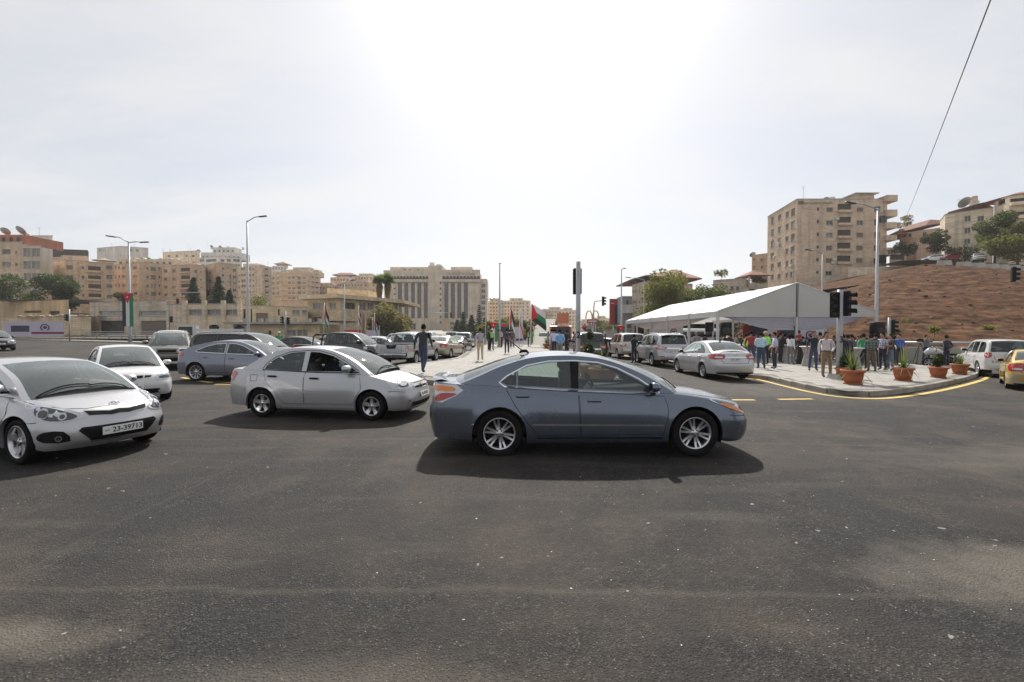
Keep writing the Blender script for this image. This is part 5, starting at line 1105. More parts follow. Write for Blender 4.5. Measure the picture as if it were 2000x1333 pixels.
    return dict(cols=cols, ztop=ztop, yS=yS, zc=zc, Ra=Ra)

def car(S, loc, head, label, cat='car', group=None, name='car', paint_m=None, scale=1.0, plate=None, plate_r=None, extra=(), wheels='six', glassm=None, rear_glass=None, detail=True, seats=True, steer=0.0, rolls=0.0):
    rz = R(head)
    root = empty(name, loc, rz, label, cat, group); root.scale = (scale,) * 3
    if rolls: root.rotation_euler = (rolls * math.cos(rz) * 0, 0, rz)
    hw, wb, xf, xr, rt = S['hw'], S['wb'], S['xf'], S['xr'], S['rt']
    B = body_shape(S); cols, ztop, yS = B['cols'], B['ztop'], B['yS']
    q = S.get('q', 1.0)
    mb = MB(); lower = S.get('two_tone')
    nrow = len(cols[0])
    for sg in (1, -1):
        P = [[Vector((p.x, p.y * sg, p.z)) for p in c] for c in cols]
        mb.grid(P, 0, True, flip=(sg < 0))
        lip = [[Vector((c[0].x, max(0, c[0].y - .05) * sg, c[0].z + .004)) for c in cols], [Vector((c[0].x, c[0].y * sg, c[0].z)) for c in cols]]
        mb.grid(lip, 0, True, flip=(sg > 0))
    # upper deck (bonnet, scuttle, boot)
    cab = S['cab']; cx0, cx1 = cab[0][0], cab[-1][0]
    fr = [-1, -.93, -.84, -.7, -.5, -.25, 0, .25, .5, .7, .84, .93, 1]
    rows = []
    for c in cols:
        x, y = c[-1].x, c[-1].y
        if rows and abs(rows[-1][0].x - x) < .004: continue
        rows.append([Vector((x, f * y, ztop(x, f * y) + (0 if abs(f) < 1 else 0))) for f in fr])
    bed = S.get('bed')
    dv, df = [], []
    for r in rows: dv += r
    nc = len(fr)
    for i in range(len(rows) - 1):
        xm = (rows[i][0].x + rows[i + 1][0].x) / 2
        for j in range(nc - 1):
            fm = abs(fr[j] + fr[j + 1]) / 2
            if cx1 + .12 < xm < cx0 - .14 and fm < .84: continue
            if bed and bed[1] < xm < bed[0] and fm < .84: continue
            df.append((i * nc + j, i * nc + j + 1, (i + 1) * nc + j + 1, (i + 1) * nc + j))
    mb.add(dv, df, 0, True)
    # glasshouse
    tum, tcv = S.get('tum', .30), S.get('tcv', .16)
    yb = lambda x: yS(x) * .985 - .012
    cab = [Vector(p) for p in cab]
    for e_ in (cab[0], cab[-1]): e_[1] = min(e_[1], ztop(e_[0], yb(e_[0])) - .012) if not S.get('keep_ends') else e_[1]
    E = smooth_poly(cab, max(3, int(5 * q)))
    def yE(x, z):
        b_ = yb(x); h_ = max(0, z - ztop(x, b_)); return max(.05, b_ - tum * h_ - tcv * h_ * h_)
    nb = 14
    base = [(cx1 + (cx0 - cx1) * k / nb) for k in range(nb + 1)]
    bottom = [(x, ztop(x, yb(x)) - .02) for x in base]
    wins = [([(p[0], max(p[1], ztop(p[0], yb(p[0])) + .028)) for p in w_[0]], *w_[1:]) for w_ in S['wins']]
    smw = [[(p[0], p[1]) for p in (smooth_poly(w[0], 4, True) if w[1] else w[0])] for w in wins]
    poly = [(p[0], p[1]) for p in E] + [p for p in bottom if True]
    V2, T2 = cdt(poly, smw, .16 / q)
    for sg in (1, -1):
        vs = [Vector((v.x, yE(v.x, v.y) * sg, v.y)) for v in V2]
        mb.add(vs, [t if sg < 0 else t[::-1] for t in T2], 0, True)
    # roof, windscreen, rear window: spans between the two side edges
    wc = [-1, -.975, -.90, -.72, -.48, -.24, 0, .24, .48, .72, .90, .975, 1]
    G = []
    for i, p in enumerate(E):
        a, b_ = E[max(0, i - 1)], E[min(len(E) - 1, i + 1)]
        t = (b_ - a).normalized(); n = Vector((t.y, -t.x))
        if n.y < 0 and abs(t.x) > .3: n = -n
        if t.x < 0: n = Vector((-t.y, t.x)); n = n if n.y > 0 else -n
        ye = yE(p[0], p[1]); bl = S.get('crown', .05)
        if p[0] > S['ws']: bl = bl + (S.get('wsb', .13) - bl) * sst(S['ws'], cx0, p[0])
        if p[0] < S['rw']: bl = bl + (S.get('rwb', .10) - bl) * sst(S['rw'], cx1, p[0])
        G.append([Vector((p[0] + n.x * bl * (1 - abs(w) ** 2.2), ye * w, p[1] + n.y * bl * (1 - abs(w) ** 2.2))) for w in wc])
    gv = [p for r in G for p in r]; nw = len(wc)
    fbody, fws, frw = [], [], []
    wl = S.get('ws_low', .0); rl = S.get('rw_low', None)
    for i in range(len(E) - 1):
        xm = (E[i][0] + E[i + 1][0]) / 2; zm = (E[i][1] + E[i + 1][1]) / 2
        for j in range(nw - 1):
            f = (i * nw + j, i * nw + j + 1, (i + 1) * nw + j + 1, (i + 1) * nw + j)
            inw = abs(wc[j] + wc[j + 1]) / 2 < .9
            if inw and xm > S['ws']: fws.append(f)
            elif inw and S['rwl'][0] < xm < S['rw'] and zm > S['rwl'][1]: frw.append(f)
            else: fbody.append(f)
    mb.add(gv, fbody, 0, True)
    me = mb.mesh('body', paint_m)
    bm = bmesh.new(); bm.from_mesh(me); bmesh.ops.remove_doubles(bm, verts=bm.verts, dist=2e-4)
    bmesh.ops.dissolve_degenerate(bm, dist=1e-5, edges=bm.edges)
    bmesh.ops.recalc_face_normals(bm, faces=bm.faces)
    full = bm.copy()
    bm.to_mesh(me); bm.free()
    me.set_sharp_from_angle(angle=R(42))
    body = mobj('body', me, root)
    # surface to fit lamps, seams and trim to
    k0 = [full.verts.new(v) for v in gv]
    for f in fws + frw:
        try: full.faces.new([k0[i] for i in f])
        except ValueError: pass
    for w in smw:
        Vw, Tw = cdt(w, (), .25)
        for sg in (1, -1):
            kk = [full.verts.new((v.x, yE(v.x, v.y) * sg, v.y)) for v in Vw]
            for t in Tw: full.faces.new([kk[i] for i in t])
    bmesh.ops.triangulate(full, faces=full.faces)
    bvh = BVHTree.FromBMesh(full); full.free()
    gm = glassm or GLASS
    def part_mesh(name, vs, fs, m, parent=root, smooth=True):
        b_ = MB().add(vs, fs, 0, smooth); return b_.obj(name, m, parent)
    def used(fs):
        ids = sorted({i for f in fs for i in f}); mp_ = {k: n for n, k in enumerate(ids)}
        return [gv[i] for i in ids], [tuple(mp_[i] for i in f) for f in fs]
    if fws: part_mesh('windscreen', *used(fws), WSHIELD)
    if frw: part_mesh('rear_window', *used(frw), rear_glass or gm)
    for w, spec in zip(smw, wins):
        Vw, Tw = cdt(w, (), .25)
        for sg in (1, -1):
            if len(spec) > 3 and spec[3] == 'open' and sg < 0: continue
            part_mesh('side_window', [Vector((v.x, (yE(v.x, v.y) - .012) * sg, v.y)) for v in Vw], [t if sg < 0 else t[::-1] for t in Tw], spec[2] if len(spec) > 2 and spec[2] else gm)
    VIEW = {'F': (Vector((1, 0, 0)), Vector((0, 1, 0))), 'R': (Vector((-1, 0, 0)), Vector((0, 1, 0))), 'S': (Vector((0, 1, 0)), Vector((1, 0, 0))), 'T': (Vector((0, 0, 1)), Vector((0, 1, 0)))}
    def hit(view, u, v, off):
        if view in VIEW: D, U = VIEW[view]
        else:
            a = R(view); D = Vector((math.cos(a), math.sin(a), 0)); U = Vector((-math.sin(a), math.cos(a), 0))
        V = Vector((0, 0, 1)) if view != 'T' else Vector((1, 0, 0))
        o = D * 6 + U * u + V * v
        h, n, _, d = bvh.ray_cast(o, -D)
        if h is None or d > 6.2 + 0:
            h2, n2, _, _ = bvh.find_nearest(o - D * (6 - (xf if view != 'S' else hw)))
            if h is None: h, n = h2, n2
        if n.dot(D) < 0: n = -n
        n = (n + D * .6).normalized()
        return h + n * off
    def decal(name, view, poly, m, off=.005, step=.09, mirror=True, parent=root, curve=0):
        poly = list(poly)
        if curve: poly = [(p[0], p[1]) for p in smooth_poly(poly, curve, True)]
        Q_ = []
        for a_, b_ in zip(poly, poly[1:] + poly[:1]):
            n_ = max(1, int(math.hypot(b_[0] - a_[0], b_[1] - a_[1]) / .09))
            Q_ += [(a_[0] + (b_[0] - a_[0]) * k / n_, a_[1] + (b_[1] - a_[1]) * k / n_) for k in range(n_)]
        V_, T_ = cdt(Q_, (), step); vs = [hit(view, v.x, v.y, off) for v in V_]
        objs = []
        for sg in ((1, -1) if mirror else (1,)):
            objs.append(part_mesh(name, [Vector((p.x, p.y * sg, p.z)) for p in vs], T_, m, parent))
        return objs
    def strip(name, view, pts, w, m, off=.003, mirror=True, parent=root, step=.05, closed=False):
        P = [Vector(p) for p in pts]; Q = []
        if closed: P = P + [P[0]]
        for a, b_ in zip(P, P[1:]):
            n = max(1, int((b_ - a).length / step))
            for k in range(n): Q.append(a + (b_ - a) * k / n)
        Q.append(P[-1])
        A, C = [], []
        for i, p in enumerate(Q):
            t = (Q[min(i + 1, len(Q) - 1)] - Q[max(i - 1, 0)]).normalized(); n = Vector((-t.y, t.x)) * w / 2
            A.append(hit(view, p.x + n.x, p.y + n.y, off)); C.append(hit(view, p.x - n.x, p.y - n.y, off))
        for sg in ((1, -1) if mirror else (1,)):
            MB().grid([[Vector((p.x, p.y * sg, p.z)) for p in A], [Vector((p.x, p.y * sg, p.z)) for p in C]]).obj(name, m, parent)
    # wheels, wells, underbody
    tm, rm = wheel_meshes(rt, S.get('rr', rt * .66), wheels, S.get('tw', .21))
    for ax, sg in ((wb / 2, 1), (wb / 2, -1), (-wb / 2, 1), (-wb / 2, -1)):
        w = empty('wheel', (ax, sg * (hw - S.get('winset', .125)), rt), (0 if sg > 0 else math.pi) + (R(steer) if ax > 0 else 0), parent=root)
        pobj('tyre', tm, w); pobj('rim', rm, w)
    u = MB(); Ra = B['Ra']
    for c in (wb / 2, -wb / 2):
        for sg in (1, -1):
            n = 12; ring = [[Vector((c + (Ra + .012) * math.cos(a), sg * y, rt + (Ra + .012) * math.sin(a))) for a in [math.pi * (-.12 + 1.24 * k / n) for k in range(n + 1)]] for y in (hw - .05, hw - .42)]
            u.grid(ring, 0, True, flip=(sg < 0))
            cpt = Vector((c, sg * (hw - .42), rt - .1)); b_ = ring[1]
            u.add([cpt] + b_, [(0, k + 1, k + 2) for k in range(n)], 0)
    zr = S.get('rock', .2)
    u.box(((xf + xr) / 2, 0, zr + .10), (xf - xr - .55, 2 * hw - .92, .16)); u.box((0, 0, zr + .09), (wb - 2 * Ra - .02, 2 * hw - .16, .14))
    u.box((xf - .42, 0, zr + .1), (.40, 2 * hw - .50, .1)); u.box((xr + .38, 0, zr + .14), (.40, 2 * hw - .50, .1))
    u.obj('underbody', BLACK, root)
    # cabin furniture
    if seats:
        it = MB(); zf = S.get('floor', zr + .12); zb_ = ztop(0, hw * .9)
        xA, xB = S.get('seat_x', (.05, -.95))
        it.box(((cx0 + cx1) / 2, 0, zf), (cx0 - cx1 - .5, 2 * hw - .3, .05), 0)
        it.rbox((S['ws'] + (cx0 - S['ws']) * .42, 0, zb_ - .16), ((cx0 - S['ws']) * .95, 2 * hw - .32, .26), .08, 0)
        for sg in (1, -1):
            it.rbox((xA, sg * .36, zf + .22), (.52, .50, .2), .06, 1); it.rbox((xA - .30, sg * .36, zf + .52), (.16, .48, .62), .06, 1, M=None); it.rbox((xA - .36, sg * .36, zf + .92), (.10, .27, .2), .05, 1)
        it.rbox((xB, 0, zf + .22), (.5, 2 * hw - .5, .2), .06, 1); it.rbox((xB - .34, 0, zf + .52), (.16, 2 * hw - .52, .6), .06, 1)
        for sg in (1, -1): it.rbox((xB - .40, sg * .36, zf + .88), (.09, .26, .16), .04, 1)
        it.box((cx1 + .28 if not bed else cx1 + .12, 0, (zf + zb_) / 2), (.04, 2 * hw - .3, zb_ - zf + .02), 0)
        for sg in (1, -1): it.box(((cx0 + cx1) / 2, sg * (hw - .16), (zf + zb_) / 2 - .02), (cx0 - cx1 - .5, .03, zb_ - zf - .02), 0)
        it.obj('seats', [DARKINT, SEATM], root)
        sw = MB(); a_ = []
        for k in range(21):
            an = 2 * math.pi * k / 20; a_.append((S['ws'] + .02 - .19 * math.sin(an) * .42, .36 + .185 * math.cos(an), zb_ - .0 + .185 * math.sin(an) * .9))
        sw.tube(a_, .015, 6, cap=False); sw.box((S['ws'] + .03, .36, zb_ - .02), (.04, .3, .05)); sw.obj('steering_wheel', BLACK, root)
    if bed:
        b_ = MB(); yb2 = yS((bed[0] + bed[1]) / 2) * .84; zt = ztop((bed[0] + bed[1]) / 2, yb2); zb3 = S.get('bed_z', .62)
        x0, x1 = bed
        for (a, c) in (((x0, -yb2), (x0, yb2)), ((x0, yb2), (x1, yb2)), ((x1, yb2), (x1, -yb2)), ((x1, -yb2), (x0, -yb2))):
            b_.add([(a[0], a[1], zb3), (c[0], c[1], zb3), (c[0], c[1], zt), (a[0], a[1], zt)], [(0, 1, 2, 3)])
        b_.add([(x0, -yb2, zb3), (x0, yb2, zb3), (x1, yb2, zb3), (x1, -yb2, zb3)], [(0, 1, 2, 3)])
        b_.obj('cargo_bed', BLACK, root)
    # mirrors
    mx_, mz_ = S.get('mirror', (S['wins'][-1][0][0][0] if False else cx0 - .32, ztop(cx0 - .3, hw * .9) + .09))
    mmat = S.get('mirror_m') or paint_m
    for sg in (1, -1):
        m_ = MB(); ym = yb(mx_) + .10; ms = S.get('mirror_s', 1.0)
        vs = []; n = 10
        for (dx, k) in ((-.055, .78), (-.05, .95), (-.02, 1.0), (.03, .88), (.065, .55), (.08, .2)):
            vs.append([Vector((mx_ + dx * ms, sg * (ym + .105 * k * ms * math.copysign(abs(math.cos(a)) ** .7, math.cos(a))), mz_ + .072 * k * ms * math.copysign(abs(math.sin(a)) ** .7, math.sin(a)))) for a in [2 * math.pi * j / n for j in range(n + 1)]])
        m_.grid(vs, 0, True, flip=(sg > 0)); r0 = vs[0][:-1]; m_.add(r0, [tuple(range(n)) if sg > 0 else tuple(range(n))[::-1]], 1)
        m_.box((mx_ + .02, sg * (ym - .1), mz_ - .055), (.07, .10, .03), 1)
        m_.obj('mirror', [mmat, BLACK], root)
    ctx = dict(root=root, decal=decal, strip=strip, hit=hit, yb=yb, ztop=ztop, yE=yE, S=S, paint=paint_m, body=body)
    for e in extra: e(ctx)
    if plate: number_plate(ctx, 'F', *plate)
    if plate_r: number_plate(ctx, 'R', *plate_r)
    return root

def number_plate(c, view, txt, u, z, w=.46, h=.11, mt=None, off=.012, side_bar=False, two=None):
    p = c['hit'](view, u, z, off); sg = 1 if view == 'F' else -1
    q = c['hit'](view, u, z + h * .4, off); tilt = math.atan2((p.x - q.x) * sg, h * .4)
    b = MB().box((0, 0, 0), (.008, w, h)); o = b.obj('number_plate', mt or PLATE, c['root']); o.location = p; o.rotation_euler = (0, -tilt * sg, 0)
    def put(s, size, dy, dz, k=1.0, mm=None):
        me = text_mesh(s, size, 'plate_lettering', mm or INK, .001, size * .012)
        t = pobj('plate_lettering', me, o, (sg * .0065, dy * sg, dz)); t.rotation_euler = (math.pi / 2, 0, math.pi / 2 * sg); t.scale = (k, 1, 1)
    if two: put(two, h * .42, 0, h * .22); put(txt, h * .5, 0, -h * .2, 1.15)
    else: put(txt, h * .92, (.055 if side_bar else 0), -.002, 1.0)
    if side_bar: put('JORDAN', h * .15, -w * .40, 0, .9, INK); 
    return o
def pv(pts, a):
    "3-D guide points -> (u, z) in the view from bearing a"
    if a == 'S': return [(p[0], p[2]) for p in pts]
    if a in ('F', 'R'): return [(p[1], p[2]) for p in pts]
    r = R(a); return [(-p[0] * math.sin(r) + p[1] * math.cos(r), p[2]) for p in pts]
def circ(cx, cy, r, n=12, sq=1.0): return [(cx + r * math.cos(2 * math.pi * k / n), cy + r * sq * math.sin(2 * math.pi * k / n)) for k in range(n)]
def D3(name, a, pts, m, off=.006, curve=0, step=.08, sub=()):
    def f(c):
        os_ = c['decal'](name, a, pv(pts, a), m, off, step, True, c['root'], curve)
        for (nm, pp, mm, of) in sub:
            V = pv(pp, a)
            c['decal'](nm, a, V, mm, off + of, step, True, c['root'], 3)
    return f
def D2(name, view, poly, m, off=.006, mirror=False, curve=0, step=.08):
    return lambda c: c['decal'](name, view, poly, m, off, step, mirror, c['root'], curve)
def ST(name, view, pts, w, m, off=.004, mirror=True, closed=False, step=.05):
    return lambda c: c['strip'](name, view, pts, w, m, off, mirror, c['root'], step, closed)
SEAM = mat('shut_line', (.012, .012, .013), .9)
def door(poly, handle, hm=None, hl=.17):
    def f(c):
        P = [(p[0], p[1]) for p in poly]
        c['strip']('door_seam', 'S', P, .009, SEAM, .0015, True, c['root'], .05, True)
        ds = c['decal']('door', 'S', [(p[0], p[1]) for p in inset(P, .004)], c['paint'], .0045, .055, True, c['root'])
        for d, sg in zip(ds, (1, -1)):
            h = c['hit']('S', handle[0], handle[1], .012)
            b = MB(); b.rbox((0, .008 * sg, 0), (hl * 1.15, .034, .036), .014); b.box((0, -.016 * sg, -.012), (hl * .5, .006, .055), 1)
            o = b.obj('handle', [hm or c['paint'], BLACK], d); o.location = (h.x, (h.y + .01) * sg, h.z)
    return f
def inset(P, d):
    n = len(P); out = []
    A = sum(P[i][0] * P[(i + 1) % n][1] - P[(i + 1) % n][0] * P[i][1] for i in range(n))
    s = 1 if A > 0 else -1
    for i in range(n):
        a, b, c = Vector(P[i - 1]), Vector(P[i]), Vector(P[(i + 1) % n])
        t1 = (b - a).normalized(); t2 = (c - b).normalized(); nn = Vector((-(t1.y + t2.y), t1.x + t2.x)) * s
        if nn.length < 1e-6: nn = Vector((-t1.y, t1.x)) * s
        out.append(tuple(b + nn.normalized() * d))
    return out
def wiper(pts):
    def f(c):
        S = c['S']; x0 = S['cab'][0][0] + S.get('wsb', .13) * .55
        for (ya, yb_, xo) in pts:
            z0 = S['cab'][0][1] + .02; n = 8; P = []
            for k in range(n + 1):
                y = ya + (yb_ - ya) * k / n; h = c['hit']('T', y, x0 - xo - .035 * math.sin(k / n * 3.1), .022); P.append(h)
            MB().tube(P, .011, 5).obj('wiper', BLACK, c['root'])
    return f
def antenna(x, l=.35):
    def f(c):
        h = c['hit']('T', 0, x, .01); b = MB(); b.tube([h + Vector((.07, 0, .0)), h + Vector((.03, 0, .035)), h + Vector((-.05, 0, .03)), h + Vector((-.08, 0, .0))], [.012, .028, .03, .012], 6)
        if l: b.tube([h + Vector((-.02, 0, .03)), h + Vector((-.02 - l * .8, 0, .03 + l * .62))], [.009, .006], 5)
        b.obj('antenna', BLACK, c['root'])
    return f
def badge(view, u, z, w, h, m=CHROME, ring=True):
    def f(c):
        p = c['hit'](view, u, z, .008); b = MB(); n = 16; a_ = []
        for k in range(n + 1):
            t = 2 * math.pi * k / n; a_.append(p + Vector((0, w / 2 * math.cos(t), h / 2 * math.sin(t))))
        b.tube(a_, .006, 5, cap=False)
        o = b.obj('badge', m, c['root'])
        return o
    return f
def text_on(view, s, u, z, size, m, off=.008, k=1.0):
    def f(c):
        p = c['hit'](view, u, z, off); me = text_mesh(s, size, 'lettering', m, .002)
        o = pobj('lettering', me, c['root'], p)
        o.rotation_euler = {'F': (math.pi / 2, 0, math.pi / 2), 'R': (math.pi / 2, 0, -math.pi / 2), 'S': (math.pi / 2, 0, math.pi), 'S-': (math.pi / 2, 0, 0)}[view]; o.scale = (k, 1, 1)
    return f
def spoiler(x, z, y, m=None, ch=.16):
    def f(c):
        b = MB(); n = 10; T = []; 
        for k in range(n + 1):
            t = -1 + 2 * k / n; yy = y * t; e = 1 - abs(t) ** 4; xo = -.06 * (1 - t * t)
            T.append([Vector((x + xo + ch, yy, z - .01)), Vector((x + xo + ch * .5, yy, z + .022 + .012 * e)), Vector((x + xo, yy, z + .04 * e)), Vector((x + xo - .005, yy, z + .02 * e)), Vector((x + xo + ch * .5, yy, z - .012)), Vector((x + xo + ch, yy, z - .03))])
        b.grid(T, 0, False); b.obj('spoiler', m or c['paint'], c['root'])
    return f
def roof_rails(x0, x1, y, z, m=BLACK):
    def f(c):
        for sg in (1, -1):
            P = [c['hit']('T', y * sg, x0 + (x1 - x0) * k / 6, .035 if 0 < k < 6 else .0) for k in range(7)]
            MB().tube(P, .018, 6).obj('roof_rail', m, c['root'])
    return f

# ---- blue-grey family saloon in the foreground
SALOON = dict(hw=.895, wb=2.776, xf=2.35, xr=-2.46, rt=.335, rr=.225, rock=.205, arch=1.15,
    deck=[(2.36, .655), (2.1, .775), (1.7, .87), (1.15, .945), (.8, .95), (-.3, .985), (-1.3, 1.035), (-1.8, 1.06), (-2.2, 1.075), (-2.46, 1.05)],
    cab=[(1.16, .9), (.78, 1.11), (.36, 1.30), (.02, 1.39), (-.45, 1.425), (-.92, 1.395), (-1.35, 1.28), (-1.7, 1.13), (-2.02, 1.0)],
    ws=.10, rw=-1.02, rwl=(-1.93, 1.04), crown=.045, wsb=.15, rwb=.10, tum=.30, tcv=.2,
    wins=[([(.84, .90), (.60, 1.07), (.30, 1.225), (.04, 1.30), (-.24, 1.33), (-.262, .95)], 0, None), ([(-.36, 1.335), (-.68, 1.325), (-.98, 1.27), (-1.12, 1.215), (-1.12, .99), (-.36, .96)], 0, None), ([(-1.15, 1.20), (-1.27, 1.125), (-1.36, 1.06), (-1.30, 1.01), (-1.15, 1.0)], 0, None)],
    seat_x=(-.02, -.95), mirror=(.80, .99), flare=.014)
def saloon_detail(c0=None):
    return [D3('headlight', 42, [(1.66, .86, .80), (1.86, .80, .805), (2.05, .66, .735), (2.22, .5, .63), (2.20, .56, .585), (2.02, .72, .635), (1.82, .82, .715)], CLEARL, .007, 3,
               sub=[('indicator', [(1.78, .84, .75), (1.9, .80, .735), (2.1, .66, .615), (2.06, .69, .60), (1.86, .81, .69)], ORANGEL, .003), ('lamp', [(2.04, .66, .70), (2.16, .55, .645), (2.15, .56, .615), (2.03, .68, .655)], DARKL, .003)]),
        D3('taillight', 128, [(-2.36, .62, 1.025), (-2.05, .85, 1.02), (-1.93, .88, .945), (-2.03, .88, .87), (-2.22, .83, .77), (-2.38, .66, .765)], CLEARL, .008, 0,
           sub=[('indicator', [(-2.33, .66, 1.0), (-2.1, .84, .995), (-2.06, .85, .935), (-2.33, .66, .935)], ORANGEL, .004), ('brake_light', [(-2.22, .78, .90), (-2.02, .87, .90), (-2.1, .86, .85), (-2.24, .8, .79), (-2.32, .7, .80)], REDL, .004)]),
        door([(.955, .855), (1.0, .66), (.93, .335), (-.235, .315), (-.258, .915)], (-.05, .80)),
        door([(-.275, .915), (-.252, .315), (-.84, .315), (-1.0, .5), (-1.17, .74), (-1.30, .975)], (-1.06, .865)),
        D2('pillar', 'S', [(-.262, .96), (-.24, 1.335), (-.36, 1.34), (-.36, .965)], BLACK, .004, True), ST('side_moulding', 'S', [(.93, .455), (-.93, .47)], .022, CHROME, .010), ST('sill_trim', 'S', [(.92, .275), (-.86, .275)], .02, BLACK, .006),
        ST('window_trim', 'S', [(.90, .885), (-.26, .93), (-1.32, .995), (-1.39, 1.05), (-1.28, 1.14), (-1.0, 1.285), (-.68, 1.345), (-.3, 1.352), (.05, 1.325), (.32, 1.245), (.62, 1.095), (.9, .9)], .018, CHROME, .006),
        ST('bonnet_seam', 'T', [(.72, 1.1), (.70, 1.5), (.62, 1.9), (.42, 2.12), (.0, 2.2)], .012, SEAM, .002), ST('boot_seam', 'T', [(.62, -1.98), (.68, -2.1), (.66, -2.3)], .012, SEAM, .002),
        ST('bumper_seam', 'S', [(1.9, .58), (2.05, .57), (2.2, .56)], .01, SEAM, .002), ST('bumper_seam', 'S', [(-1.78, .47), (-1.66, .47)], .012, CHROME, .004),
        D2('grille', 'F', [(-.42, .52), (.42, .52), (.46, .63), (-.46, .63)], BLACK), D2('grille', 'F', [(-.6, .27), (.6, .27), (.55, .37), (-.55, .37)], BLACK),
        wiper([(.55, -.05, .03), (-.05, -.6, .05)]), antenna(-1.0, .36), spoiler(-2.35, 1.06, .60, None, .24)]

# ---- small silver saloon behind it
COMPACT = dict(hw=.855, wb=2.48, xf=2.07, xr=-2.22, rt=.298, rr=.19, rock=.20, arch=1.19,
    deck=[(2.07, .67), (1.9, .77), (1.6, .87), (1.2, .965), (.9, .985), (-.3, .99), (-1.2, 1.02), (-1.65, 1.05), (-2.0, 1.045), (-2.22, 1.0)],
    cab=[(1.22, .95), (.82, 1.17), (.46, 1.34), (.12, 1.43), (-.4, 1.465), (-.85, 1.435), (-1.22, 1.32), (-1.52, 1.16), (-1.8, 1.0)],
    ws=.22, rw=-.98, rwl=(-1.72, 1.05), crown=.04, wsb=.16, rwb=.10, tum=.27, tcv=.16,
    wins=[([(.88, .99), (.62, 1.15), (.30, 1.30), (-.02, 1.375), (-.24, 1.385), (-.26, .985)], 0, None, 'open'), ([(-.36, 1.385), (-.68, 1.36), (-.98, 1.255), (-1.16, 1.13), (-1.23, 1.015), (-.36, .985)], 0, None)],
    seat_x=(-.02, -.85), mirror=(.72, 1.05), mirror_s=1.1, flare=.016, PF=[(0, .09), (.12, .03), (.3, .0), (.5, .01), (.62, .04), (.8, .075), (.92, .12), (1, .22)])
def compact_detail():
    return [D3('headlight', 45, [(1.58, .80, .845), (1.76, .75, .865), (1.95, .58, .825), (2.01, .44, .74), (1.98, .52, .645), (1.86, .70, .635), (1.66, .80, .675)], CLEARL, .008, 3,
              sub=[('lamp', [(1.80, .72, .80), (1.93, .58, .77), (1.94, .56, .69), (1.82, .71, .69)], DARKL, .003), ('lamp_chrome', [(1.82, .70, .77), (1.90, .61, .75), (1.90, .61, .71), (1.83, .69, .71)], CHROME, .006)]),
        D3('taillight', 132, [(-2.10, .60, .98), (-1.95, .74, .985), (-1.86, .80, .93), (-1.94, .78, .78), (-2.04, .72, .72), (-2.14, .6, .72)], REDL, .008),
        door([(.97, .93), (1.02, .64), (.90, .46), (.865, .335), (-.235, .315), (-.258, .96)], (-.02, .845), BLACK, .18), door([(-.272, .96), (-.25, .315), (-.72, .315), (-.86, .50), (-1.02, .66), (-1.13, .76), (-1.22, .995)], (-.98, .875), BLACK, .18),
        ST('side_moulding', 'S', [(.95, .53), (-.72, .57)], .02, mat('paint_trim', (.5, .5, .51), .35, .5), .008), ST('sill_trim', 'S', [(.97, .27), (-.74, .26)], .025, mat('paint_trim', (.5, .5, .51), .35, .5), .006),
        ST('window_frame', 'S', [(.94, .97), (-.26, .97), (-1.27, 1.0)], .022, BLACK, .004), ST('window_frame', 'S', [(.92, 1.0), (.64, 1.175), (.31, 1.33), (-.02, 1.405), (-.30, 1.412), (-.70, 1.385), (-1.01, 1.275), (-1.2, 1.14), (-1.28, 1.01)], .012, SEAM, .004),
        ST('bonnet_seam', 'T', [(.70, 1.15), (.67, 1.5), (.55, 1.8), (.36, 1.93)], .012, SEAM, .002), ST('fuel_flap', 'S', [(-1.5, .77), (-1.34, .77), (-1.34, .90), (-1.5, .90)], .008, SEAM, .003, True, True),
        ST('bumper_seam', 'S', [(1.6, .60), (1.75, .60), (1.9, .58)], .01, SEAM, .002),
        D2('grille', 'F', [(-.36, .63), (.36, .63), (.40, .745), (-.40, .745)], BLACK, .004), ST('grille_bar', 'F', [(-.40, .69), (.40, .69)], .035, CHROME, .012, False),
        D2('grille', 'F', [(-.55, .27), (.55, .27), (.52, .36), (-.52, .36)], BLACK), ST('grille_trim', 'F', [(-.39, .62), (.39, .62)], .018, CHROME, .010, False),
        D3('fog_lamp', 35, [(1.93, .62, .40), (1.95, .55, .40), (1.95, .55, .34), (1.93, .62, .34)], CHROME, .01, 3),
        D2('badge', 'F', [(-.075, .675), (-.02, .675), (-.02, .66), (.02, .66), (.02, .675), (.075, .675), (.06, .705), (.02, .705), (.02, .72), (-.02, .72), (-.02, .705), (-.06, .705)], mat('gold_badge', (.6, .42, .12), .3, .8), .018),
        wiper([(.5, -.08, .03), (-.05, -.58, .05)])]

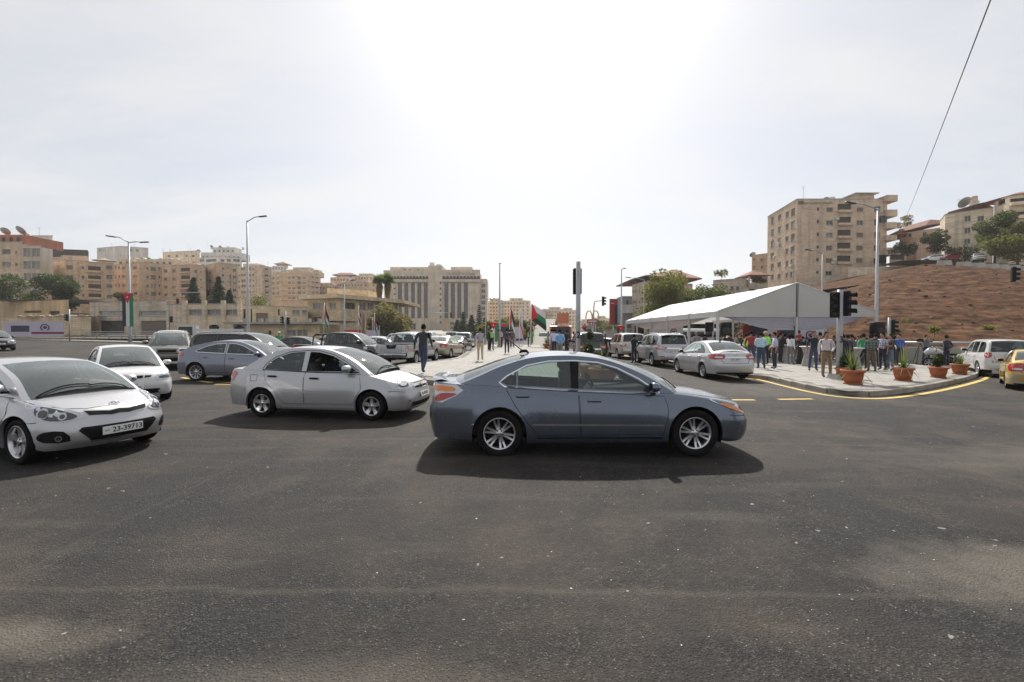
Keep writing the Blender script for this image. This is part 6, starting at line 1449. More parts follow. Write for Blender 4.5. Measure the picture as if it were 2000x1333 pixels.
# ---- silver hatchback at the left edge
HATCH = dict(hw=.86, wb=2.57, xf=2.09, xr=-1.96, rt=.315, rr=.225, rock=.20, arch=1.17,
    deck=[(2.09, .685), (1.95, .745), (1.6, .845), (1.25, .93), (.9, .955), (-.3, .97), (-1.2, 1.0), (-1.7, 1.02), (-1.96, .99)],
    cab=[(1.25, .93), (.85, 1.115), (.46, 1.26), (.12, 1.345), (-.35, 1.38), (-.95, 1.365), (-1.4, 1.29), (-1.62, 1.2), (-1.82, .98)],
    ws=.22, rw=-1.42, rwl=(-1.80, 1.05), crown=.045, wsb=.16, rwb=.08, tum=.29, tcv=.2,
    wins=[([(.90, .96), (.62, 1.09), (.28, 1.225), (-.02, 1.29), (-.22, 1.305), (-.24, .97)], 0, None), ([(-.32, 1.305), (-.75, 1.295), (-1.1, 1.23), (-1.2, 1.12), (-1.12, 1.0), (-.32, .98)], 0, None)],
    seat_x=(-.02, -.9), mirror=(.80, 1.03), flare=.018,
    PF=[(0, .13), (.10, .07), (.2, .015), (.32, 0), (.48, .0), (.60, .022), (.70, .05), (.82, .06), (.92, .10), (1, .19)],
    F=[(0, 0), (-.01, .25), (-.045, .47), (-.115, .67), (-.24, .83), (-.44, .935), (-.74, .985)])
def hatch_detail():
    return [D3('headlight', 38, [(1.99, .42, .645), (1.90, .49, .725), (1.70, .64, .80), (1.46, .76, .865), (1.40, .79, .82), (1.55, .79, .70), (1.75, .745, .612), (1.90, .62, .590)], CLEARL, .008, 3,
              sub=[('lamp_bezel', [(1.955, .48, .655), (1.87, .54, .715), (1.70, .66, .775), (1.56, .74, .79), (1.60, .77, .70), (1.76, .74, .63), (1.90, .61, .61)], DARKL, .003), ('lamp', [(p[0], p[1], p[2]) for p in ring3((1.67, .715, .71), .065)], CLEARL, .007), ('lamp', ring3((1.67, .715, .71), .046), DARKL, .010), ('lamp', ring3((1.86, .595, .665), .045), CLEARL, .007), ('lamp', ring3((1.86, .595, .665), .028), DARKL, .010)]),
        D2('grille', 'F', [(-.40, .715), (-.30, .705), (-.12, .685), (0, .698), (.12, .685), (.30, .705), (.40, .715), (.36, .655), (.20, .642), (.11, .630), (0, .64), (-.11, .630), (-.20, .642), (-.36, .655)], BLACK, .012, step=.04),
        ST('grille_trim', 'F', [(-.40, .722), (-.30, .712), (-.12, .692), (0, .705), (.12, .692), (.30, .712), (.40, .722)], .010, CHROME, .010, False),
        D2('grille', 'F', [(-.50, .46), (-.46, .50), (.46, .50), (.50, .46), (.36, .30), (-.36, .30)], BLACK, .010, step=.05), ST('grille_trim', 'F', [(-.36, .285), (.36, .285)], .012, CHROME, .010, False),
        D3('fog_lamp_recess', 36, [(1.94, .545, .33), (1.90, .60, .47), (1.74, .74, .47), (1.66, .785, .40), (1.74, .74, .325)], BLACK, .007, 2, sub=[('fog_lamp', ring3((1.86, .635, .375), .038), CHROME, .004), ('fog_lamp', ring3((1.86, .635, .375), .026), DARKL, .008)]),
        badge('F', 0, .765, .135, .052, CHROME), text_on('F', 'KIA', 0, .765, .05, CHROME, .012, 1.1),
        door([(1.02, .90), (1.06, .68), (.94, .5), (.90, .33), (-.225, .31), (-.245, .94)], (-.02, .82)), door([(-.26, .94), (-.24, .31), (-.8, .31), (-.95, .52), (-1.1, .70), (-1.16, .97)], (-.95, .86)),
        ST('bonnet_seam', 'T', [(.74, 1.25), (.70, 1.5), (.52, 1.8), (.36, 1.90), (.0, 1.93), (-.36, 1.90), (-.52, 1.8), (-.70, 1.5), (-.74, 1.25)], .010, SEAM, .002, False),
        ST('bumper_seam', 'S', [(1.66, .60), (1.52, .58), (1.45, .57)], .01, SEAM, .002),
        D3('taillight', 135, [(-1.72, .74, .98), (-1.5, .82, .97), (-1.6, .82, .80), (-1.8, .74, .75)], REDL, .008), wiper([(.6, -.02, .02), (.0, -.62, .05)])]
def ring3(c, r, n=12):
    # circle facing forward-outward at ~38 degrees
    a = R(38); U = Vector((-math.sin(a), math.cos(a), 0)); return [tuple(Vector(c) + U * r * math.cos(2 * math.pi * k / n) + Vector((0, 0, r * math.sin(2 * math.pi * k / n)))) for k in range(n)]

# ---- generic detail for the other vehicles
def std(S, front=None, rear=None, handles=True, grille=None, chrome=False, belt=True):
    "lamps, doors and shut lines placed from the proportions of the body"
    hw, xf, xr = S['hw'], S['xf'], S['xr']; B = body_shape(S); zt = B['ztop']; out = []
    zh = zt(xf - .25, hw * .6); zb = zt(xr + .12, hw * .6)
    hd = front or {}
    h0, h1 = hd.get('z', (zh - .20, zh - .03)); yi, yo = hd.get('y', (.42, .80))
    out.append(D3('headlight', 40, [(xf - .10, yi * hw, h0), (xf - .14, yi * hw, h1 - .02), (xf - .30, yo * hw, h1 + .02), (xf - .55, .95 * hw, h1 + .03), (xf - .52, .96 * hw, h0 + .05), (xf - .24, yo * hw, h0 - .01)], CLEARL, .008, 3,
               sub=[('lamp', [(xf - .15, (yi + .06) * hw, h0 + .03), (xf - .16, (yi + .06) * hw, h1 - .05), (xf - .32, yo * hw, h1 - .03), (xf - .30, yo * hw, h0 + .03)], DARKL, .004)]))
    g = grille or [(-.36 * hw, h0 + .01), (.36 * hw, h0 + .01), (.38 * hw, h1 - .04), (-.38 * hw, h1 - .04)]
    out.append(D2('grille', 'F', g, BLACK, .006)); zr = S.get('rock', .2)
    out.append(D2('grille', 'F', [(-.6 * hw, zr + .06), (.6 * hw, zr + .06), (.55 * hw, zr + .18), (-.55 * hw, zr + .18)], BLACK, .006))
    r = rear or {}
    t0, t1 = r.get('z', (zb - .24, zb - .03)); ri, ro = r.get('y', (.55, .93)); rb = r.get('x', .42); va = r.get('view', 148)
    out.append(D3('taillight', va, [(xr + .03, ri * hw, t0 + r.get('lift', .04)), (xr + .05, ri * hw, t1), (xr + rb * .5, ro * hw, t1 + .01), (xr + rb, .97 * hw, (t0 + t1) / 2 + .02), (xr + rb * .55, .95 * hw, t0), (xr + .10, (ri + ro) / 2 * hw, t0)], REDL, .009, 2,
               sub=[('reversing_light', [(xr + .08, (ri + .08) * hw, t0 + .06), (xr + .09, (ri + .08) * hw, t0 + .11), (xr + .16, (ro - .1) * hw, t0 + .11), (xr + .15, (ro - .1) * hw, t0 + .06)], CLEARL, .004)] if r.get('rev', True) else ()))
    out.append(ST('boot_seam', 'R', [(-.62 * hw, zb - .0), (-.60 * hw, t0 - .02), (-.52 * hw, t0 - .14), (.52 * hw, t0 - .14), (.60 * hw, t0 - .02), (.62 * hw, zb)], .012, SEAM, .003, False))
    out.append(ST('bumper_trim', 'R', [(-.8 * hw, zr + .06), (.8 * hw, zr + .06)], .12, BLACK, .004, False))
    for dr in S.get('doors', []): out.append(door(dr[0], dr[1], S.get('handle_m'), .15))
    if belt:
        for w in S['wins']:
            P = list(w[0]); out.append(ST('window_trim', 'S', P, .016, CHROME if chrome else SEAM, .004, True, True))
    return out
def mk_doors(xs, zb, zt_, hz):
    "simple upright door outlines between seams xs (front to back)"
    out = []
    for a, b in zip(xs, xs[1:]): out.append(([(a - .008, zt_), (a - .008 + .02, (zb + zt_) / 2), (a - .008, zb), (b + .008, zb), (b + .008, zt_)], (b + .18, hz)))
    return out
def derive(S, **k):
    d = dict(S); d.update(k); return d
SEDAN = dict(hw=.87, wb=2.68, xf=2.25, xr=-2.35, rt=.315, rr=.21, rock=.2,
    deck=[(2.25, .66), (2.05, .76), (1.6, .87), (1.15, .95), (.8, .965), (-.3, .99), (-1.3, 1.03), (-1.8, 1.06), (-2.15, 1.06), (-2.35, 1.02)],
    cab=[(1.18, .9), (.8, 1.12), (.4, 1.31), (.05, 1.41), (-.45, 1.445), (-.95, 1.41), (-1.35, 1.29), (-1.7, 1.13), (-1.98, 1.0)],
    ws=.14, rw=-1.02, rwl=(-1.9, 1.05), crown=.045, wsb=.15, rwb=.11, tum=.29, tcv=.18,
    wins=[([(.86, .95), (.60, 1.10), (.30, 1.25), (.02, 1.335), (-.24, 1.35), (-.262, .98)], 0, None), ([(-.34, 1.35), (-.7, 1.34), (-1.0, 1.27), (-1.22, 1.15), (-1.33, 1.06), (-1.28, 1.02), (-.34, .99)], 0, None)],
    seat_x=(-.02, -.95), q=.8)
SEDAN['doors'] = [([(.97, .90), (1.0, .62), (.94, .33), (-.235, .31), (-.258, .95)], (-.03, .82)), ([(-.272, .95), (-.25, .31), (-.82, .31), (-.98, .5), (-1.14, .72), (-1.25, .99)], (-1.0, .87))]
SUV = dict(hw=.935, wb=2.79, xf=2.30, xr=-2.42, rt=.385, rr=.245, rock=.36, tw=.25, arch=1.15,
    deck=[(2.30, .98), (2.1, 1.06), (1.6, 1.13), (1.25, 1.16), (.9, 1.16), (-.3, 1.165), (-1.3, 1.18), (-2.0, 1.18), (-2.42, 1.15)],
    cab=[(1.18, 1.12), (.85, 1.42), (.58, 1.66), (.3, 1.775), (-.4, 1.83), (-1.3, 1.82), (-1.95, 1.76), (-2.16, 1.62), (-2.30, 1.12)],
    ws=.36, rw=-1.98, rwl=(-2.295, 1.2), crown=.04, wsb=.14, rwb=.06, tum=.20, tcv=.10,
    wins=[([(.90, 1.2), (.68, 1.44), (.42, 1.66), (.1, 1.72), (.06, 1.2)], 0, None), ([(-.02, 1.72), (-.85, 1.73), (-.92, 1.2), (-.02, 1.2)], 0, TINT), ([(-1.02, 1.73), (-1.75, 1.70), (-1.95, 1.56), (-2.0, 1.25), (-1.06, 1.2)], 0, TINT)],
    seat_x=(.15, -.75), mirror=(.80, 1.28), mirror_s=1.25, q=.8, F=[(0, 0), (-.008, .3), (-.03, .55), (-.07, .74), (-.15, .88), (-.32, .96), (-.6, .99)], R=[(.5, .99), (.28, .965), (.12, .91), (.045, .78), (.015, .55), (.004, .3), (0, 0)],
    PF=[(0, .12), (.12, .03), (.3, .0), (.5, .0), (.62, .03), (.85, .05), (.94, .08), (1, .15)], PR=[(0, .08), (.1, .02), (.3, .0), (.42, .0), (.46, .04), (.8, .055), (1, .07)], PS=[(0, .04), (.1, .01), (.4, 0), (.6, 0), (.68, .012), (.85, .022), (1, .05)])
SUV['doors'] = [([(.98, 1.12), (.98, .75), (.86, .42), (.05, .40), (.04, 1.14)], (.22, 1.03)), ([(.025, 1.14), (.035, .40), (-.72, .40), (-.80, .7), (-.96, .86), (-.98, 1.15)], (-.78, 1.04))]
PICKUP = dict(hw=.915, wb=3.2, xf=2.46, xr=-2.78, rt=.37, rr=.225, rock=.38, tw=.25, arch=1.18,
    deck=[(2.46, .96), (2.3, 1.03), (1.8, 1.09), (1.45, 1.12), (1.1, 1.12), (0, 1.12), (-.9, 1.12), (-2.0, 1.12), (-2.78, 1.12)],
    cab=[(1.42, 1.08), (1.08, 1.36), (.76, 1.60), (.46, 1.71), (-.1, 1.745), (-.6, 1.73), (-.84, 1.66), (-.92, 1.4), (-.95, 1.08)],
    ws=.54, rw=-.80, rwl=(-.948, 1.2), crown=.035, wsb=.14, rwb=.02, tum=.22, tcv=.10, bed=(-1.05, -2.70), bed_z=.72,
    wins=[([(1.12, 1.16), (.88, 1.37), (.60, 1.58), (.36, 1.635), (.30, 1.16)], 0, None), ([(.22, 1.645), (-.45, 1.645), (-.66, 1.57), (-.70, 1.18), (.22, 1.16)], 0, None)],
    seat_x=(.35, -.42), mirror=(1.02, 1.26), mirror_s=1.25, q=.8, drop=[(-2.78, .02), (.9, .06), (2.1, .09), (2.46, .12)],
    F=[(0, 0), (-.01, .3), (-.035, .55), (-.085, .74), (-.18, .88), (-.36, .96), (-.64, .99)], R=[(.4, .99), (.2, .985), (.06, .97), (.02, .9), (.008, .6), (.0, .3), (0, 0)],
    PF=[(0, .12), (.12, .03), (.3, .0), (.5, .0), (.62, .03), (.85, .05), (.94, .09), (1, .18)], PR=[(0, .06), (.12, .0), (.24, -.08), (.36, -.08), (.40, .0), (.8, .0), (1, .01)], PS=[(0, .04), (.1, .01), (.4, 0), (.6, 0), (.68, .01), (.85, .02), (1, .045)])
PICKUP['doors'] = [([(1.20, 1.08), (1.20, .75), (1.02, .44), (.28, .42), (.27, 1.10)], (.44, 1.0)), ([(.255, 1.10), (.265, .42), (-.60, .42), (-.78, .6), (-.82, 1.10)], (-.62, 1.0))]
MPV = derive(SUV, hw=.96, wb=3.06, xf=2.50, xr=-2.62, rt=.345, rr=.22, rock=.24,
    deck=[(2.50, .82), (2.3, .92), (1.9, 1.02), (1.6, 1.07), (1.2, 1.08), (-.3, 1.09), (-1.6, 1.11), (-2.2, 1.12), (-2.62, 1.08)],
    cab=[(1.62, 1.02), (1.2, 1.30), (.85, 1.52), (.45, 1.67), (-.2, 1.72), (-1.4, 1.72), (-2.05, 1.67), (-2.34, 1.5), (-2.5, 1.05)], ws=.55, rw=-2.1, rwl=(-2.48, 1.2),
    wins=[([(1.22, 1.12), (.98, 1.30), (.70, 1.47), (.42, 1.57), (.2, 1.60), (.16, 1.12)], 0, None), ([(.08, 1.60), (-.95, 1.62), (-1.0, 1.13), (.08, 1.12)], 0, TINT), ([(-1.08, 1.62), (-1.95, 1.59), (-2.16, 1.45), (-2.22, 1.2), (-1.12, 1.14)], 0, TINT)],
    seat_x=(.4, -.7), mirror=(1.08, 1.2), doors=[([(1.3, 1.02), (1.3, .7), (1.12, .34), (.15, .32), (.14, 1.05)], (.32, .92)), ([(.125, 1.05), (.135, .32), (-.9, .32), (-1.02, .7), (-1.03, 1.06)], (-.1, .92))])
LIFT = derive(SEDAN, wb=2.70, xf=2.20, xr=-2.27, hw=.91, rt=.325, rr=.235,
    deck=[(2.20, .66), (2.0, .77), (1.6, .87), (1.15, .955), (.8, .965), (-.3, .98), (-1.3, 1.04), (-1.8, 1.09), (-2.1, 1.09), (-2.27, 1.03)],
    cab=[(1.25, .92), (.85, 1.13), (.42, 1.32), (.05, 1.41), (-.4, 1.435), (-.95, 1.39), (-1.45, 1.28), (-1.8, 1.16), (-2.05, 1.05)], rwl=(-1.95, 1.12), rw=-.95,
    wins=[([(.90, .95), (.62, 1.11), (.30, 1.26), (.02, 1.335), (-.24, 1.345), (-.262, .98)], 0, None), ([(-.34, 1.345), (-.7, 1.325), (-1.05, 1.24), (-1.32, 1.13), (-1.42, 1.075), (-1.34, 1.04), (-.34, .99)], 0, None)])
# ---- paints
P_BLUE = paint('paint_blue_grey', (.125, .148, .190), .75, .22, .04)
P_SILV = paint('paint_silver', (.45, .455, .465), .6, .34, .08)
P_SILV2 = paint('paint_light_silver', (.51, .51, .52), .55, .33, .06)
P_WHITE = paint('paint_white', (.62, .625, .62), .0, .35, .06)
P_BLACK = paint('paint_black', (.012, .012, .014), .2, .2, .04)
P_CHAR = paint('paint_charcoal', (.035, .037, .042), .4, .28, .08)
P_ICE = paint('paint_slate_blue', (.19, .205, .25), .6, .3, .06)
P_BEIGE = paint('paint_beige_gold', (.44, .395, .31), .55, .34, .08)
P_GREY = paint('paint_dusty_grey', (.17, .155, .135), .45, .4, .25)
P_BROWN = paint('paint_brown', (.11, .075, .06), .45, .35, .12)
P_YEL = paint('paint_taxi_yellow', (.52, .34, .06), .1, .35, .06)
P_RED = paint('paint_red', (.28, .012, .02), .3, .3, .06)
P_ORANGE = paint('paint_orange', (.50, .13, .03), .0, .45, .15)
def by_wheels(rear, front, S, side=-1, z=0):
    "car pose from the two ground points of the wheels on one side"
    a, b = gp(*rear), gp(*front); h = (b - a); ang = math.atan2(h.y, h.x); n = Vector((-math.sin(ang), math.cos(ang), 0))
    mid = (a + b) / 2 - n * side * (S['hw'] - .12); s = Vector((h.x, h.y)).length / S['wb']
    return on(mid.x, mid.y), math.degrees(ang), s
CARS = {}
p, hd, sc = by_wheels((972, 889), (1358, 894), SALOON)
CARS['saloon'] = car(SALOON, p, hd, 'blue-grey saloon with six-spoke alloy wheels crossing the foreground asphalt', name='saloon_car', paint_m=P_BLUE, wheels='double6', extra=saloon_detail())
p, hd, sc = by_wheels((515, 815), (726, 822), COMPACT)
CARS['compact'] = car(COMPACT, p, hd, 'silver saloon with black door handles close behind the blue-grey saloon', name='saloon_car', paint_m=P_SILV, wheels='cover5', extra=compact_detail(), plate=('10-69341', 0, .49, .44, .11), scale=.97, steer=-4)
def by_wheel1(px, S, head, lx, ly):
    "pose from the ground point of one wheel"
    a = gp(*px); h = R(head); return on(a.x - (lx * math.cos(h) - ly * math.sin(h)), a.y - (lx * math.sin(h) + ly * math.cos(h)))
car(HATCH, by_wheel1((38, 908), HATCH, -20, 1.285 * .95, -.78 * .95), -20, 'silver hatchback with plate 23-39713 cut off by the picture edge', name='hatchback_car', paint_m=P_SILV2, wheels='five', extra=hatch_detail(), plate=('23-39713', 0, .415, .52, .112, None, .012, True), scale=.95)
LANOS = derive(SEDAN, hw=.84, wb=2.52, xf=2.08, xr=-2.15, rt=.29, rr=.18)
car(LANOS, on(-10.5, 12.35), -44, 'white saloon with three-part grille behind the silver hatchback', name='saloon_car', paint_m=P_WHITE, wheels='cover5', extra=std(LANOS, dict(y=(.52, .84), z=(.60, .735)), grille=[(-.13, .655), (.13, .655), (.16, .725), (-.16, .725)]) + [D2('grille', 'F', [(.17, .665), (.30, .675), (.33, .72), (.19, .725)], BLACK, .006, True), D2('grille', 'F', [(-.5, .33), (.5, .33), (.48, .37), (-.48, .37)], BLACK, .007), wiper([(.5, -.08, .03), (-.05, -.58, .05)])], plate=('35135', 0, .47, .30, .15, None, .012, False, '17'), scale=.95)
car(LIFT, on(-9.95, 17.1), -3, 'slate blue liftback between the white saloon and the silver saloon', name='liftback_car', paint_m=P_ICE, wheels='ten', extra=std(LIFT, rear=dict(view=120), chrome=True) + [D2('sticker', 'S', [(.98, .72), (1.2, .72), (1.2, .84), (.98, .84)], PLATE, .006, True)])
car(derive(SEDAN, q=.6), on(-38.2, 33.5), -32, 'dark grey saloon at the left edge beyond the hatchback', name='saloon_car', paint_m=P_CHAR, extra=std(SEDAN), plate=('13 2841', 0, .5))
car(derive(PICKUP, q=.6), on(-17.1, 22.9), -58, 'dusty grey pickup with black bumper facing the camera', name='pickup_truck', paint_m=P_GREY, wheels='steel', extra=std(PICKUP, grille=[(-.34, .80), (.34, .80), (.34, .93), (-.34, .93)]) + [ST('bumper', 'F', [(-.8, .60), (.8, .60)], .34, BLACK, .012, False)])
car(derive(PICKUP, q=.6), on(-22.0, 29.5), -62, 'white pickup behind the dusty grey pickup', name='pickup_truck', paint_m=P_WHITE, wheels='steel', extra=std(PICKUP))
car(derive(MPV, q=.7), on(-13.1, 22.6), -5, 'long black van with tinted windows behind the slate blue liftback', name='van', paint_m=P_BLACK, wheels='ten', glassm=TINT, extra=std(MPV) + [roof_rails(.3, -1.9, .72, 1.75, CHROME)])
def rollbar(m=BLACK):
    def f(c):
        for x in (-1.12, -1.62):
            b = MB(); b.tube([(x, -.78, 1.05), (x + .04, -.76, 1.5), (x + .1, -.62, 1.66), (x + .1, .62, 1.66), (x + .04, .76, 1.5), (x, .78, 1.05)], .035, 8); b.obj('roll_bar', m, c['root'])
        b = MB()
        for sg in (-1, 1): b.tube([(-1.06, .70 * sg, 1.6), (-1.55, .70 * sg, 1.6)], .028, 6)
        b.obj('roll_bar_brace', m, c['root'])
    return f
car(derive(PICKUP, q=.7), on(-9.0, 25.0), -7, 'charcoal double-cab pickup with black roll bar behind the silver saloon', name='pickup_truck', paint_m=P_CHAR, extra=std(PICKUP) + [rollbar(), D2('sticker', 'S', [(1.3, .86), (1.5, .86), (1.5, 1.0), (1.3, 1.0)], PLATE, .006, True)])
car(derive(PICKUP, q=.7), on(-5.75, 26.2), 80, 'silver pickup with black tailgate badge parked at the median kerb', name='pickup_truck', paint_m=P_SILV, extra=std(PICKUP, rear=dict(z=(.72, 1.05), y=(.86, .97), x=.14, view=165, rev=False)) + [D2('tailgate_badge', 'R', [(-.30, 1.10), (-.22, .90), (.22, .90), (.30, 1.10)], BLACK, .006), ST('bumper', 'R', [(-.86, .60), (.86, .60)], .17, BLACK, .01, False), badge('R', 0, 1.05, .14, .1), rollbar(CHROME)], plate_r=('10-69527', .12, .61, .44, .1))
car(SEDAN, on(-4.75, 32.8), 78, 'beige gold saloon with triangular red lamps ahead of the silver pickup', name='saloon_car', paint_m=P_BEIGE, extra=std(SEDAN, rear=dict(z=(.74, .99), y=(.5, .92))), plate_r=('21-4418', 0, .62))
car(derive(SEDAN, q=.6), on(-4.6, 39.2), 84, 'black saloon parked ahead of the beige gold saloon', name='saloon_car', paint_m=P_BLACK, extra=std(SEDAN))
car(derive(PICKUP, q=.6), on(-4.9, 46.5), 88, 'silver pickup farthest along the median kerb', name='pickup_truck', paint_m=P_SILV, extra=std(PICKUP, rear=dict(z=(.72, 1.05), y=(.86, .97), x=.14, view=165)))
for (S_, x, y, hd, pm, lb, nm) in ((SEDAN, -8.6, 30.6, -6, P_WHITE, 'white saloon just beyond the charcoal pickup', 'saloon_car'), (SEDAN, -8.3, 35.2, -10, P_WHITE, 'second white saloon beyond the charcoal pickup', 'saloon_car'), (HATCH, -14.2, 46, 200, P_CHAR, 'dark hatchback below the palm trees', 'hatchback_car'), (PICKUP, -9.2, 40.5, 195, P_BROWN, 'brown pickup with dark canopy beyond the silver pickup', 'pickup_truck'), (SUV, -10.0, 55, 90, P_WHITE, 'white taxi van with roof sign behind the walking man', 'van'), (HATCH, -8.0, 50, 90, P_WHITE, 'white hatchback right of the walking man', 'hatchback_car'), (SUV, -7.4, 58, 90, P_CHAR, 'dark grey off-roader left of the far silver pickup', 'off_roader'), (SEDAN, -7.2, 49, 92, P_SILV2, 'pale saloon in front of the dark grey off-roader', 'saloon_car'), (SEDAN, -13.8, 30.5, -6, P_BLACK, 'black saloon between the van and the charcoal pickup', 'saloon_car'),
    (SEDAN, 5.6, 64, 90, P_WHITE, 'tiny white car far down the right carriageway', 'saloon_car'), (SEDAN, 9.0, 78, 90, P_SILV, 'tiny silver car far down the right carriageway', 'saloon_car'), (HATCH, 8.6, 43, 100, P_SILV2, 'small pale hatchback in front of the light gold off-roader', 'hatchback_car'), (SEDAN, 12.5, 92, -90, P_WHITE, 'distant oncoming white car beside the arch sign', 'saloon_car'), (SUV, 6.0, 88, 90, P_CHAR, 'distant dark car in the right carriageway', 'off_roader')):
    car(derive(S_, q=.5), on(x, y), hd, lb, name=nm, paint_m=pm, extra=std(S_), seats=(y < 60))
car(SEDAN, on(8.74, 20.2), 90.5, 'light silver saloon with long red tail lamps by the island kerb', name='saloon_car', paint_m=P_SILV2, wheels='seven', extra=std(SEDAN, rear=dict(z=(.80, .98), y=(.50, .93), x=.55, view=150)) + [ST('boot_trim', 'R', [(-.40, .885), (.40, .885)], .03, CHROME, .012, False), badge('R', 0, .96, .11, .08), antenna(-1.0, .0)], plate_r=('50 2091', 0, .80, .34, .11, PLATE), scale=1.05)
car(SUV, on(8.72, 26.9), 91, 'silver grey off-roader with slim red lamps ahead of the light silver saloon', name='off_roader', paint_m=P_SILV, wheels='six', extra=std(SUV, rear=dict(z=(.98, 1.12), y=(.46, .93), x=.5, view=152)) + [ST('lamp_bar', 'R', [(-.42, 1.05), (.42, 1.05)], .05, CHROME, .012, False), ST('reflector', 'R', [(.55, .60), (.80, .60)], .05, REDL, .012), roof_rails(.1, -1.7, .62, 1.8, CHROME), spoiler(-2.28, 1.74, .62, None, .22)], rear_glass=TINT, plate_r=('22-5713', 0, .88, .36, .15))
LC = derive(SUV, hw=.98, xf=2.40, xr=-2.52, wb=2.85)
car(LC, on(8.5, 34.2), 91, 'light gold off-roader parked ahead of the silver grey one', name='off_roader', paint_m=paint('paint_light_gold', (.50, .48, .42), .55, .33, .08), extra=std(LC, rear=dict(z=(.92, 1.12), y=(.62, .95), x=.3, view=155)), rear_glass=TINT)
car(SUV, on(4.75, 29.3), 90, 'black off-roader behind pole 2 with bright red lamps', name='off_roader', paint_m=P_BLACK, extra=std(SUV, rear=dict(z=(.88, 1.08), y=(.55, .95), x=.3, view=158)) + [ST('number_panel', 'R', [(-.5, .84), (.5, .84)], .09, CHROME, .012, False)], rear_glass=TINT)
def spare(c):
    b = MB(); b.lathe([(.001, .13), (.20, .125), (.33, .10), (.385, .04), (.385, -.08)], 24, axis='y'); o = b.obj('spare_wheel_cover', P_WHITE, c['root']); o.location = (c['S']['xr'] - .10, -.18, 1.02); o.rotation_euler = (0, 0, R(90))
    me = text_mesh('PRADO', .12, 'lettering', INK, .002); t = pobj('lettering', me, o, (0, .14, .06)); t.rotation_euler = (R(90), 0, R(180)); t.scale = (1.15, 1, 1)
car(SUV, on(24.6, 23.2), 57, 'white off-roader with covered spare wheel on its rear door', name='off_roader', paint_m=P_WHITE, extra=std(SUV, rear=dict(z=(.98, 1.22), y=(.74, .95), x=.22, view=150)) + [spare], rear_glass=TINT, plate_r=('2-59120', .42, .80, .36, .15))
TX = derive(SEDAN, hw=.86)
car(TX, on(19.9, 17.3), 46, 'yellow taxi with silver bumper at the right picture edge', name='taxi', cat='taxi', paint_m=P_YEL, extra=std(TX, rear=dict(z=(.72, .98), y=(.5, .93))) + [ST('bumper', 'R', [(-.82, .45), (.82, .45)], .30, P_SILV, .009, False)])
for (S_, px, py, Y, hd, pm, lb, nm) in ((SEDAN, 1822, 511, 93, 150, P_WHITE, 'white car at the left end of the upper road', 'saloon_car'), (HATCH, 1852, 509, 92, 176, P_RED, 'red hatchback parked on the upper road', 'hatchback_car'), (MPV, 1908, 511, 90, 230, P_WHITE, 'white van on the upper road facing the camera', 'van')):
    p = at(px, py, Y); car(derive(S_, q=.5), (p.x, p.y, p.z - .15), hd, lb, name=nm, paint_m=pm, extra=std(S_))
# ---- stake truck, bucket truck, minibus, motorcycle
def wheels_at(root, L, rt=.42, style='steel'):
    tm, rm = wheel_meshes(rt, rt * .6, style, .24)
    for (x, y) in L: w = empty('wheel', (x, y, rt), 0 if y > 0 else math.pi, parent=root); pobj('tyre', tm, w); pobj('rim', rm, w)
def cab(root, x0, x1, hw, z0, z1, m, gm=GLASS):
    b = MB(); P = [(x0, z0), (x1, z0), (x1 + .02, z0 + .7 * (z1 - z0) * .6), (x1 - .18, z1 - .06), (x1 - .32, z1), (x0, z1)]
    n = len(P); b.add([(p[0], -hw, p[1]) for p in P] + [(p[0], hw, p[1]) for p in P], [tuple(range(n)), tuple(range(2 * n - 1, n - 1, -1))] + [(i, n + i, n + (i + 1) % n, (i + 1) % n) for i in range(n)]); b.obj('cab', m, root)
    zb = z0 + .45 * (z1 - z0); a, c = Vector((x1 + .01, zb + .04)), Vector((x1 - .165, z1 - .1))
    MB().add([(a.x + .012, -hw * .9, a.y), (a.x + .012, hw * .9, a.y), (c.x + .012, hw * .86, c.y), (c.x + .012, -hw * .86, c.y)], [(0, 1, 2, 3)]).obj('windscreen', TINT, root)
    for sg in (1, -1):
        MB().add([(x0 + .25, sg * (hw + .006), zb + .05), (x1 - .08, sg * (hw + .006), zb + .05), (x1 - .25, sg * (hw + .006), z1 - .12), (x0 + .25, sg * (hw + .006), z1 - .12)], [(0, 1, 2, 3)]).obj('side_window', TINT, root)
        MB().rbox((x1 - .1, sg * (hw + .18), zb + .28), (.06, .16, .3), .03).obj('mirror', BLACK, root); MB().rbox((x1 + .03, sg * hw * .75, z0 + .18), (.05, .26, .16), .02).obj('headlight', CLEARL, root)
    MB().rbox((x1 + .06, 0, z0 - .06), (.12, 2 * hw, .22), .04).obj('bumper', BLACK, root); MB().box((x1 + .025, 0, z0 + .2), (.02, hw * .9, .2)).obj('grille', BLACK, root)
t = empty('stake_truck', on(-25.5, 38.5), R(208), 'small white stake truck with tyres hung on its cargo fence', 'truck'); cab(t, .9, 2.3, .88, .55, 2.15, P_WHITE); wheels_at(t, ((1.6, .75), (1.6, -.75), (-1.4, .75), (-1.4, -.75)), .36)
MB().box((-.75, 0, .78), (3.3, 1.8, .14)).obj('load_bed', mat('bed_grey', (.35, .35, .34), .7), t); MB().box((-.6, 0, .6), (4.4, .7, .2)).obj('chassis', BLACK, t)
for sg in (1, -1):
    for k in range(3): MB().box((-.75, sg * .9, 1.1 + .33 * k), (3.3, .04, .2)).obj('stake_rail', P_WHITE, t)
    for k in range(5): MB().box((-2.35 + .8 * k, sg * .87, 1.35), (.07, .05, 1.1)).obj('stake_post', P_WHITE, t)
for k, x in enumerate((-.3, -2.1)): w = pobj('spare_tyre', wheel_meshes(.36, .216, 'steel', .24)[0], t, (x, .35, 2.0)); w.rotation_euler = (R(70), 0, 0)
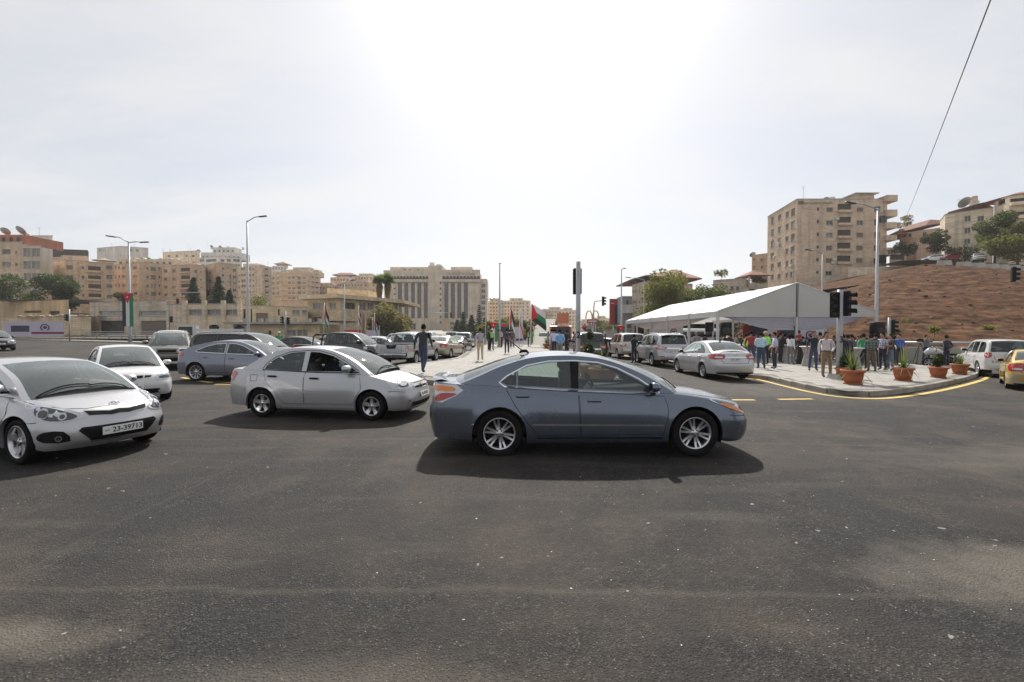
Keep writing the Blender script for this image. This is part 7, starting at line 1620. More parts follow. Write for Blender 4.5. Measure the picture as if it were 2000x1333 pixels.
t = empty('bucket_truck', on(4.9, 47), R(-93), 'orange bucket truck with raised work basket beyond the median', 'truck'); cab(t, 1.2, 2.7, 1.05, .7, 2.5, P_ORANGE); wheels_at(t, ((1.9, .9), (1.9, -.9), (-1.6, .9), (-1.6, -.9)), .45); MB().box((-.9, 0, 1.1), (4.0, 2.0, .5)).obj('deck', P_ORANGE, t); MB().box((-.4, 0, .75), (5.2, .8, .25)).obj('chassis', BLACK, t)
MB().tube([(-2.2, 0, 1.3), (-1.9, 0, 2.5), (1.4, .2, 2.9)], .13, 8).obj('boom', mat('boom_white', (.6, .6, .58), .5), t); b = MB(); b.box((0, 0, 0), (.9, 1.1, .06)); 
for (x, y, sx_, sy_) in ((.45, 0, .05, 1.1), (-.45, 0, .05, 1.1), (0, .55, .9, .05), (0, -.55, .9, .05)): b.box((x, y, .5), (sx_, sy_, 1.0))
b.obj('basket', P_ORANGE, t, (1.5, .25, 2.75)); MB().rbox((1.6, -.75, 2.62), (.5, .3, .16), .05).obj('beacon', ORANGEL, t)
t = empty('minibus', on(25.6, 63), R(183), 'white minibus parked behind the marquee', 'bus'); MB().rbox((0, 0, 1.6), (6.6, 2.1, 2.3), .22).obj('body', P_WHITE, t); wheels_at(t, ((2.1, .95), (2.1, -.95), (-2.0, .95), (-2.0, -.95)), .4)
for k in range(5):
    for sg in (1, -1): MB().rbox((-2.4 + 1.2 * k, sg * 1.052, 1.95), (1.05, .02, .8), .01).obj('side_window', TINT, t)
MB().rbox((3.3, 0, 1.95), (.03, 1.8, .9), .01).obj('windscreen', TINT, t)
t = empty('motorcycle', on(27.2, 28.6), R(150), 'white police motorcycle with mirrors beside the barrier', 'motorcycle'); tm, rm = wheel_meshes(.33, .22, 'six', .14)
for x in (.75, -.75): w = empty('wheel', (x, 0, .33), 0, parent=t); pobj('tyre', tm, w); pobj('rim', rm, w)
b = MB(); b.tube([(.95, 0, .9), (.7, 0, 1.05), (.35, 0, .98), (.1, 0, .9)], [.12, .24, .22, .16], 10); b.tube([(.75, .0, .35), (.55, 0, 1.0)], .05, 6); b.obj('fairing', P_WHITE, t); MB().rbox((0, 0, .5), (.8, .36, .4), .08).obj('engine', BLACK, t); MB().rbox((-.35, 0, .86), (.7, .32, .14), .06).obj('seat', BLACK, t)
for sg in (1, -1): MB().rbox((-.75, .3 * sg, .7), (.5, .22, .36), .06).obj('pannier', P_WHITE, t); MB().tube([(.5, .1 * sg, 1.0), (.45, .38 * sg, 1.08), (.5, .42 * sg, 1.26)], .018, 6).obj('handlebar', BLACK, t); MB().rbox((.5, .44 * sg, 1.3), (.04, .16, .1), .03).obj('mirror', CHROME, t)
MB().add([(.8, -.22, 1.15), (.8, .22, 1.15), (.62, .16, 1.5), (.62, -.16, 1.5)], [(0, 1, 2, 3)]).obj('windscreen', GLASS, t)
# ================================================================== marquee and street furniture
PVC = mat('marquee_pvc', (.74, .74, .74), .45, var=(.4, .05)); PVCG = mat('marquee_gable', (.58, .57, .55), .6, var=(.4, .06)); ALU = mat('aluminium', (.5, .5, .5), .5, .2); DRAPE = mat('lilac_drape', (.47, .45, .53), .8, sheen=.3, var=(2, .08)); DRAPEP = mat('pink_drape', (.56, .48, .46), .8, sheen=.3, var=(2, .08)); SPK = BLACK
for m_, c_, k_ in ((PVC, (.7, .7, .7), .25), (PVCG, (.62, .61, .59), .42), (DRAPE, (.5, .48, .56), .35), (DRAPEP, (.6, .52, .5), .35)): translucent(m_, c_, k_)
TX0, TX1, TY0, TY1 = 14.0, 24.75, 31.0, 56.0; tz = gz(19) + .165; ze0, ze1, zap = 2.80 - tz, 3.20 - tz, 5.12 - tz
mq = empty('marquee', (TX0, TY0, tz), 0, 'large white gabled marquee with lilac swags on the island', 'marquee'); TW = TX1 - TX0; nb = 5; bay = (TY1 - TY0) / nb; ins = 2.6
def sag(u, v): return -.05 * math.sin(u * math.pi) * math.sin(v * math.pi)
for k in range(nb):
    for sg in (0, 1):
        P = []
        for i in range(9):
            u = i / 8; row = []
            for j in range(7):
                v = j / 6; x = (TW / 2) * u if sg == 0 else TW - (TW / 2) * u; z = ze1 + (zap - ze1) * u + sag(u, v); yy = bay * (k + .012 + .976 * v)
                row.append(Vector((x, yy, z)))
            P.append(row)
        MB().grid(P, 0, True, flip=(sg == 1)).obj('roof_panel', PVC, mq)
        x = 0 if sg == 0 else TW; MB().box((x, bay * (k + .5), (ze0 + ze1) / 2), (.03, bay * .975, ze1 - ze0)).obj('valance', PVC, mq)
    for x in (0, TW): MB().box((x, bay * k, ze1 / 2), (.16, .14, ze1)).obj('post', ALU, mq)
    b = MB(); b.tube([(0, bay * k, ze1), (TW / 2, bay * k, zap), (TW, bay * k, ze1)], .05, 6); b.obj('rafter', ALU, mq)
for x in (0, TW): MB().box((x, bay * nb, ze1 / 2), (.16, .14, ze1)).obj('post', ALU, mq)
for yy in (-.04, bay * nb + .04):
    MB().add([(0, yy, ze0), (TW / 2, yy, ze0), (TW / 2, yy, zap - .02), (0, yy, ze1)], [(0, 1, 2, 3)]).obj('gable', PVCG, mq); MB().add([(TW / 2 + .03, yy, ze0), (TW, yy, ze0), (TW, yy, ze1), (TW / 2 + .03, yy, zap - .02)], [(0, 1, 2, 3)]).obj('gable', PVCG, mq); MB().box((TW / 2, yy + .06, zap / 2), (.14, .12, zap - .15)).obj('post', ALU, mq)
def swag(A, B, low, m, top=None, skew=.5):
    "cloth gathered at one end, hanging in a bow with pleats"
    A, B = Vector(A), Vector(B); n, r = 28, 16; P = []
    for j in range(r + 1):
        f = j / r; row = []
        for i in range(n + 1):
            u = i / n; p = A.lerp(B, u); d = low * math.sin(min(1, u / (skew * 2)) * math.pi / 2) ** 1.25 if u < skew * 2 else low
            fold = math.sin(f * 34 + u * 5) * .035 * (1 - .3 * f); p = p + Vector((0, 0, -d * f)); nrm = Vector((-(B - A).y, (B - A).x, 0)).normalized(); row.append(p + nrm * (fold + .06 * math.sin(f * math.pi)))
        P.append(row)
    MB().grid(P, 0, True).obj('drape', m, mq)
swag((.3, .12, ze0 + .02), (TW / 2 - .1, .12, ze0 + .02), .92, DRAPE, skew=.42); swag((TW - .3, .12, ze0 + .02), (TW / 2 + .1, .12, ze0 + .02), .92, DRAPE, skew=.42)
swag((.12, 1.0, ze0 + .02), (.12, 12.5, ze0 + .02), .75, DRAPEP, skew=.42); swag((.12, 24.5, ze0 + .02), (.12, 12.5, ze0 + .02), .75, DRAPEP, skew=.42)
def speaker(label, p, hz=2.3, w=.62, h=.85, face=-100):
    r = empty('loudspeaker', p, R(face), label, 'loudspeaker'); MB().rbox((0, 0, hz), (.5, w, h), .04).obj('cabinet', SPK, r); MB().lathe([(.001, .02), (.2, .03), (.24, .0)], 16, M=Mt((.26, 0, hz - .12), 0, 0, R(90))).obj('cone', DARKINT, r); MB().tube([(0, 0, .3), (0, 0, hz - h / 2)], .025, 6).obj('stand', BLACK, r)
    for a in (0, 120, 240): MB().tube([(0, 0, .7), (.5 * math.cos(R(a)), .5 * math.sin(R(a)), .02)], .015, 5).obj('leg', BLACK, r)
speaker('near black loudspeaker at the left corner of the marquee', on(13.6, 29.0, .17), 2.05); speaker('rear black loudspeaker beyond the left marquee corner', on(16.8, 38.8, .17), 2.35, .55, .8); speaker('right black loudspeaker between two poles beside the marquee', on(23.6, 29.4, .17), 2.2, .75, .95, -80); speaker('far black loudspeaker at the distant marquee corner', on(14.8, 53, .17), 2.2, 1.2, 1.0, 200)
TCL = cloth('table_cover', (.34, .33, .32)) if 'cloth' in globals() else mat('cloth_table_cover', (.34, .33, .32), .9, var=(5, .2))
for (px, py, lb) in ((1453, 708, 'left grey-covered cocktail table behind the silver saloon boot'), (1577, 716, 'grey-covered cocktail table with cups beside the photographer'), (1672, 722, 'right grey-covered cocktail table near the green tee'), (1536, 708, 'grey-covered cocktail table behind the white blouse')):
    r = empty('cocktail_table', gp(px, py, .168), 0, lb, 'table'); MB().lathe([(.30, 0), (.22, .35), (.15, .7), (.28, 1.02), (.36, 1.08)], 16).obj('cover', TCL, r); MB().lathe([(.001, 1.11), (.38, 1.11), (.38, 1.08)], 20).obj('top', WHITE, r)
def board(label, p, w, h, z, face, cols, name='display_board', frame=BLACK, legs=True, ring=False):
    r = empty(name, p, R(face), label, 'board' if name == 'display_board' else 'banner'); n = len(cols)
    b = MB(); b.box((0, 0, z + h / 2), (w, .05, h)); b.obj('panel', frame, r)
    for k, (u0, v0, u1, v1, m) in enumerate(cols): MB().box(((u0 + u1 - 1) * w / 2, -.032 - .003 * k, z + (v0 + v1) * h / 2), ((u1 - u0) * w, .006, (v1 - v0) * h)).obj('print', m, r)
    if ring:
        q = MB(); q.tube([(ring[0] * w + ring[2] * math.cos(a), -.05, z + ring[1] * h + ring[2] * math.sin(a)) for a in [R(-60 + 300 * i / 20) for i in range(21)]], ring[2] * .16, 6); q.lathe([(.001, -.05), (ring[2] * .5, -.05)], 10, 0, axis='y', M=Matrix.Translation((ring[0] * w, 0, z + ring[1] * h))); q.obj('ring_logo', mat('logo_purple', (.11, .05, .12), .6), r)
    if legs:
        for s in (-1, 1): MB().tube([(s * w * .45, .05, 0), (s * w * .45, .05, z + h * .5)], .03, 6).obj('leg', ALU, r)
    return r
PVIO = mat('print_lilac', (.52, .48, .58), .5); PDK = mat('print_dark', (.03, .03, .06), .4, var=(2, .5)); PMAR = mat('print_maroon', (.22, .02, .04), .5); PRED = mat('print_red', (.5, .03, .04), .5); PWH = mat('print_white', (.66, .64, .68), .5)
board('dark display board with maroon strip left of the marquee centre', on(19.6, 36, .17), 2.6, 1.3, 1.15, -3, [(0, 0, .18, 1, PMAR), (.18, 0, .72, 1, PDK), (.72, .2, 1, 1, PWH)]); board('white display board with ring logo right of the marquee centre', on(22.8, 36, .17), 3.6, 1.4, 1.1, -3, [(0, 0, .06, 1, PRED), (.06, 0, .5, 1, PDK), (.5, .0, 1, 1, PWH)], ring=(.2, .5, .28))
board('white banner with ring logo deep inside the marquee', on(18.3, 54, .17), 3.9, 1.1, 1.5, -3, [(0, 0, 1, 1, PWH)], ring=(.22, .45, .34)); board('lilac billboard with ring logo at the far left road edge', on(-64, 61), 6.0, 2.0, .75, 25, [(0, 0, 1, 1, PVIO), (.12, .32, .42, .74, PDK), (.45, .18, 1, .32, PMAR)], name='billboard', ring=(.18, .62, .42))
board('pale event banner with dark car print on the median', on(.65, 56, .17), 1.5, 1.9, .35, 4, [(0, 0, 1, 1, PVIO), (.4, .12, .95, .26, PDK)], name='banner'); board('red framed photo panel beside the pale event banner', on(-.75, 58, .17), 1.7, 1.9, .7, 4, [(.08, .1, .92, .9, PDK), (.0, .86, 1, 1, PRED)], name='banner', frame=PRED)
board('maroon arched road board between parked cars on the left', on(-20.5, 59), 2.3, 1.1, .9, 10, [(.1, .1, .9, .8, PMAR)], name='banner', frame=PRED); board('lilac banner right of the maroon road board', on(-18.3, 60), 1.7, 1.3, .7, 10, [(0, 0, 1, 1, PVIO)], name='banner')
# ---- signals
LENS = mat('signal_lens_off', (.05, .05, .05), .25)
def sig_head(root, x, y, z, face, back=False):
    o = empty('signal_head', (x, y, z), R(face), parent=root); MB().rbox((0, 0, 0), (.20, .32, .98), .03, smooth=False).obj('housing', BLACK, o)
    for k in (-1, 0, 1):
        b = MB(); n = 10; P = [[Vector((d, .125 * math.cos(a), .31 * k + .125 * math.sin(a) - (0.02 if d > .2 else 0))) for a in [math.pi * (-.12 + 1.24 * j / n) for j in range(n + 1)]] for d in (.1, .30)]; b.grid(P); b.grid([[p + Vector((0, 0, -.008)) for p in r_] for r_ in P]); b.obj('visor', BLACK, o); MB().lathe([(.001, .02), (.11, .0)], 12, M=Mt((.105, 0, .31 * k), 0, 0, R(90))).obj('lens', LENS, o)
def signal(label, p, H, heads, arm=None, number=None, r=.075, base=False, nside=-90):
    root = empty('traffic_signal', p, 0, label, 'traffic signal')
    if arm: P = [(0, 0, 0), (0, 0, H * .72)] + [(arm * .14 * (1 - math.cos(t)) , 0, H * .72 + H * .28 * math.sin(t)) for t in (R(30), R(60), R(90))] + [(arm, 0, H + .05)]; MB().tube(P, [r, r] + [r * .8] * 3 + [r * .5], 10).obj('pole', GREYMETAL, root)
    else: MB().tube([(0, 0, 0), (0, 0, H)], r, 14).obj('pole', GREYMETAL, root)
    for h in heads: sig_head(root, *h)
    if base: MB().box((0, 0, .09), (.62, .62, .2), 0, taper=.8).obj('base', CONC, root)
    if number: me = text_mesh(number, .34, 'number', INK, .004, .008); o = pobj('number', me, root, (-.0, -r - .012, 1.52)); o.rotation_euler = (R(90), 0, 0)
    return root
signal('signal pole 3 with two heads on the island', gp(1640, 741, .17), 3.45, [(-.24, -.05, 2.86, -125), (.27, .0, 2.92, -55)], number='3', r=.10, base=True); signal('signal pole 2 with its head facing away on the median', on(2.47, 17.0, .17), 4.25, [(0, .26, 3.55, 90)], number='2', r=.085)
signal('signal pole beside the right loudspeaker', on(27.0, 32.6, .1), 3.2, [(.28, 0, 2.55, -30)]); 
signal('signal hanging over the upper road wall at the right edge', on(41.5, 30.2), 6.3, [(-8.3, 0, 6.1, -30)], -8.0)
for (px, py, H, hd, arm, lb) in ((136, 668, 4.6, [(-.3, 0, 3.4, 200)], None, 'signal on the narrow left island'), (287, 664, 7.0, [(.3, 0, 3.2, -20), (5.6, 0, 7.0, -20)], 5.4, 'left arched mast signal beyond the white pickup'), (331, 666, 7.6, [(.3, 0, 3.4, -20), (6.2, 0, 7.6, -15)], 6.0, 'right arched mast signal before the long workshop'), (558, 672, 4.2, [(-.35, 0, 3.1, 200), (.3, 0, 3.0, -20)], None, 'twin-headed signal near the flagman'), (728, 672, 3.9, [(.35, 0, 3.2, -30)], None, 'signal below the palm trees'), (829, 668, 5.4, [(5.0, 0, 5.0, -90)], 5.0, 'arched mast signal before the hotel'), (741, 668, 2.8, [(.3, 0, 2.2, -40)], None, 'low signal right of the one below the palms')): signal(lb, gp(px, py), H, hd, arm)
signal('mast signal above the arch sign', on(8.6, 48), 5.2, [(1.0, 0, 5.2, -30)], 1.0)
# ---- street lamps
def lamp(label, p, H, arms, r=.1, banner=None):
    root = empty('street_lamp', p, 0, label, 'street lamp'); MB().tube([(0, 0, -.1), (0, 0, 1.2), (0, 0, H)], [r * 1.5, r * 1.25, r * .6], 10).obj('pole', GREYMETAL, root)
    for (dx, dy, dz) in arms:
        MB().tube([(0, 0, H - .1), (dx * .6, dy * .6, H + dz * .8), (dx, dy, H + dz)], .05, 6).obj('arm', GREYMETAL, root); d = Vector((dx, dy, 0)).normalized(); MB().rbox((0, 0, 0), (.85, .3, .12), .05, M=Mt(Vector((dx, dy, H + dz)) + d * .35, math.atan2(dy, dx), 0, -.12)).obj('lantern', DARKL, root)
    MB().box((0, 0, .06), (.6, .6, .16)).obj('base', CONC, root); return root
lamp('double-armed street lamp carrying the flag banner on the left', gp(254, 674), 10.9, [(-1.2, -.3, .45), (1.0, .3, .0)], .13); lamp('tall single-armed street lamp left of the hotel', gp(485, 678), 13.2, [(1.3, 0, .45)], .13); lamp('street lamp in front of the two-storey office', gp(673, 672), 8.6, [(.9, 0, .35)]); lamp('street lamp on the median seen end-on', on(-1.4, 52, .17), 9.4, [(0, 1.2, .3)]); lamp('street lamp behind the red totem', on(13.2, 55), 9.6, [(.5, 1.0, .3)]); lamp('tall street lamp at the right marquee corner', on(27.6, 34.5), 11.6, [(-1.9, -.2, .35)], .115); lamp('street lamp before the stone apartment block', on(34, 50, 2), 9.0, [(-1.2, 0, .3)], .08); lamp('pale street lamp among the marquee trees', on(22, 76), 11, [(-4.6 * .5, 0, .3)], .07); lamp('slim street lamp right of the hotel', on(-3.6, 62), 6.2, [(.6, .6, .2)], .06)
# ---- flags
FB, FW, FG, FR = [mat('flag_' + n, c, .8, sheen=.3) for n, c in (('black', (.015, .015, .018)), ('white', (.66, .66, .68)), ('green', (.01, .20, .09)), ('red', (.55, .015, .02)))]
def banner(label, p, w, h, z, face=0):
    "tall flag banner: three upright stripes, red chevron with white star at the top"
    root = empty('flag_banner', p, R(face), label, 'flag'); a = .42 * w
    def pane(P, m, y=0, nm='stripe'): MB().add([(x, y, z + v) for x, v in P] + [(x, y + .012, z + v) for x, v in P], [tuple(range(len(P))), tuple(range(2 * len(P) - 1, len(P) - 1, -1))]).obj(nm, m, root)
    for k, m in enumerate((FB, FW, FG)): x0 = -w / 2 + w * k / 3; pane([(x0, 0), (x0 + w / 3, 0), (x0 + w / 3, h), (x0, h)], m)
    pane([(-w / 2, h), (0, h - w * .95), (w / 2, h)], FR, -.014, 'chevron'); pane([(.1 * w * math.cos(R(90 + 180 / 7 * k)) * (1 if k % 2 == 0 else .5), h - .36 * w + .1 * w * math.sin(R(90 + 180 / 7 * k)) * (1 if k % 2 == 0 else .5)) for k in range(14)], FW, -.03, 'star')
    for zz in (z, z + h): MB().tube([(-w / 2, .03, zz), (w / 2 + .1, .03, zz)], .02, 5).obj('bracket', ALU, root)
pb = gp(254, 674); banner('long vertical flag banner on the left double-armed lamp', (pb.x, pb.y - .25, pb.z), 1.15, 3.5, 1.95); banner('vertical flag banner on the median lamp', on(-2.1, 51.6, .17), .95, 2.2, .55); banner('vertical flag banner on the lamp behind the red totem', on(13.0, 54.4), .9, 2.3, .5)
def flag(label, p, H, w, h, cols, tri=None, droop=.55, seed=0, side=1):
    root = empty('flag_pole', p, 0, label, 'flag'); MB().tube([(0, 0, 0), (.12 * side, 0, H)], .035, 8).obj('pole', WHITE, root); rk = random.Random(seed); n, r = 14, 12; P = []
    for j in range(r + 1):
        row = []
        for i in range(n + 1): u, v = i / n, j / r; row.append(Vector((.12 * side + side * (u * w * (1 - droop * .55) + .05 * math.sin(v * 5 + u * 4)), .16 * math.sin(u * 7 + v * 3 + seed) * (.3 + u), H - .1 - v * h - droop * w * u * (.9 + .3 * v))))
        P.append(row)
    mb = MB(); vs = [p_ for r_ in P for p_ in r_]
    for j in range(r):
        for i in range(n):
            u, v = (i + .5) / n, (j + .5) / r; m = min(len(cols) - 1, int(v * len(cols))); m = len(cols) if (tri is not None and u < .5 * (1 - abs(2 * v - 1))) else m; mb.add([vs[j * (n + 1) + i], vs[j * (n + 1) + i + 1], vs[(j + 1) * (n + 1) + i + 1], vs[(j + 1) * (n + 1) + i]], [(0, 1, 2, 3)], m, True)
    mb.obj('cloth', list(cols) + ([tri] if tri else []), root)
J = (FB, FW, FG)
for (x, y, H, w, h, cl, tr, dr, sd, lb) in ((-24.0, 58, 5.2, 1.6, 1.9, J, FR, 1.2, 1, 'drooping flag left of the street lamp by the office'), (-19.3, 57, 4.9, 1.2, 1.9, (PMAR, FW, PMAR, FW), None, 1.3, 2, 'drooping maroon and white flag by the office lamp'), (-16.4, 54, 3.9, 1.4, 1.6, J, FR, 1.2, 3, 'drooping flag beside the signal below the palms'), (-.35, 55, 4.9, 1.7, 2.1, J, FR, 1.2, 4, 'drooping flag left of the pale event banner'), (.85, 54.5, 4.7, 1.3, 1.9, (FW, PVIO, FR), None, 1.3, 5, 'drooping white flag above the pale event banner'), (2.1, 52, 5.0, 2.3, 1.8, (FW, FG, FB), FR, .5, 6, 'large waving red, white, green and black flag on the median'), (10.2, 58, 2.6, 1.0, 1.2, (FR, FW, FR), None, 1.2, 7, 'small red flag near the arch sign')): flag(lb, on(x, y, .17), H, w, h, cl, tr, dr, sd)
# ---- roadside signs straight ahead
MAR = mat('arch_yellow', (.62, .42, .06), .4); t = empty('restaurant_sign', on(19.4, 110), 0, 'restaurant pole sign with yellow double arch over a red panel', 'sign'); 
for s in (-1, 1): MB().tube([(s * .8 - .75 + .03 * k * 0 + .75 * (1 - math.cos(R(180 * k / 12))), 0, 5.35 + 2.0 * math.sin(R(180 * k / 12)) ** .8) for k in range(13)], .13, 8).obj('arch', MAR, t)
MB().box((0, 0, 4.85), (2.5, .4, .95)).obj('panel', PRED, t); MB().box((0, -.22, 4.85), (1.9, .03, .35)).obj('print', PWH, t)
for s in (-1, 1): MB().tube([(s * .8, 0, 0), (s * .8, 0, 4.5)], .14, 8).obj('post', GREYMETAL, t)
t = empty('totem_sign', on(20.5, 92), R(12), 'tall red totem sign with dark lower panel beside the grey showroom', 'sign'); MB().box((0, 0, 6.3), (1.6, .4, 5.2)).obj('panel', mat('totem_red', (.36, .03, .045), .4), t); MB().box((.42, -.23, 5.7), (.6, .06, 3.9)).obj('inlay', PDK, t); MB().box((-.35, -.24, 8.0), (.7, .03, .12)).obj('print', PWH, t); MB().tube([(0, 0, 0), (0, 0, 3.8)], .18, 8).obj('post', GREYMETAL, t)
t = empty('road_sign', on(16.9, 69), 0, 'blue roundel road sign at the marquee far corner', 'sign'); MB().lathe([(.001, -.02), (.55, -.02), (.55, .02)], 20, axis='y', M=Matrix.Translation((0, 0, 1.9))).obj('disc', mat('sign_blue', (.03, .12, .40), .4), t); MB().tube([(0, .05, 0), (0, .05, 2.2)], .04, 6).obj('post', GREYMETAL, t)
t = empty('road_sign', on(12.7, 80), 0, 'no-entry sign straight ahead on the right carriageway', 'sign'); MB().lathe([(.001, -.02), (.42, -.02), (.42, .02)], 20, axis='y', M=Matrix.Translation((0, 0, 2.9))).obj('disc', PRED, t); MB().tube([(0, .05, 0), (0, .05, 3.2)], .04, 6).obj('post', GREYMETAL, t)
t = empty('price_sign', on(16.6, 100), 0, 'grey panelled fuel price board below the arch sign', 'sign'); 
for k in range(4): MB().box((0, 0, 1.0 + .75 * k), (1.5, .3, .7)).obj('panel', (GREYCL, PMAR, PDK, GREYCL)[k], t)
for s in (-1, 1): MB().tube([(s * .85, 0, 0), (s * .85, 0, 4.6)], .07, 6).obj('post', GREYMETAL, t)
t = empty('kiosk', on(21.0, 95), 0, 'white roadside kiosk left of the red totem', 'kiosk'); MB().box((0, 0, 1.3), (3.4, 2.4, 2.6)).obj('wall', RENDERW, t); MB().box((0, 0, 2.75), (3.8, 2.8, .2)).obj('roof', CONC, t)
# ---- flyover ramp
P = [[Vector((2.6 + (7.6 - 2.6) * f, 62 + 84 * f, gz(5) + 6.2 * f ** 1.35)), Vector((5.2 + (14.2 - 5.2) * f, 62 + 84 * f, gz(5) + 6.2 * f ** 1.35))] for f in [k / 16 for k in range(17)]]
t = empty('flyover_ramp', (0, 0, 0), 0, 'pale concrete flyover ramp climbing away beyond the median', 'bridge'); FLY = mat('flyover_concrete', (.17, .16, .138), .85, var=(.2, .12)); MB().grid(P, 0, True, flip=True).obj('deck', FLY, t)
for s in (0, 1): MB().grid([[r[s] + Vector((0, 0, -8)) for r in P], [r[s] + Vector((0, 0, .9)) for r in P]], 0, True).obj('parapet', FLY, t)
# ---- barriers, guard rails
def rail(label, pts, z=(.45, .8), n=0):
    t = empty('guard_rail', (0, 0, 0), 0, label, 'guard rail'); P = [Vector(p) for p in pts]
    for zz in z:
        for a, b in zip(P, P[1:]): MB().tube([a + Vector((0, 0, zz)), b + Vector((0, 0, zz))], .055, 6).obj('rail', GREYMETAL, t)
    for a, b in zip(P, P[1:]):
        m = max(1, int((b - a).length / 3))
        for k in range(m): q = a.lerp(b, k / m); MB().box((q.x, q.y, q.z + .45), (.1, .1, .9)).obj('post', GREYMETAL, t)
rail('double-rail guard fence along the far left road', [on(-70, 74.5, .35), on(-58, 70, .3), on(-44, 66.5, .3), on(-36, 64.5, .3)], (.45, .8, 1.1))
t = empty('concrete_barrier', (0, 0, 0), 0, 'long low concrete parapet with steel rail at the foot of the earth hill', 'barrier'); L_ = [(26.6, 38), (28.6, 33.4), (33, 31.2), (45, 29.8), (70, 28.5)]
for a, b in zip(L_, L_[1:]):
    a, b = Vector(a), Vector(b); n = max(1, int((b - a).length / 3)); an = math.atan2(b.y - a.y, b.x - a.x)
    for k in range(n): q = a.lerp(b, (k + .5) / n); MB().box((0, 0, .55), ((b - a).length / n - .02, .3, 1.25), taper=.96).obj('panel', CONC, t, (q.x, q.y, gz(q.x)), an)
    MB().tube([(a.x, a.y - .1, gz(a.x) + 1.5), (b.x, b.y - .1, gz(b.x) + 1.5)], .1, 6).obj('rail', GREYMETAL, t)
JB = MB(); JB.add([(-1.0, -.3, 0), (1.0, -.3, 0), (1.0, -.12, .8), (-1.0, -.12, .8), (-1.0, .3, 0), (1.0, .3, 0), (1.0, .12, .8), (-1.0, .12, .8)], [(0, 1, 2, 3), (5, 4, 7, 6), (3, 2, 6, 7), (1, 5, 6, 2), (4, 0, 3, 7)]); jm = JB.mesh('traffic_barrier', CONC); W_ = 'first second third fourth fifth sixth seventh'.split()
for i, px in enumerate((1842, 1880, 1908, 1934, 1955, 1976, 1997)):
    o = pobj('traffic_barrier', jm, None, at(px, 519 + (px - 1842) * .07, 79), R(-8)); o.scale = (1.05,) * 3; tag(o, 'pale concrete block, %s from the left along the upper road edge' % W_[i], 'barrier', 'concrete blocks along the upper road')
# ---- overhead cable
P = []; A_, B_ = at(1748, 455, 98), at(2044, -320, 5.0)
for k in range(41): f = k / 40; p = A_.lerp(B_, f); p.z -= .9 * math.sin(f * math.pi); P.append(p)
t = empty('overhead_cable', A_, 0, 'thin dark overhead cable crossing the upper right sky', 'cable'); MB().tube([p - A_ for p in P], .011, 5).obj('wire', BLACK, t); 
for f in (3, 11, 14): MB().tube([P[f] - A_, P[f] - A_ + Vector((.05, 0, -.9 if f == 3 else -.3))], .05, 5).obj('clip', BLACK, t)
t = empty('utility_pole', (B_.x, B_.y, gz(B_.x)), 0, 'wooden utility pole just beyond the right picture edge', 'utility pole'); MB().tube([(0, 0, -.2), (0, 0, B_.z + .4)], [.13, .09], 10).obj('pole', BARK, t); MB().box((0, 0, B_.z + .1), (.1, 1.4, .1)).obj('cross_arm', BARK, t)
r = empty('camera_tripod', gp(1797, 711, .17), 0, 'black video tripod beside the cameraman', 'tripod')
for a in (90, 210, 330): MB().tube([(0, 0, 1.4), (.5 * math.cos(R(a)), .5 * math.sin(R(a)), 0)], .02, 5).obj('leg', BLACK, r)
MB().rbox((0, 0, 1.55), (.4, .18, .22), .04).obj('video_camera', BLACK, r)
# ================================================================== people
SKIN = mat('skin', (.36, .21, .135), .6, var=(6, .12)); SKIN2 = mat('skin_tan', (.27, .15, .095), .6, var=(6, .12)); HAIR = mat('hair_black', (.012, .010, .009), .9, spec=.1); SHOE = mat('shoe_dark', (.03, .025, .02), .5); EYE = mat('eye_dark', (.02, .015, .012), .3)
def cloth(name, col, v=.18): return mat('cloth_' + name, col, .9, var=(5, v), bump=(9, .6), sheen=.2)
def plaid(name, a, b, sc=11):
    k = 'plaid_' + name
    if k in _M: return _M[k]
    m = mat(k, a, .9); N = m.node_tree.nodes; L = m.node_tree.links; t = N.new('ShaderNodeTexCoord'); sp = N.new('ShaderNodeSeparateXYZ'); L.new(t.outputs['Object'], sp.inputs[0]); acc = None
    for ax in (1, 2):
        q = N.new('ShaderNodeMath'); q.operation = 'MULTIPLY'; q.inputs[1].default_value = sc; L.new(sp.outputs[ax], q.inputs[0]); f = N.new('ShaderNodeMath'); f.operation = 'FRACT'; L.new(q.outputs[0], f.inputs[0]); g = N.new('ShaderNodeMath'); g.operation = 'GREATER_THAN'; g.inputs[1].default_value = .55; L.new(f.outputs[0], g.inputs[0])
        if acc is None: acc = g.outputs[0]
        else: z = N.new('ShaderNodeMath'); z.operation = 'MULTIPLY_ADD'; z.inputs[1].default_value = .5; L.new(g.outputs[0], z.inputs[0]); h = N.new('ShaderNodeMath'); h.operation = 'MULTIPLY'; h.inputs[1].default_value = .5; L.new(acc, h.inputs[0]); L.new(h.outputs[0], z.inputs[2]); acc = z.outputs[0]
    x = N.new('ShaderNodeMixRGB'); x.inputs[1].default_value = (*a, 1); x.inputs[2].default_value = (*b, 1); L.new(acc, x.inputs[0]); L.new(x.outputs[0], N['Principled BSDF'].inputs['Base Color']); return m
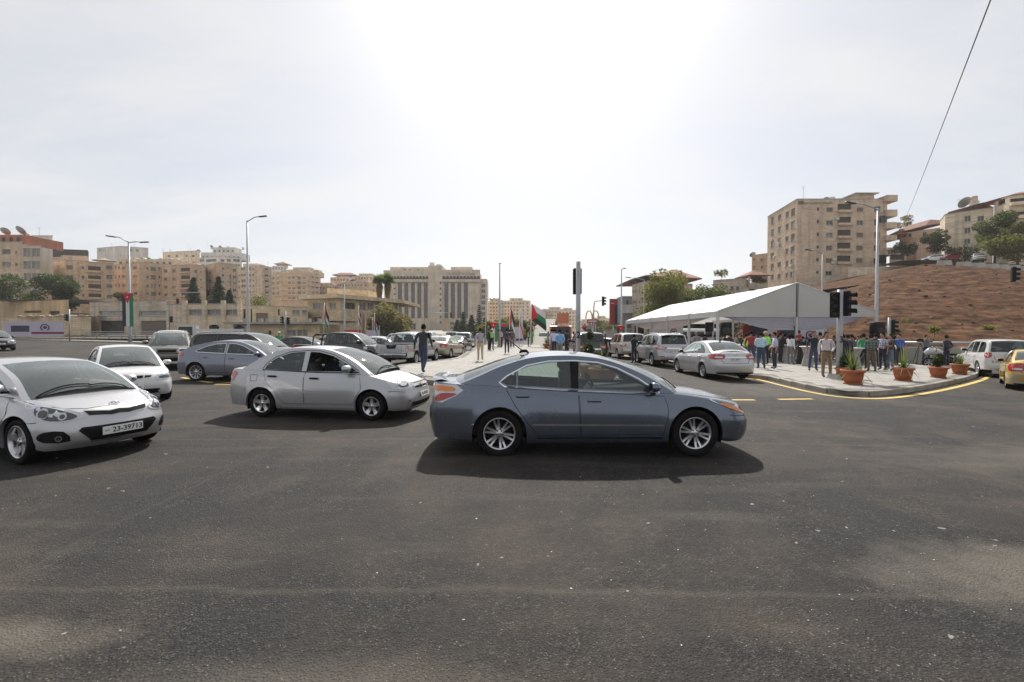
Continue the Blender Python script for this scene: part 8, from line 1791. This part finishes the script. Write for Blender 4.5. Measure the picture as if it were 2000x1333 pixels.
ARM = {'down': ((-.03, .25, 1.15), (.03, .27, .91)), 'front': ((-.05, .25, 1.16), (.16, .07, 1.02)), 'up': ((.05, .26, 1.20), (.17, .13, 1.45)), 'hip': ((-.10, .36, 1.17), (.03, .21, 1.02)), 'fold': ((.06, .25, 1.18), (.20, -.06, 1.22)), 'swingf': ((.10, .25, 1.17), (.26, .24, .98)), 'swingb': ((-.14, .25, 1.17), (-.12, .27, .93)), 'reach': ((.10, .27, 1.22), (.34, .22, 1.16)), 'cam': ((.12, .26, 1.34), (.18, .10, 1.58)), 'wheel': ((.14, .24, 1.20), (.42, .17, 1.22)), 'out': ((-.08, .30, 1.18), (.04, .36, .96)), 'back': ((-.13, .24, 1.16), (-.16, .05, 1.0))}
LEG = {'stand': ((.0, .10, .50), (-.02, .10, .09)), 'wide': ((.02, .14, .50), (-.01, .17, .09)), 'fwd': ((.20, .10, .52), (.24, .10, .10)), 'aft': ((-.02, .10, .49), (-.30, .10, .16)), 'bent': ((.10, .13, .52), (-.02, .14, .10)), 'sit': ((.42, .12, .92), (.52, .12, .52)), 'squat': ((.30, .16, .62), (.02, .15, .55))}
POSES = {'stand': ('down', 'down', 'stand', 'stand', 0), 'relax': ('down', 'front', 'wide', 'stand', 0), 'clasp': ('front', 'front', 'stand', 'wide', .02), 'phone': ('up', 'down', 'stand', 'wide', .02), 'hip': ('hip', 'down', 'wide', 'stand', 0), 'fold': ('fold', 'fold', 'wide', 'stand', -.02), 'walk': ('swingb', 'swingf', 'fwd', 'aft', .04), 'reach': ('reach', 'down', 'stand', 'wide', .03), 'cam': ('cam', 'cam', 'wide', 'wide', .02), 'back': ('back', 'back', 'stand', 'stand', 0), 'drive': ('wheel', 'wheel', 'sit', 'sit', -.08), 'squat': ('reach', 'front', 'squat', 'squat', .14)}
_BODY = {}
def body_mesh(pose, fat=1.0):
    k = (pose, fat)
    if k in _BODY: return _BODY[k]
    aL, aR, lL, lR, lean = POSES[pose]; P = []; E = []; Rr = []; reg = []
    def v(p, rx, ry=None): P.append(Vector(p)); Rr.append((rx, ry or rx)); return len(P) - 1
    def e(a, b, g): E.append((a, b)); reg.append(g)
    LX = lambda z: lean * max(0, (z - .95)) / .6
    pel = v((0, 0, .97), .125 * fat, .15 * fat); sp = v((LX(1.15) + .015 * (fat - 1), 0, 1.15), .125 * fat, .145 * fat); ch = v((LX(1.34), 0, 1.34), .125 * fat, .165 * fat); nk = v((LX(1.49), 0, 1.49), .058); nt = v((LX(1.57) + .01, 0, 1.57), .052)
    e(pel, sp, 0); e(sp, ch, 0); e(ch, nk, 0); e(nk, nt, 4); hands = []
    for s, A in ((1, aL), (-1, aR)):
        el, wr = ARM[A]; d = Vector(((wr[0] - el[0]), (wr[1] - el[1]), wr[2] - el[2])).normalized()
        sh = v((LX(1.42), .185 * s, 1.425), .068 * fat ** .5); e1 = v((el[0] + LX(1.2), el[1] * s, el[2]), .05); w1 = v((wr[0] + LX(1.1), wr[1] * s, wr[2]), .034); hp = Vector((wr[0] + LX(1.1) + d.x * .075, (wr[1] + d.y * .075) * s, wr[2] + d.z * .075)); h1 = v(hp, .030, .038)
        e(ch, sh, 1); e(sh, e1, 1); e(e1, w1, 2); e(w1, h1, 4); hands.append((hp, Vector((d.x, d.y * s, d.z)), s))
    for s, A in ((1, lL), (-1, lR)):
        kn, an = LEG[A]; hi = v((0, .092 * s, .90), .098 * fat ** .6); k1 = v((kn[0], kn[1] * s, kn[2]), .068); a1 = v((an[0], an[1] * s, an[2]), .052)
        toe = v((an[0] + .15, (an[1] + .02) * s, max(.045, an[2] - .05)), .042, .045) 
        e(pel, hi, 3); e(hi, k1, 3); e(k1, a1, 3); e(a1, toe, 5)
    me = bpy.data.meshes.new('skeleton'); me.from_pydata([tuple(p) for p in P], E, []); o = bpy.data.objects.new('skeleton', me); COL.objects.link(o)
    md = o.modifiers.new('Skin', 'SKIN'); md.use_smooth_shade = True; md.branch_smoothing = .4
    for i, r in enumerate(Rr): me.skin_vertices[0].data[i].radius = r; me.skin_vertices[0].data[i].use_root = (i == pel)
    sb = o.modifiers.new('Sub', 'SUBSURF'); sb.levels = 1
    out = bpy.data.meshes.new_from_object(o.evaluated_get(bpy.context.evaluated_depsgraph_get())); bpy.data.objects.remove(o); bpy.data.meshes.remove(me)
    mb = MB(); fs = [tuple(p.vertices) for p in out.polygons]; vs = [x.co.copy() for x in out.vertices]; bpy.data.meshes.remove(out)
    b0 = len(mb.v); mb.v += vs
    for f in fs:
        c = sum((vs[i] for i in f), Vector()) / len(f); best = (1e9, 0)
        for (a, b), g in zip(E, reg):
            d = P[b] - P[a]; t = max(0, min(1, (c - P[a]).dot(d) / d.length_squared)); q = (c - P[a] - d * t).length / ((Rr[a][0] + Rr[b][0]) / 2)
            if q < best[0]: best = (q, g)
        g = best[1]
        if g == 0 and c.z < 1.0: g = 3
        if g == 1 and abs(c.y) < .14: g = 0
        if g == 0 and c.z > 1.485: g = 4
        mb.f.append(list(f)); mb.mi.append(g); mb.sm.append(True)
    # head with jaw, nose, ears; neck runs into it
    hx = LX(1.65) + .02; n, m = 14, 10; G = []
    for i in range(m + 1):
        th = math.pi * i / m; row = []
        for j in range(n):
            ph = 2 * math.pi * j / n; x, y, z = .098 * math.sin(th) * math.cos(ph), .078 * math.sin(th) * math.sin(ph), .122 * math.cos(th)
            if z < 0: y *= 1 + z * 2.2; x = x * (1 + z * 1.2) + .01
            if i == 5 and j == 0: x += .024
            if i == 6 and j == 0: x += .012
            if i in (5, 6) and j in (n // 4, n - n // 4): y *= 1.14
            row.append(Vector((hx + x, y, 1.645 + z)))
        G.append(row)
    b0 = len(mb.v); mb.v += [p for r in G for p in r]
    for i in range(m):
        for j in range(n): mb.f.append([b0 + i * n + j, b0 + (i + 1) * n + j, b0 + (i + 1) * n + (j + 1) % n, b0 + i * n + (j + 1) % n]); mb.mi.append(4); mb.sm.append(True)
    for s in (1, -1): mb.box((hx + .086, .03 * s, 1.665), (.012, .026, .012), 6); 
    mb.box((hx + .088, 0, 1.59), (.012, .045, .01), 6)
    for (hp, d, s) in hands:   # five fingers rooted in the palm
        sd = d.cross(Vector((1, 0, 0))) if abs(d.x) < .8 else d.cross(Vector((0, 0, 1))); sd.normalize(); up = sd.cross(d)
        for q, l in ((-1.5, .062), (-.5, .078), (.5, .074), (1.5, .058)): a = hp + sd * .017 * q + d * .015; mb.tube([a, a + d * l * .55 + up * .004, a + d * l * .95 + up * .018], [.0095, .009, .007], 5, 4)
        a = hp + sd * .030 - d * .02; mb.tube([a, a + sd * .022 + d * .028, a + sd * .026 + d * .055], [.010, .009, .007], 5, 4)
    me = mb.mesh('body'); _BODY[k] = (me, hx); return _BODY[k]
_HAIRM = {}
def hair_mesh(kind):
    if kind in _HAIRM: return _HAIRM[kind]
    mb = MB(); n, m = 14, 7; G = []
    if kind in ('hair', 'scarf', 'long'):
        for i in range(m + 1):
            row = []
            for j in range(n):
                ph = 2 * math.pi * j / n; front = max(0, math.cos(ph)); mx_ = (2.05 - 1.2 * front) if kind == 'hair' else (2.5 - 1.2 * front); th = mx_ * i / m; r_ = 1.035 if kind == 'hair' else 1.15; row.append(Vector((-.008 + .104 * r_ * math.sin(th) * math.cos(ph), .082 * r_ * math.sin(th) * math.sin(ph) * (1 if th < 1.6 else 1.05), .126 * math.cos(th) * 1.02)))
            G.append(row + [row[0]])
        mb.grid(G, 0, True, flip=True)
        if kind == 'scarf': mb.lathe([(.07, -.12), (.11, -.16), (.17, -.27), (.17, -.30)], 12)
        if kind == 'long': mb.rbox((-.07, 0, -.12), (.07, .15, .22), .03)
    else:
        mb.lathe([(.001, .135), (.05, .128), (.088, .095), (.104, .045), (.104, .035)], 14); mb.lathe([(.105, .045), (.118, .035)], 14)
        vs = [(.07, -.07, .05), (.17, -.055, .035), (.185, 0, .04), (.17, .055, .035), (.07, .07, .05)]; mb.add(vs + [(p[0], p[1], p[2] - .012) for p in vs], [(0, 1, 2, 3, 4), (9, 8, 7, 6, 5), (0, 5, 6, 1), (1, 6, 7, 2), (2, 7, 8, 3), (3, 8, 9, 4)])
    _HAIRM[kind] = mb.mesh('hair'); return _HAIRM[kind]
def person(label, p, face, pose='stand', top=None, leg=None, arm='short', h=1.74, fat=1.0, head='hair', headm=None, skin=None, torso=None, shoes=None, robe=None, group=None, extra=None):
    me, hx = body_mesh(pose, fat); sk = skin or rnd.choice((SKIN, SKIN2, SKIN)); k = h / 1.765
    root = empty('person', p, R(face), label, 'person', group); root.scale = (k, k, k)
    o = bpy.data.objects.new('body', me); link(o, root)
    ms = [torso or top, top, top if arm == 'long' else sk, leg, sk, shoes or SHOE, EYE]
    while len(me.materials) < 7: me.materials.append(None)
    for i, m in enumerate(ms): o.material_slots[i].link = 'OBJECT'; o.material_slots[i].material = m
    hm = hair_mesh(head if head != 'bald' else 'hair'); q = bpy.data.objects.new('cap' if head == 'cap' else ('headscarf' if head == 'scarf' else 'hair'), hm); link(q, root); q.location = (hx, 0, 1.648)
    if not hm.materials: hm.materials.append(None)
    q.material_slots[0].link = 'OBJECT'; q.material_slots[0].material = headm or HAIR
    if pose not in ('drive', 'squat'):
        b = MB(); 
        b.lathe([(.150 * fat, 1.0), (.152 * fat, 1.035)], 16, M=Matrix.Scale(.86, 4, (1, 0, 0))); b.obj('belt', SHOE, root)
    if robe: MB().lathe([(.15, 1.25), (.17, 1.0), (.22, .5), (.27, .04), (.26, .03)], 16, M=Matrix.Scale(.8, 4, (1, 0, 0))).obj('robe', robe, root)
    if extra: extra(root)
    return root
C_ = cloth
NAVY, BLK, CHARC, JEAN, JEAN2, KHAKI, BEIGE, WHT, LBLUE, SKYB, GREYC, RED, GREEN, OLIVE, BROWN, ROYAL, LILAC, PURP, NEON, ORNG, GREYL = [C_(*a) for a in (('navy', (.018, .022, .040)), ('black', (.014, .014, .015)), ('charcoal', (.035, .036, .04)), ('jeans', (.035, .055, .11)), ('jeans_faded', (.10, .14, .22)), ('khaki', (.24, .17, .09)), ('beige', (.46, .37, .25)), ('white', (.66, .65, .66)), ('light_blue', (.40, .55, .66)), ('sky_blue', (.17, .36, .62)), ('grey', (.16, .16, .165)), ('red', (.26, .03, .028)), ('green', (.02, .22, .09)), ('olive', (.06, .075, .035)), ('brown', (.11, .075, .055)), ('royal_blue', (.045, .11, .42)), ('lilac', (.50, .49, .62)), ('dark_violet', (.03, .025, .05)), ('neon_green', (.30, .72, .10)), ('orange', (.70, .18, .04)), ('light_grey', (.40, .40, .42)))]
GRNV = C_('vest_green', (.06, .42, .09)); PINK = C_('pinkish_white', (.62, .56, .58)); STRIPE = plaid('striped_grey', (.42, .41, .44), (.22, .22, .25), 30)
PL1 = plaid('navy_white', (.52, .53, .58), (.06, .07, .13), 9); PL2 = plaid('green_grey', (.13, .15, .14), (.05, .065, .06), 8); PL3 = plaid('red_grey', (.30, .26, .26), (.14, .13, .15), 14); PL4 = plaid('blue_white', (.56, .57, .66), (.12, .14, .28), 10)
def at_feet(px, py, head=None): return gp(px, py, .168)
def pp(label, px, py, face, pose, top, leg, hpx=None, **k):
    "person standing on the pavement at a foot pixel; hpx = pixel height of the figure"
    p = gp(px, py, .168)
    if hpx: k['h'] = max(1.55, min(1.9, hpx * p.y / FPX))
    return person(label, p, face, pose, top, leg, **k)
pp('man in black pullover and jeans walking away along the median kerb', 826, 731, 80, 'walk', CHARC, JEAN, 99, arm='long', fat=1.12, shoes=BROWN)
pp('man in striped grey shirt and beige trousers walking on the median', 938, 706, 95, 'walk', STRIPE, BEIGE, 65, arm='long', fat=1.08)
pp('road worker in white cap with neon vest and orange band', 961, 685, 60, 'relax', GREYL, BLK, 50, torso=NEON, head='cap', headm=WHT, arm='long'); pp('man in black jacket beside the white-capped worker', 955, 685, -20, 'reach', BLK, BLK, 48, arm='long')
pp('man in maroon shirt and khaki trousers talking on the median', 974, 679, 0, 'relax', RED, KHAKI, 42); pp('man in pale blue shirt and black trousers talking on the median', 980, 679, 190, 'clasp', LILAC, BLK, 42, arm='long')
pp('man in dark violet shirt and navy trousers seen from behind', 990, 692, 92, 'walk', PURP, NAVY, 50); pp('man in brown suit on the median with hands together', 1000, 680, 80, 'clasp', BROWN, BROWN, 43, arm='long'); pp('man in light grey shirt half hidden by the brown suit', 995, 678, 85, 'stand', GREYL, GREYC, 43, arm='long')
pp('man in grey shirt standing alone on the median', 1032, 678, 0, 'relax', GREYL, NAVY, 38, arm='long'); pp('worker in green coverall under the big flag', 1039, 673, -90, 'stand', GRNV, GRNV, 36, arm='long')
pp('crouching worker in pale green vest at the end of the median', 1048, 664, 0, 'squat', OLIVE, BLK, 0, torso=GRNV)
pp('man in bright blue shirt and grey trousers seen from behind by pole 2', 1093, 707, 100, 'back', SKYB, GREYC, 64, arm='long', fat=1.2); pp('man in lilac shirt left of the bright blue shirt', 1083, 702, 80, 'stand', LILAC, NAVY, 60, arm='long'); pp('man in grey overall left of the lilac shirt', 1078, 697, 70, 'stand', GREYC, GREYC, 56, arm='long')
pp('man in black jacket right of the bright blue shirt', 1107, 694, 120, 'stand', BLK, BLK, 50, arm='long')
person('man in dark suit walking between the two off-roaders', on(5.6, 27.3), 250, 'walk', BLK, BLK, 'long', 1.75); person('man in dark suit standing behind the light gold off-roader', on(7.35, 27.4), 110, 'back', NAVY, NAVY, 'long', 1.78)
# crowd at the marquee
CR = [('man in blue and navy checked shirt behind the silver off-roader', 1334, 694, 90, 'stand', PL1, NAVY, 0, {}), ('tall man in grey checked shirt seen from behind left of the loudspeaker', 1360, 700, 95, 'stand', PL3, GREYC, 0, dict(fat=1.2, h=1.86, headm=GREYC)),
 ('man in dark green shirt behind the white saloon roof', 1377, 690, 100, 'stand', OLIVE, GREYC, 0, {}), ('man in pale blue shirt with back turned behind the white saloon', 1389, 696, 85, 'stand', LILAC, NAVY, 0, dict(arm='long', fat=1.1)), ('man in navy vest with white band beside the pale blue shirt', 1402, 696, 95, 'stand', NAVY, NAVY, 0, dict(arm='long')),
 ('man in brown patterned shirt below the loudspeaker', 1428, 697, 120, 'stand', BROWN, NAVY, 0, {}), ('man in dark green jacket right of the loudspeaker', 1440, 690, 60, 'relax', OLIVE, GREYC, 0, dict(arm='long')),
 ('worker in neon and orange vest left of the red shirt', 1457, 712, 80, 'stand', BLK, BLK, 0, dict(torso=NEON, arm='long')), ('man in red shirt with jeans left of the light blue shirt', 1467, 716, 60, 'relax', RED, JEAN, 70, dict(fat=1.1)),
 ('heavy man in light blue shirt and jeans seen from behind', 1486, 721, 75, 'clasp', LBLUE, JEAN, 72, dict(fat=1.25, h=1.82, arm='long')), ('man in neon yellow vest and pale cap behind the light blue shirt', 1496, 713, 100, 'stand', NEON, BLK, 66, dict(head='cap', headm=BEIGE)),
 ('man in lilac short sleeves and navy trousers with hands behind', 1513, 721, 170, 'relax', LILAC, NAVY, 72, dict(fat=1.1)), ('man in black suit with white collar', 1525, 709, 0, 'stand', BLK, BLK, 62, dict(arm='long')), ('woman in white blouse with shoulder bag and grey trousers', 1543, 712, 20, 'reach', WHT, GREYC, 60, dict(arm='long', head='long', h=1.66)),
 ('woman in black robe with reddish headscarf', 1563, 712, 160, 'clasp', BLK, BLK, 60, dict(arm='long', head='scarf', headm=RED, robe=BLK, h=1.64)), ('woman in long black robe behind the table', 1575, 708, 200, 'stand', BLK, BLK, 0, dict(arm='long', head='scarf', headm=BLK, robe=BLK, h=1.62)),
 ('man in dark tee and jeans holding a camera to his face', 1590, 725, -110, 'phone', NAVY, JEAN, 78, {}), ('man in grey shirt behind the photographer', 1602, 717, 40, 'relax', GREYC, OLIVE, 68, {}), ('man in pinkish shirt and khaki trousers standing by pole 3', 1614, 738, -95, 'hip', PINK, KHAKI, 90, dict(arm='long', fat=1.08, shoes=BROWN)), ('man in dark suit half hidden behind pole 3', 1643, 737, 60, 'stand', NAVY, NAVY, 88, dict(arm='long')),
 ('man in black suit right of pole 3', 1656, 723, 100, 'stand', BLK, BLK, 0, dict(arm='long', h=1.78)), ('man in navy suit facing the tables', 1664, 716, 120, 'stand', NAVY, BLK, 0, dict(arm='long', h=1.82)), ('man in dark jacket reading a paper at the table', 1676, 712, 200, 'reach', GREYC, NAVY, 0, dict(arm='long')),
 ('man in bright green tee', 1687, 722, 80, 'stand', GREEN, NAVY, 70, {}), ('man with white shirt collar behind the green tee', 1683, 714, 100, 'stand', LBLUE, NAVY, 0, dict(h=1.8)), ('man in green checked shirt and dark trousers', 1702, 727, 70, 'clasp', PL2, BROWN, 74, dict(arm='long', fat=1.1)),
 ('man in dark suit between the two checked shirts', 1711, 718, 40, 'stand', BLK, BLK, 68, dict(arm='long')), ('man in blue and white checked shirt and navy trousers', 1724, 724, 190, 'relax', PL4, NAVY, 74, dict(fat=1.12)), ('man in charcoal tee and jeans with folded arms', 1739, 725, 180, 'fold', CHARC, JEAN2, 72, {}), ('man in royal blue polo shirt at the end of the crowd', 1757, 715, 200, 'relax', ROYAL, NAVY, 62, {}),
 ('cameraman in grey shirt filming beside his tripod', 1809, 711, -100, 'cam', GREYC, JEAN, 58, {}), ('man in dark suit seen from behind near the island tip', 1849, 715, 95, 'back', NAVY, NAVY, 62, dict(arm='long', fat=1.08))]
for (lb, px, py, fc, po, tp, lg, hp, kw) in CR: pp(lb, px, py, fc, po, tp, lg, hp or None, **kw)
# people deep under the marquee
FAR = [(1290, 690, BROWN, NAVY, 'man in brown shirt under the far left of the marquee'), (1300, 688, SKYB, NAVY, 'man in blue shirt under the far left of the marquee'), (1312, 690, RED, BLK, 'man in red shirt behind the silver off-roader roof'), (1322, 692, WHT, BLK, 'man in white shirt behind the silver off-roader roof'), (1340, 688, NAVY, BLK, 'man in navy shirt at the second marquee post'), (1348, 690, PL1, JEAN, 'man in checked shirt at the second marquee post'), (1395, 690, GREEN, NAVY, 'man in teal shirt behind the pale blue shirts'), (1416, 688, CHARC, BLK, 'man in charcoal jacket under the near loudspeaker'), (1448, 688, OLIVE, BLK, 'man in olive shirt beyond the white saloon boot'),
       (1477, 700, BLK, BLK, 'man in black behind the red shirt'), (1503, 700, BLK, BLK, 'man in black coat between neon vest and lilac shirt'), (1534, 702, NAVY, BLK, 'man in navy jacket beside the white blouse'), (1550, 700, CHARC, BLK, 'man in charcoal suit at the centre post'), (1584, 700, RED, BLK, 'man in dark red behind the photographer'), (1608, 702, BLK, BLK, 'man in black under the ring logo banner'), (1630, 704, CHARC, BLK, 'man in charcoal behind the pinkish shirt'), (1650, 706, GREYC, BLK, 'man in grey deep behind pole 3'), (1693, 704, GREYL, NAVY, 'man in light grey deep behind the green tee'), (1732, 706, BROWN, BLK, 'man in brown near the right loudspeaker'), (1362, 684, BLK, BLK, 'man in black by the white minibus'), (1278, 686, RED, NAVY, 'man in maroon behind the light gold off-roader'), (1268, 684, GREYC, BLK, 'man in grey at the far marquee corner'), (1460, 703, CHARC, JEAN, 'man in charcoal shirt left of the red shirt'), (1520, 704, PL3, BLK, 'man in reddish check behind the lilac short sleeves'), (1557, 706, NAVY, BLK, 'man in navy coat right of the centre post'), (1596, 708, PL2, BLK, 'man in green check behind the photographer'), (1614, 706, LILAC, NAVY, 'man in pale violet shirt deep behind the pinkish shirt'), (1638, 710, BLK, BLK, 'man in black left of pole 3 deep in the crowd'), (1660, 710, PL1, NAVY, 'man in dark check right of pole 3'), (1670, 706, BROWN, BLK, 'man in brown jacket at the right table'), (1699, 712, NAVY, BLK, 'man in navy between green tee and green check'), (1717, 710, LBLUE, NAVY, 'man in light blue behind the blue and white check'), (1747, 712, BLK, BLK, 'man in black between folded arms and royal blue polo'), (1490, 704, OLIVE, BLK, 'man in olive beyond the heavy light blue shirt'), (1569, 702, GREYL, BLK, 'man in light grey beyond the headscarf'), (1410, 692, PL4, NAVY, 'man in pale check beside the navy vest'), (1435, 694, WHT, NAVY, 'man in white right of the loudspeaker stand')]
for i, (px, py, tp, lg, lb) in enumerate(FAR): pp(lb, px, py, (i * 67) % 360, ('stand', 'relax', 'clasp', 'fold')[i % 4], tp, lg, None, arm='long' if i % 2 else 'short', h=1.68 + (i * 37 % 17) / 100)
person('flagman in green vest and white cap among the parked cars', gp(545, 690), -60, 'stand', GREYC, BLK, 'long', 1.75, torso=GRNV, head='cap', headm=WHT)
# drivers
def seated(label, car_root, lx, ly, lz, top, arm='long', **k):
    M = car_root.matrix_basis; p = M @ Vector((lx, ly, lz)); return person(label, p, math.degrees(car_root.rotation_euler.z), 'drive', top, NAVY, arm, 1.70, **k)
seated('driver in grey shirt at the wheel of the blue-grey saloon', CARS['saloon'], -.12, .36, -.38, GREYC); seated('driver in blue shirt at the wheel of the silver saloon', CARS['compact'], -.12, .36, -.36, JEAN)
# ------------------------------------------------ dusty air
m = bpy.data.materials.new('dusty_air'); m.use_nodes = True; N = m.node_tree.nodes; N.clear(); v = N.new('ShaderNodeVolumePrincipled'); o = N.new('ShaderNodeOutputMaterial'); m.node_tree.links.new(v.outputs[0], o.inputs['Volume'])
v.inputs['Color'].default_value = (.95, .94, .92, 1); v.inputs['Density'].default_value = .00028; v.inputs['Anisotropy'].default_value = .3
tag(MB().box((0, 430, 29), (1900, 1020, 70)).obj('haze', m), 'thin dusty haze over the whole junction', 'haze', kind='stuff')
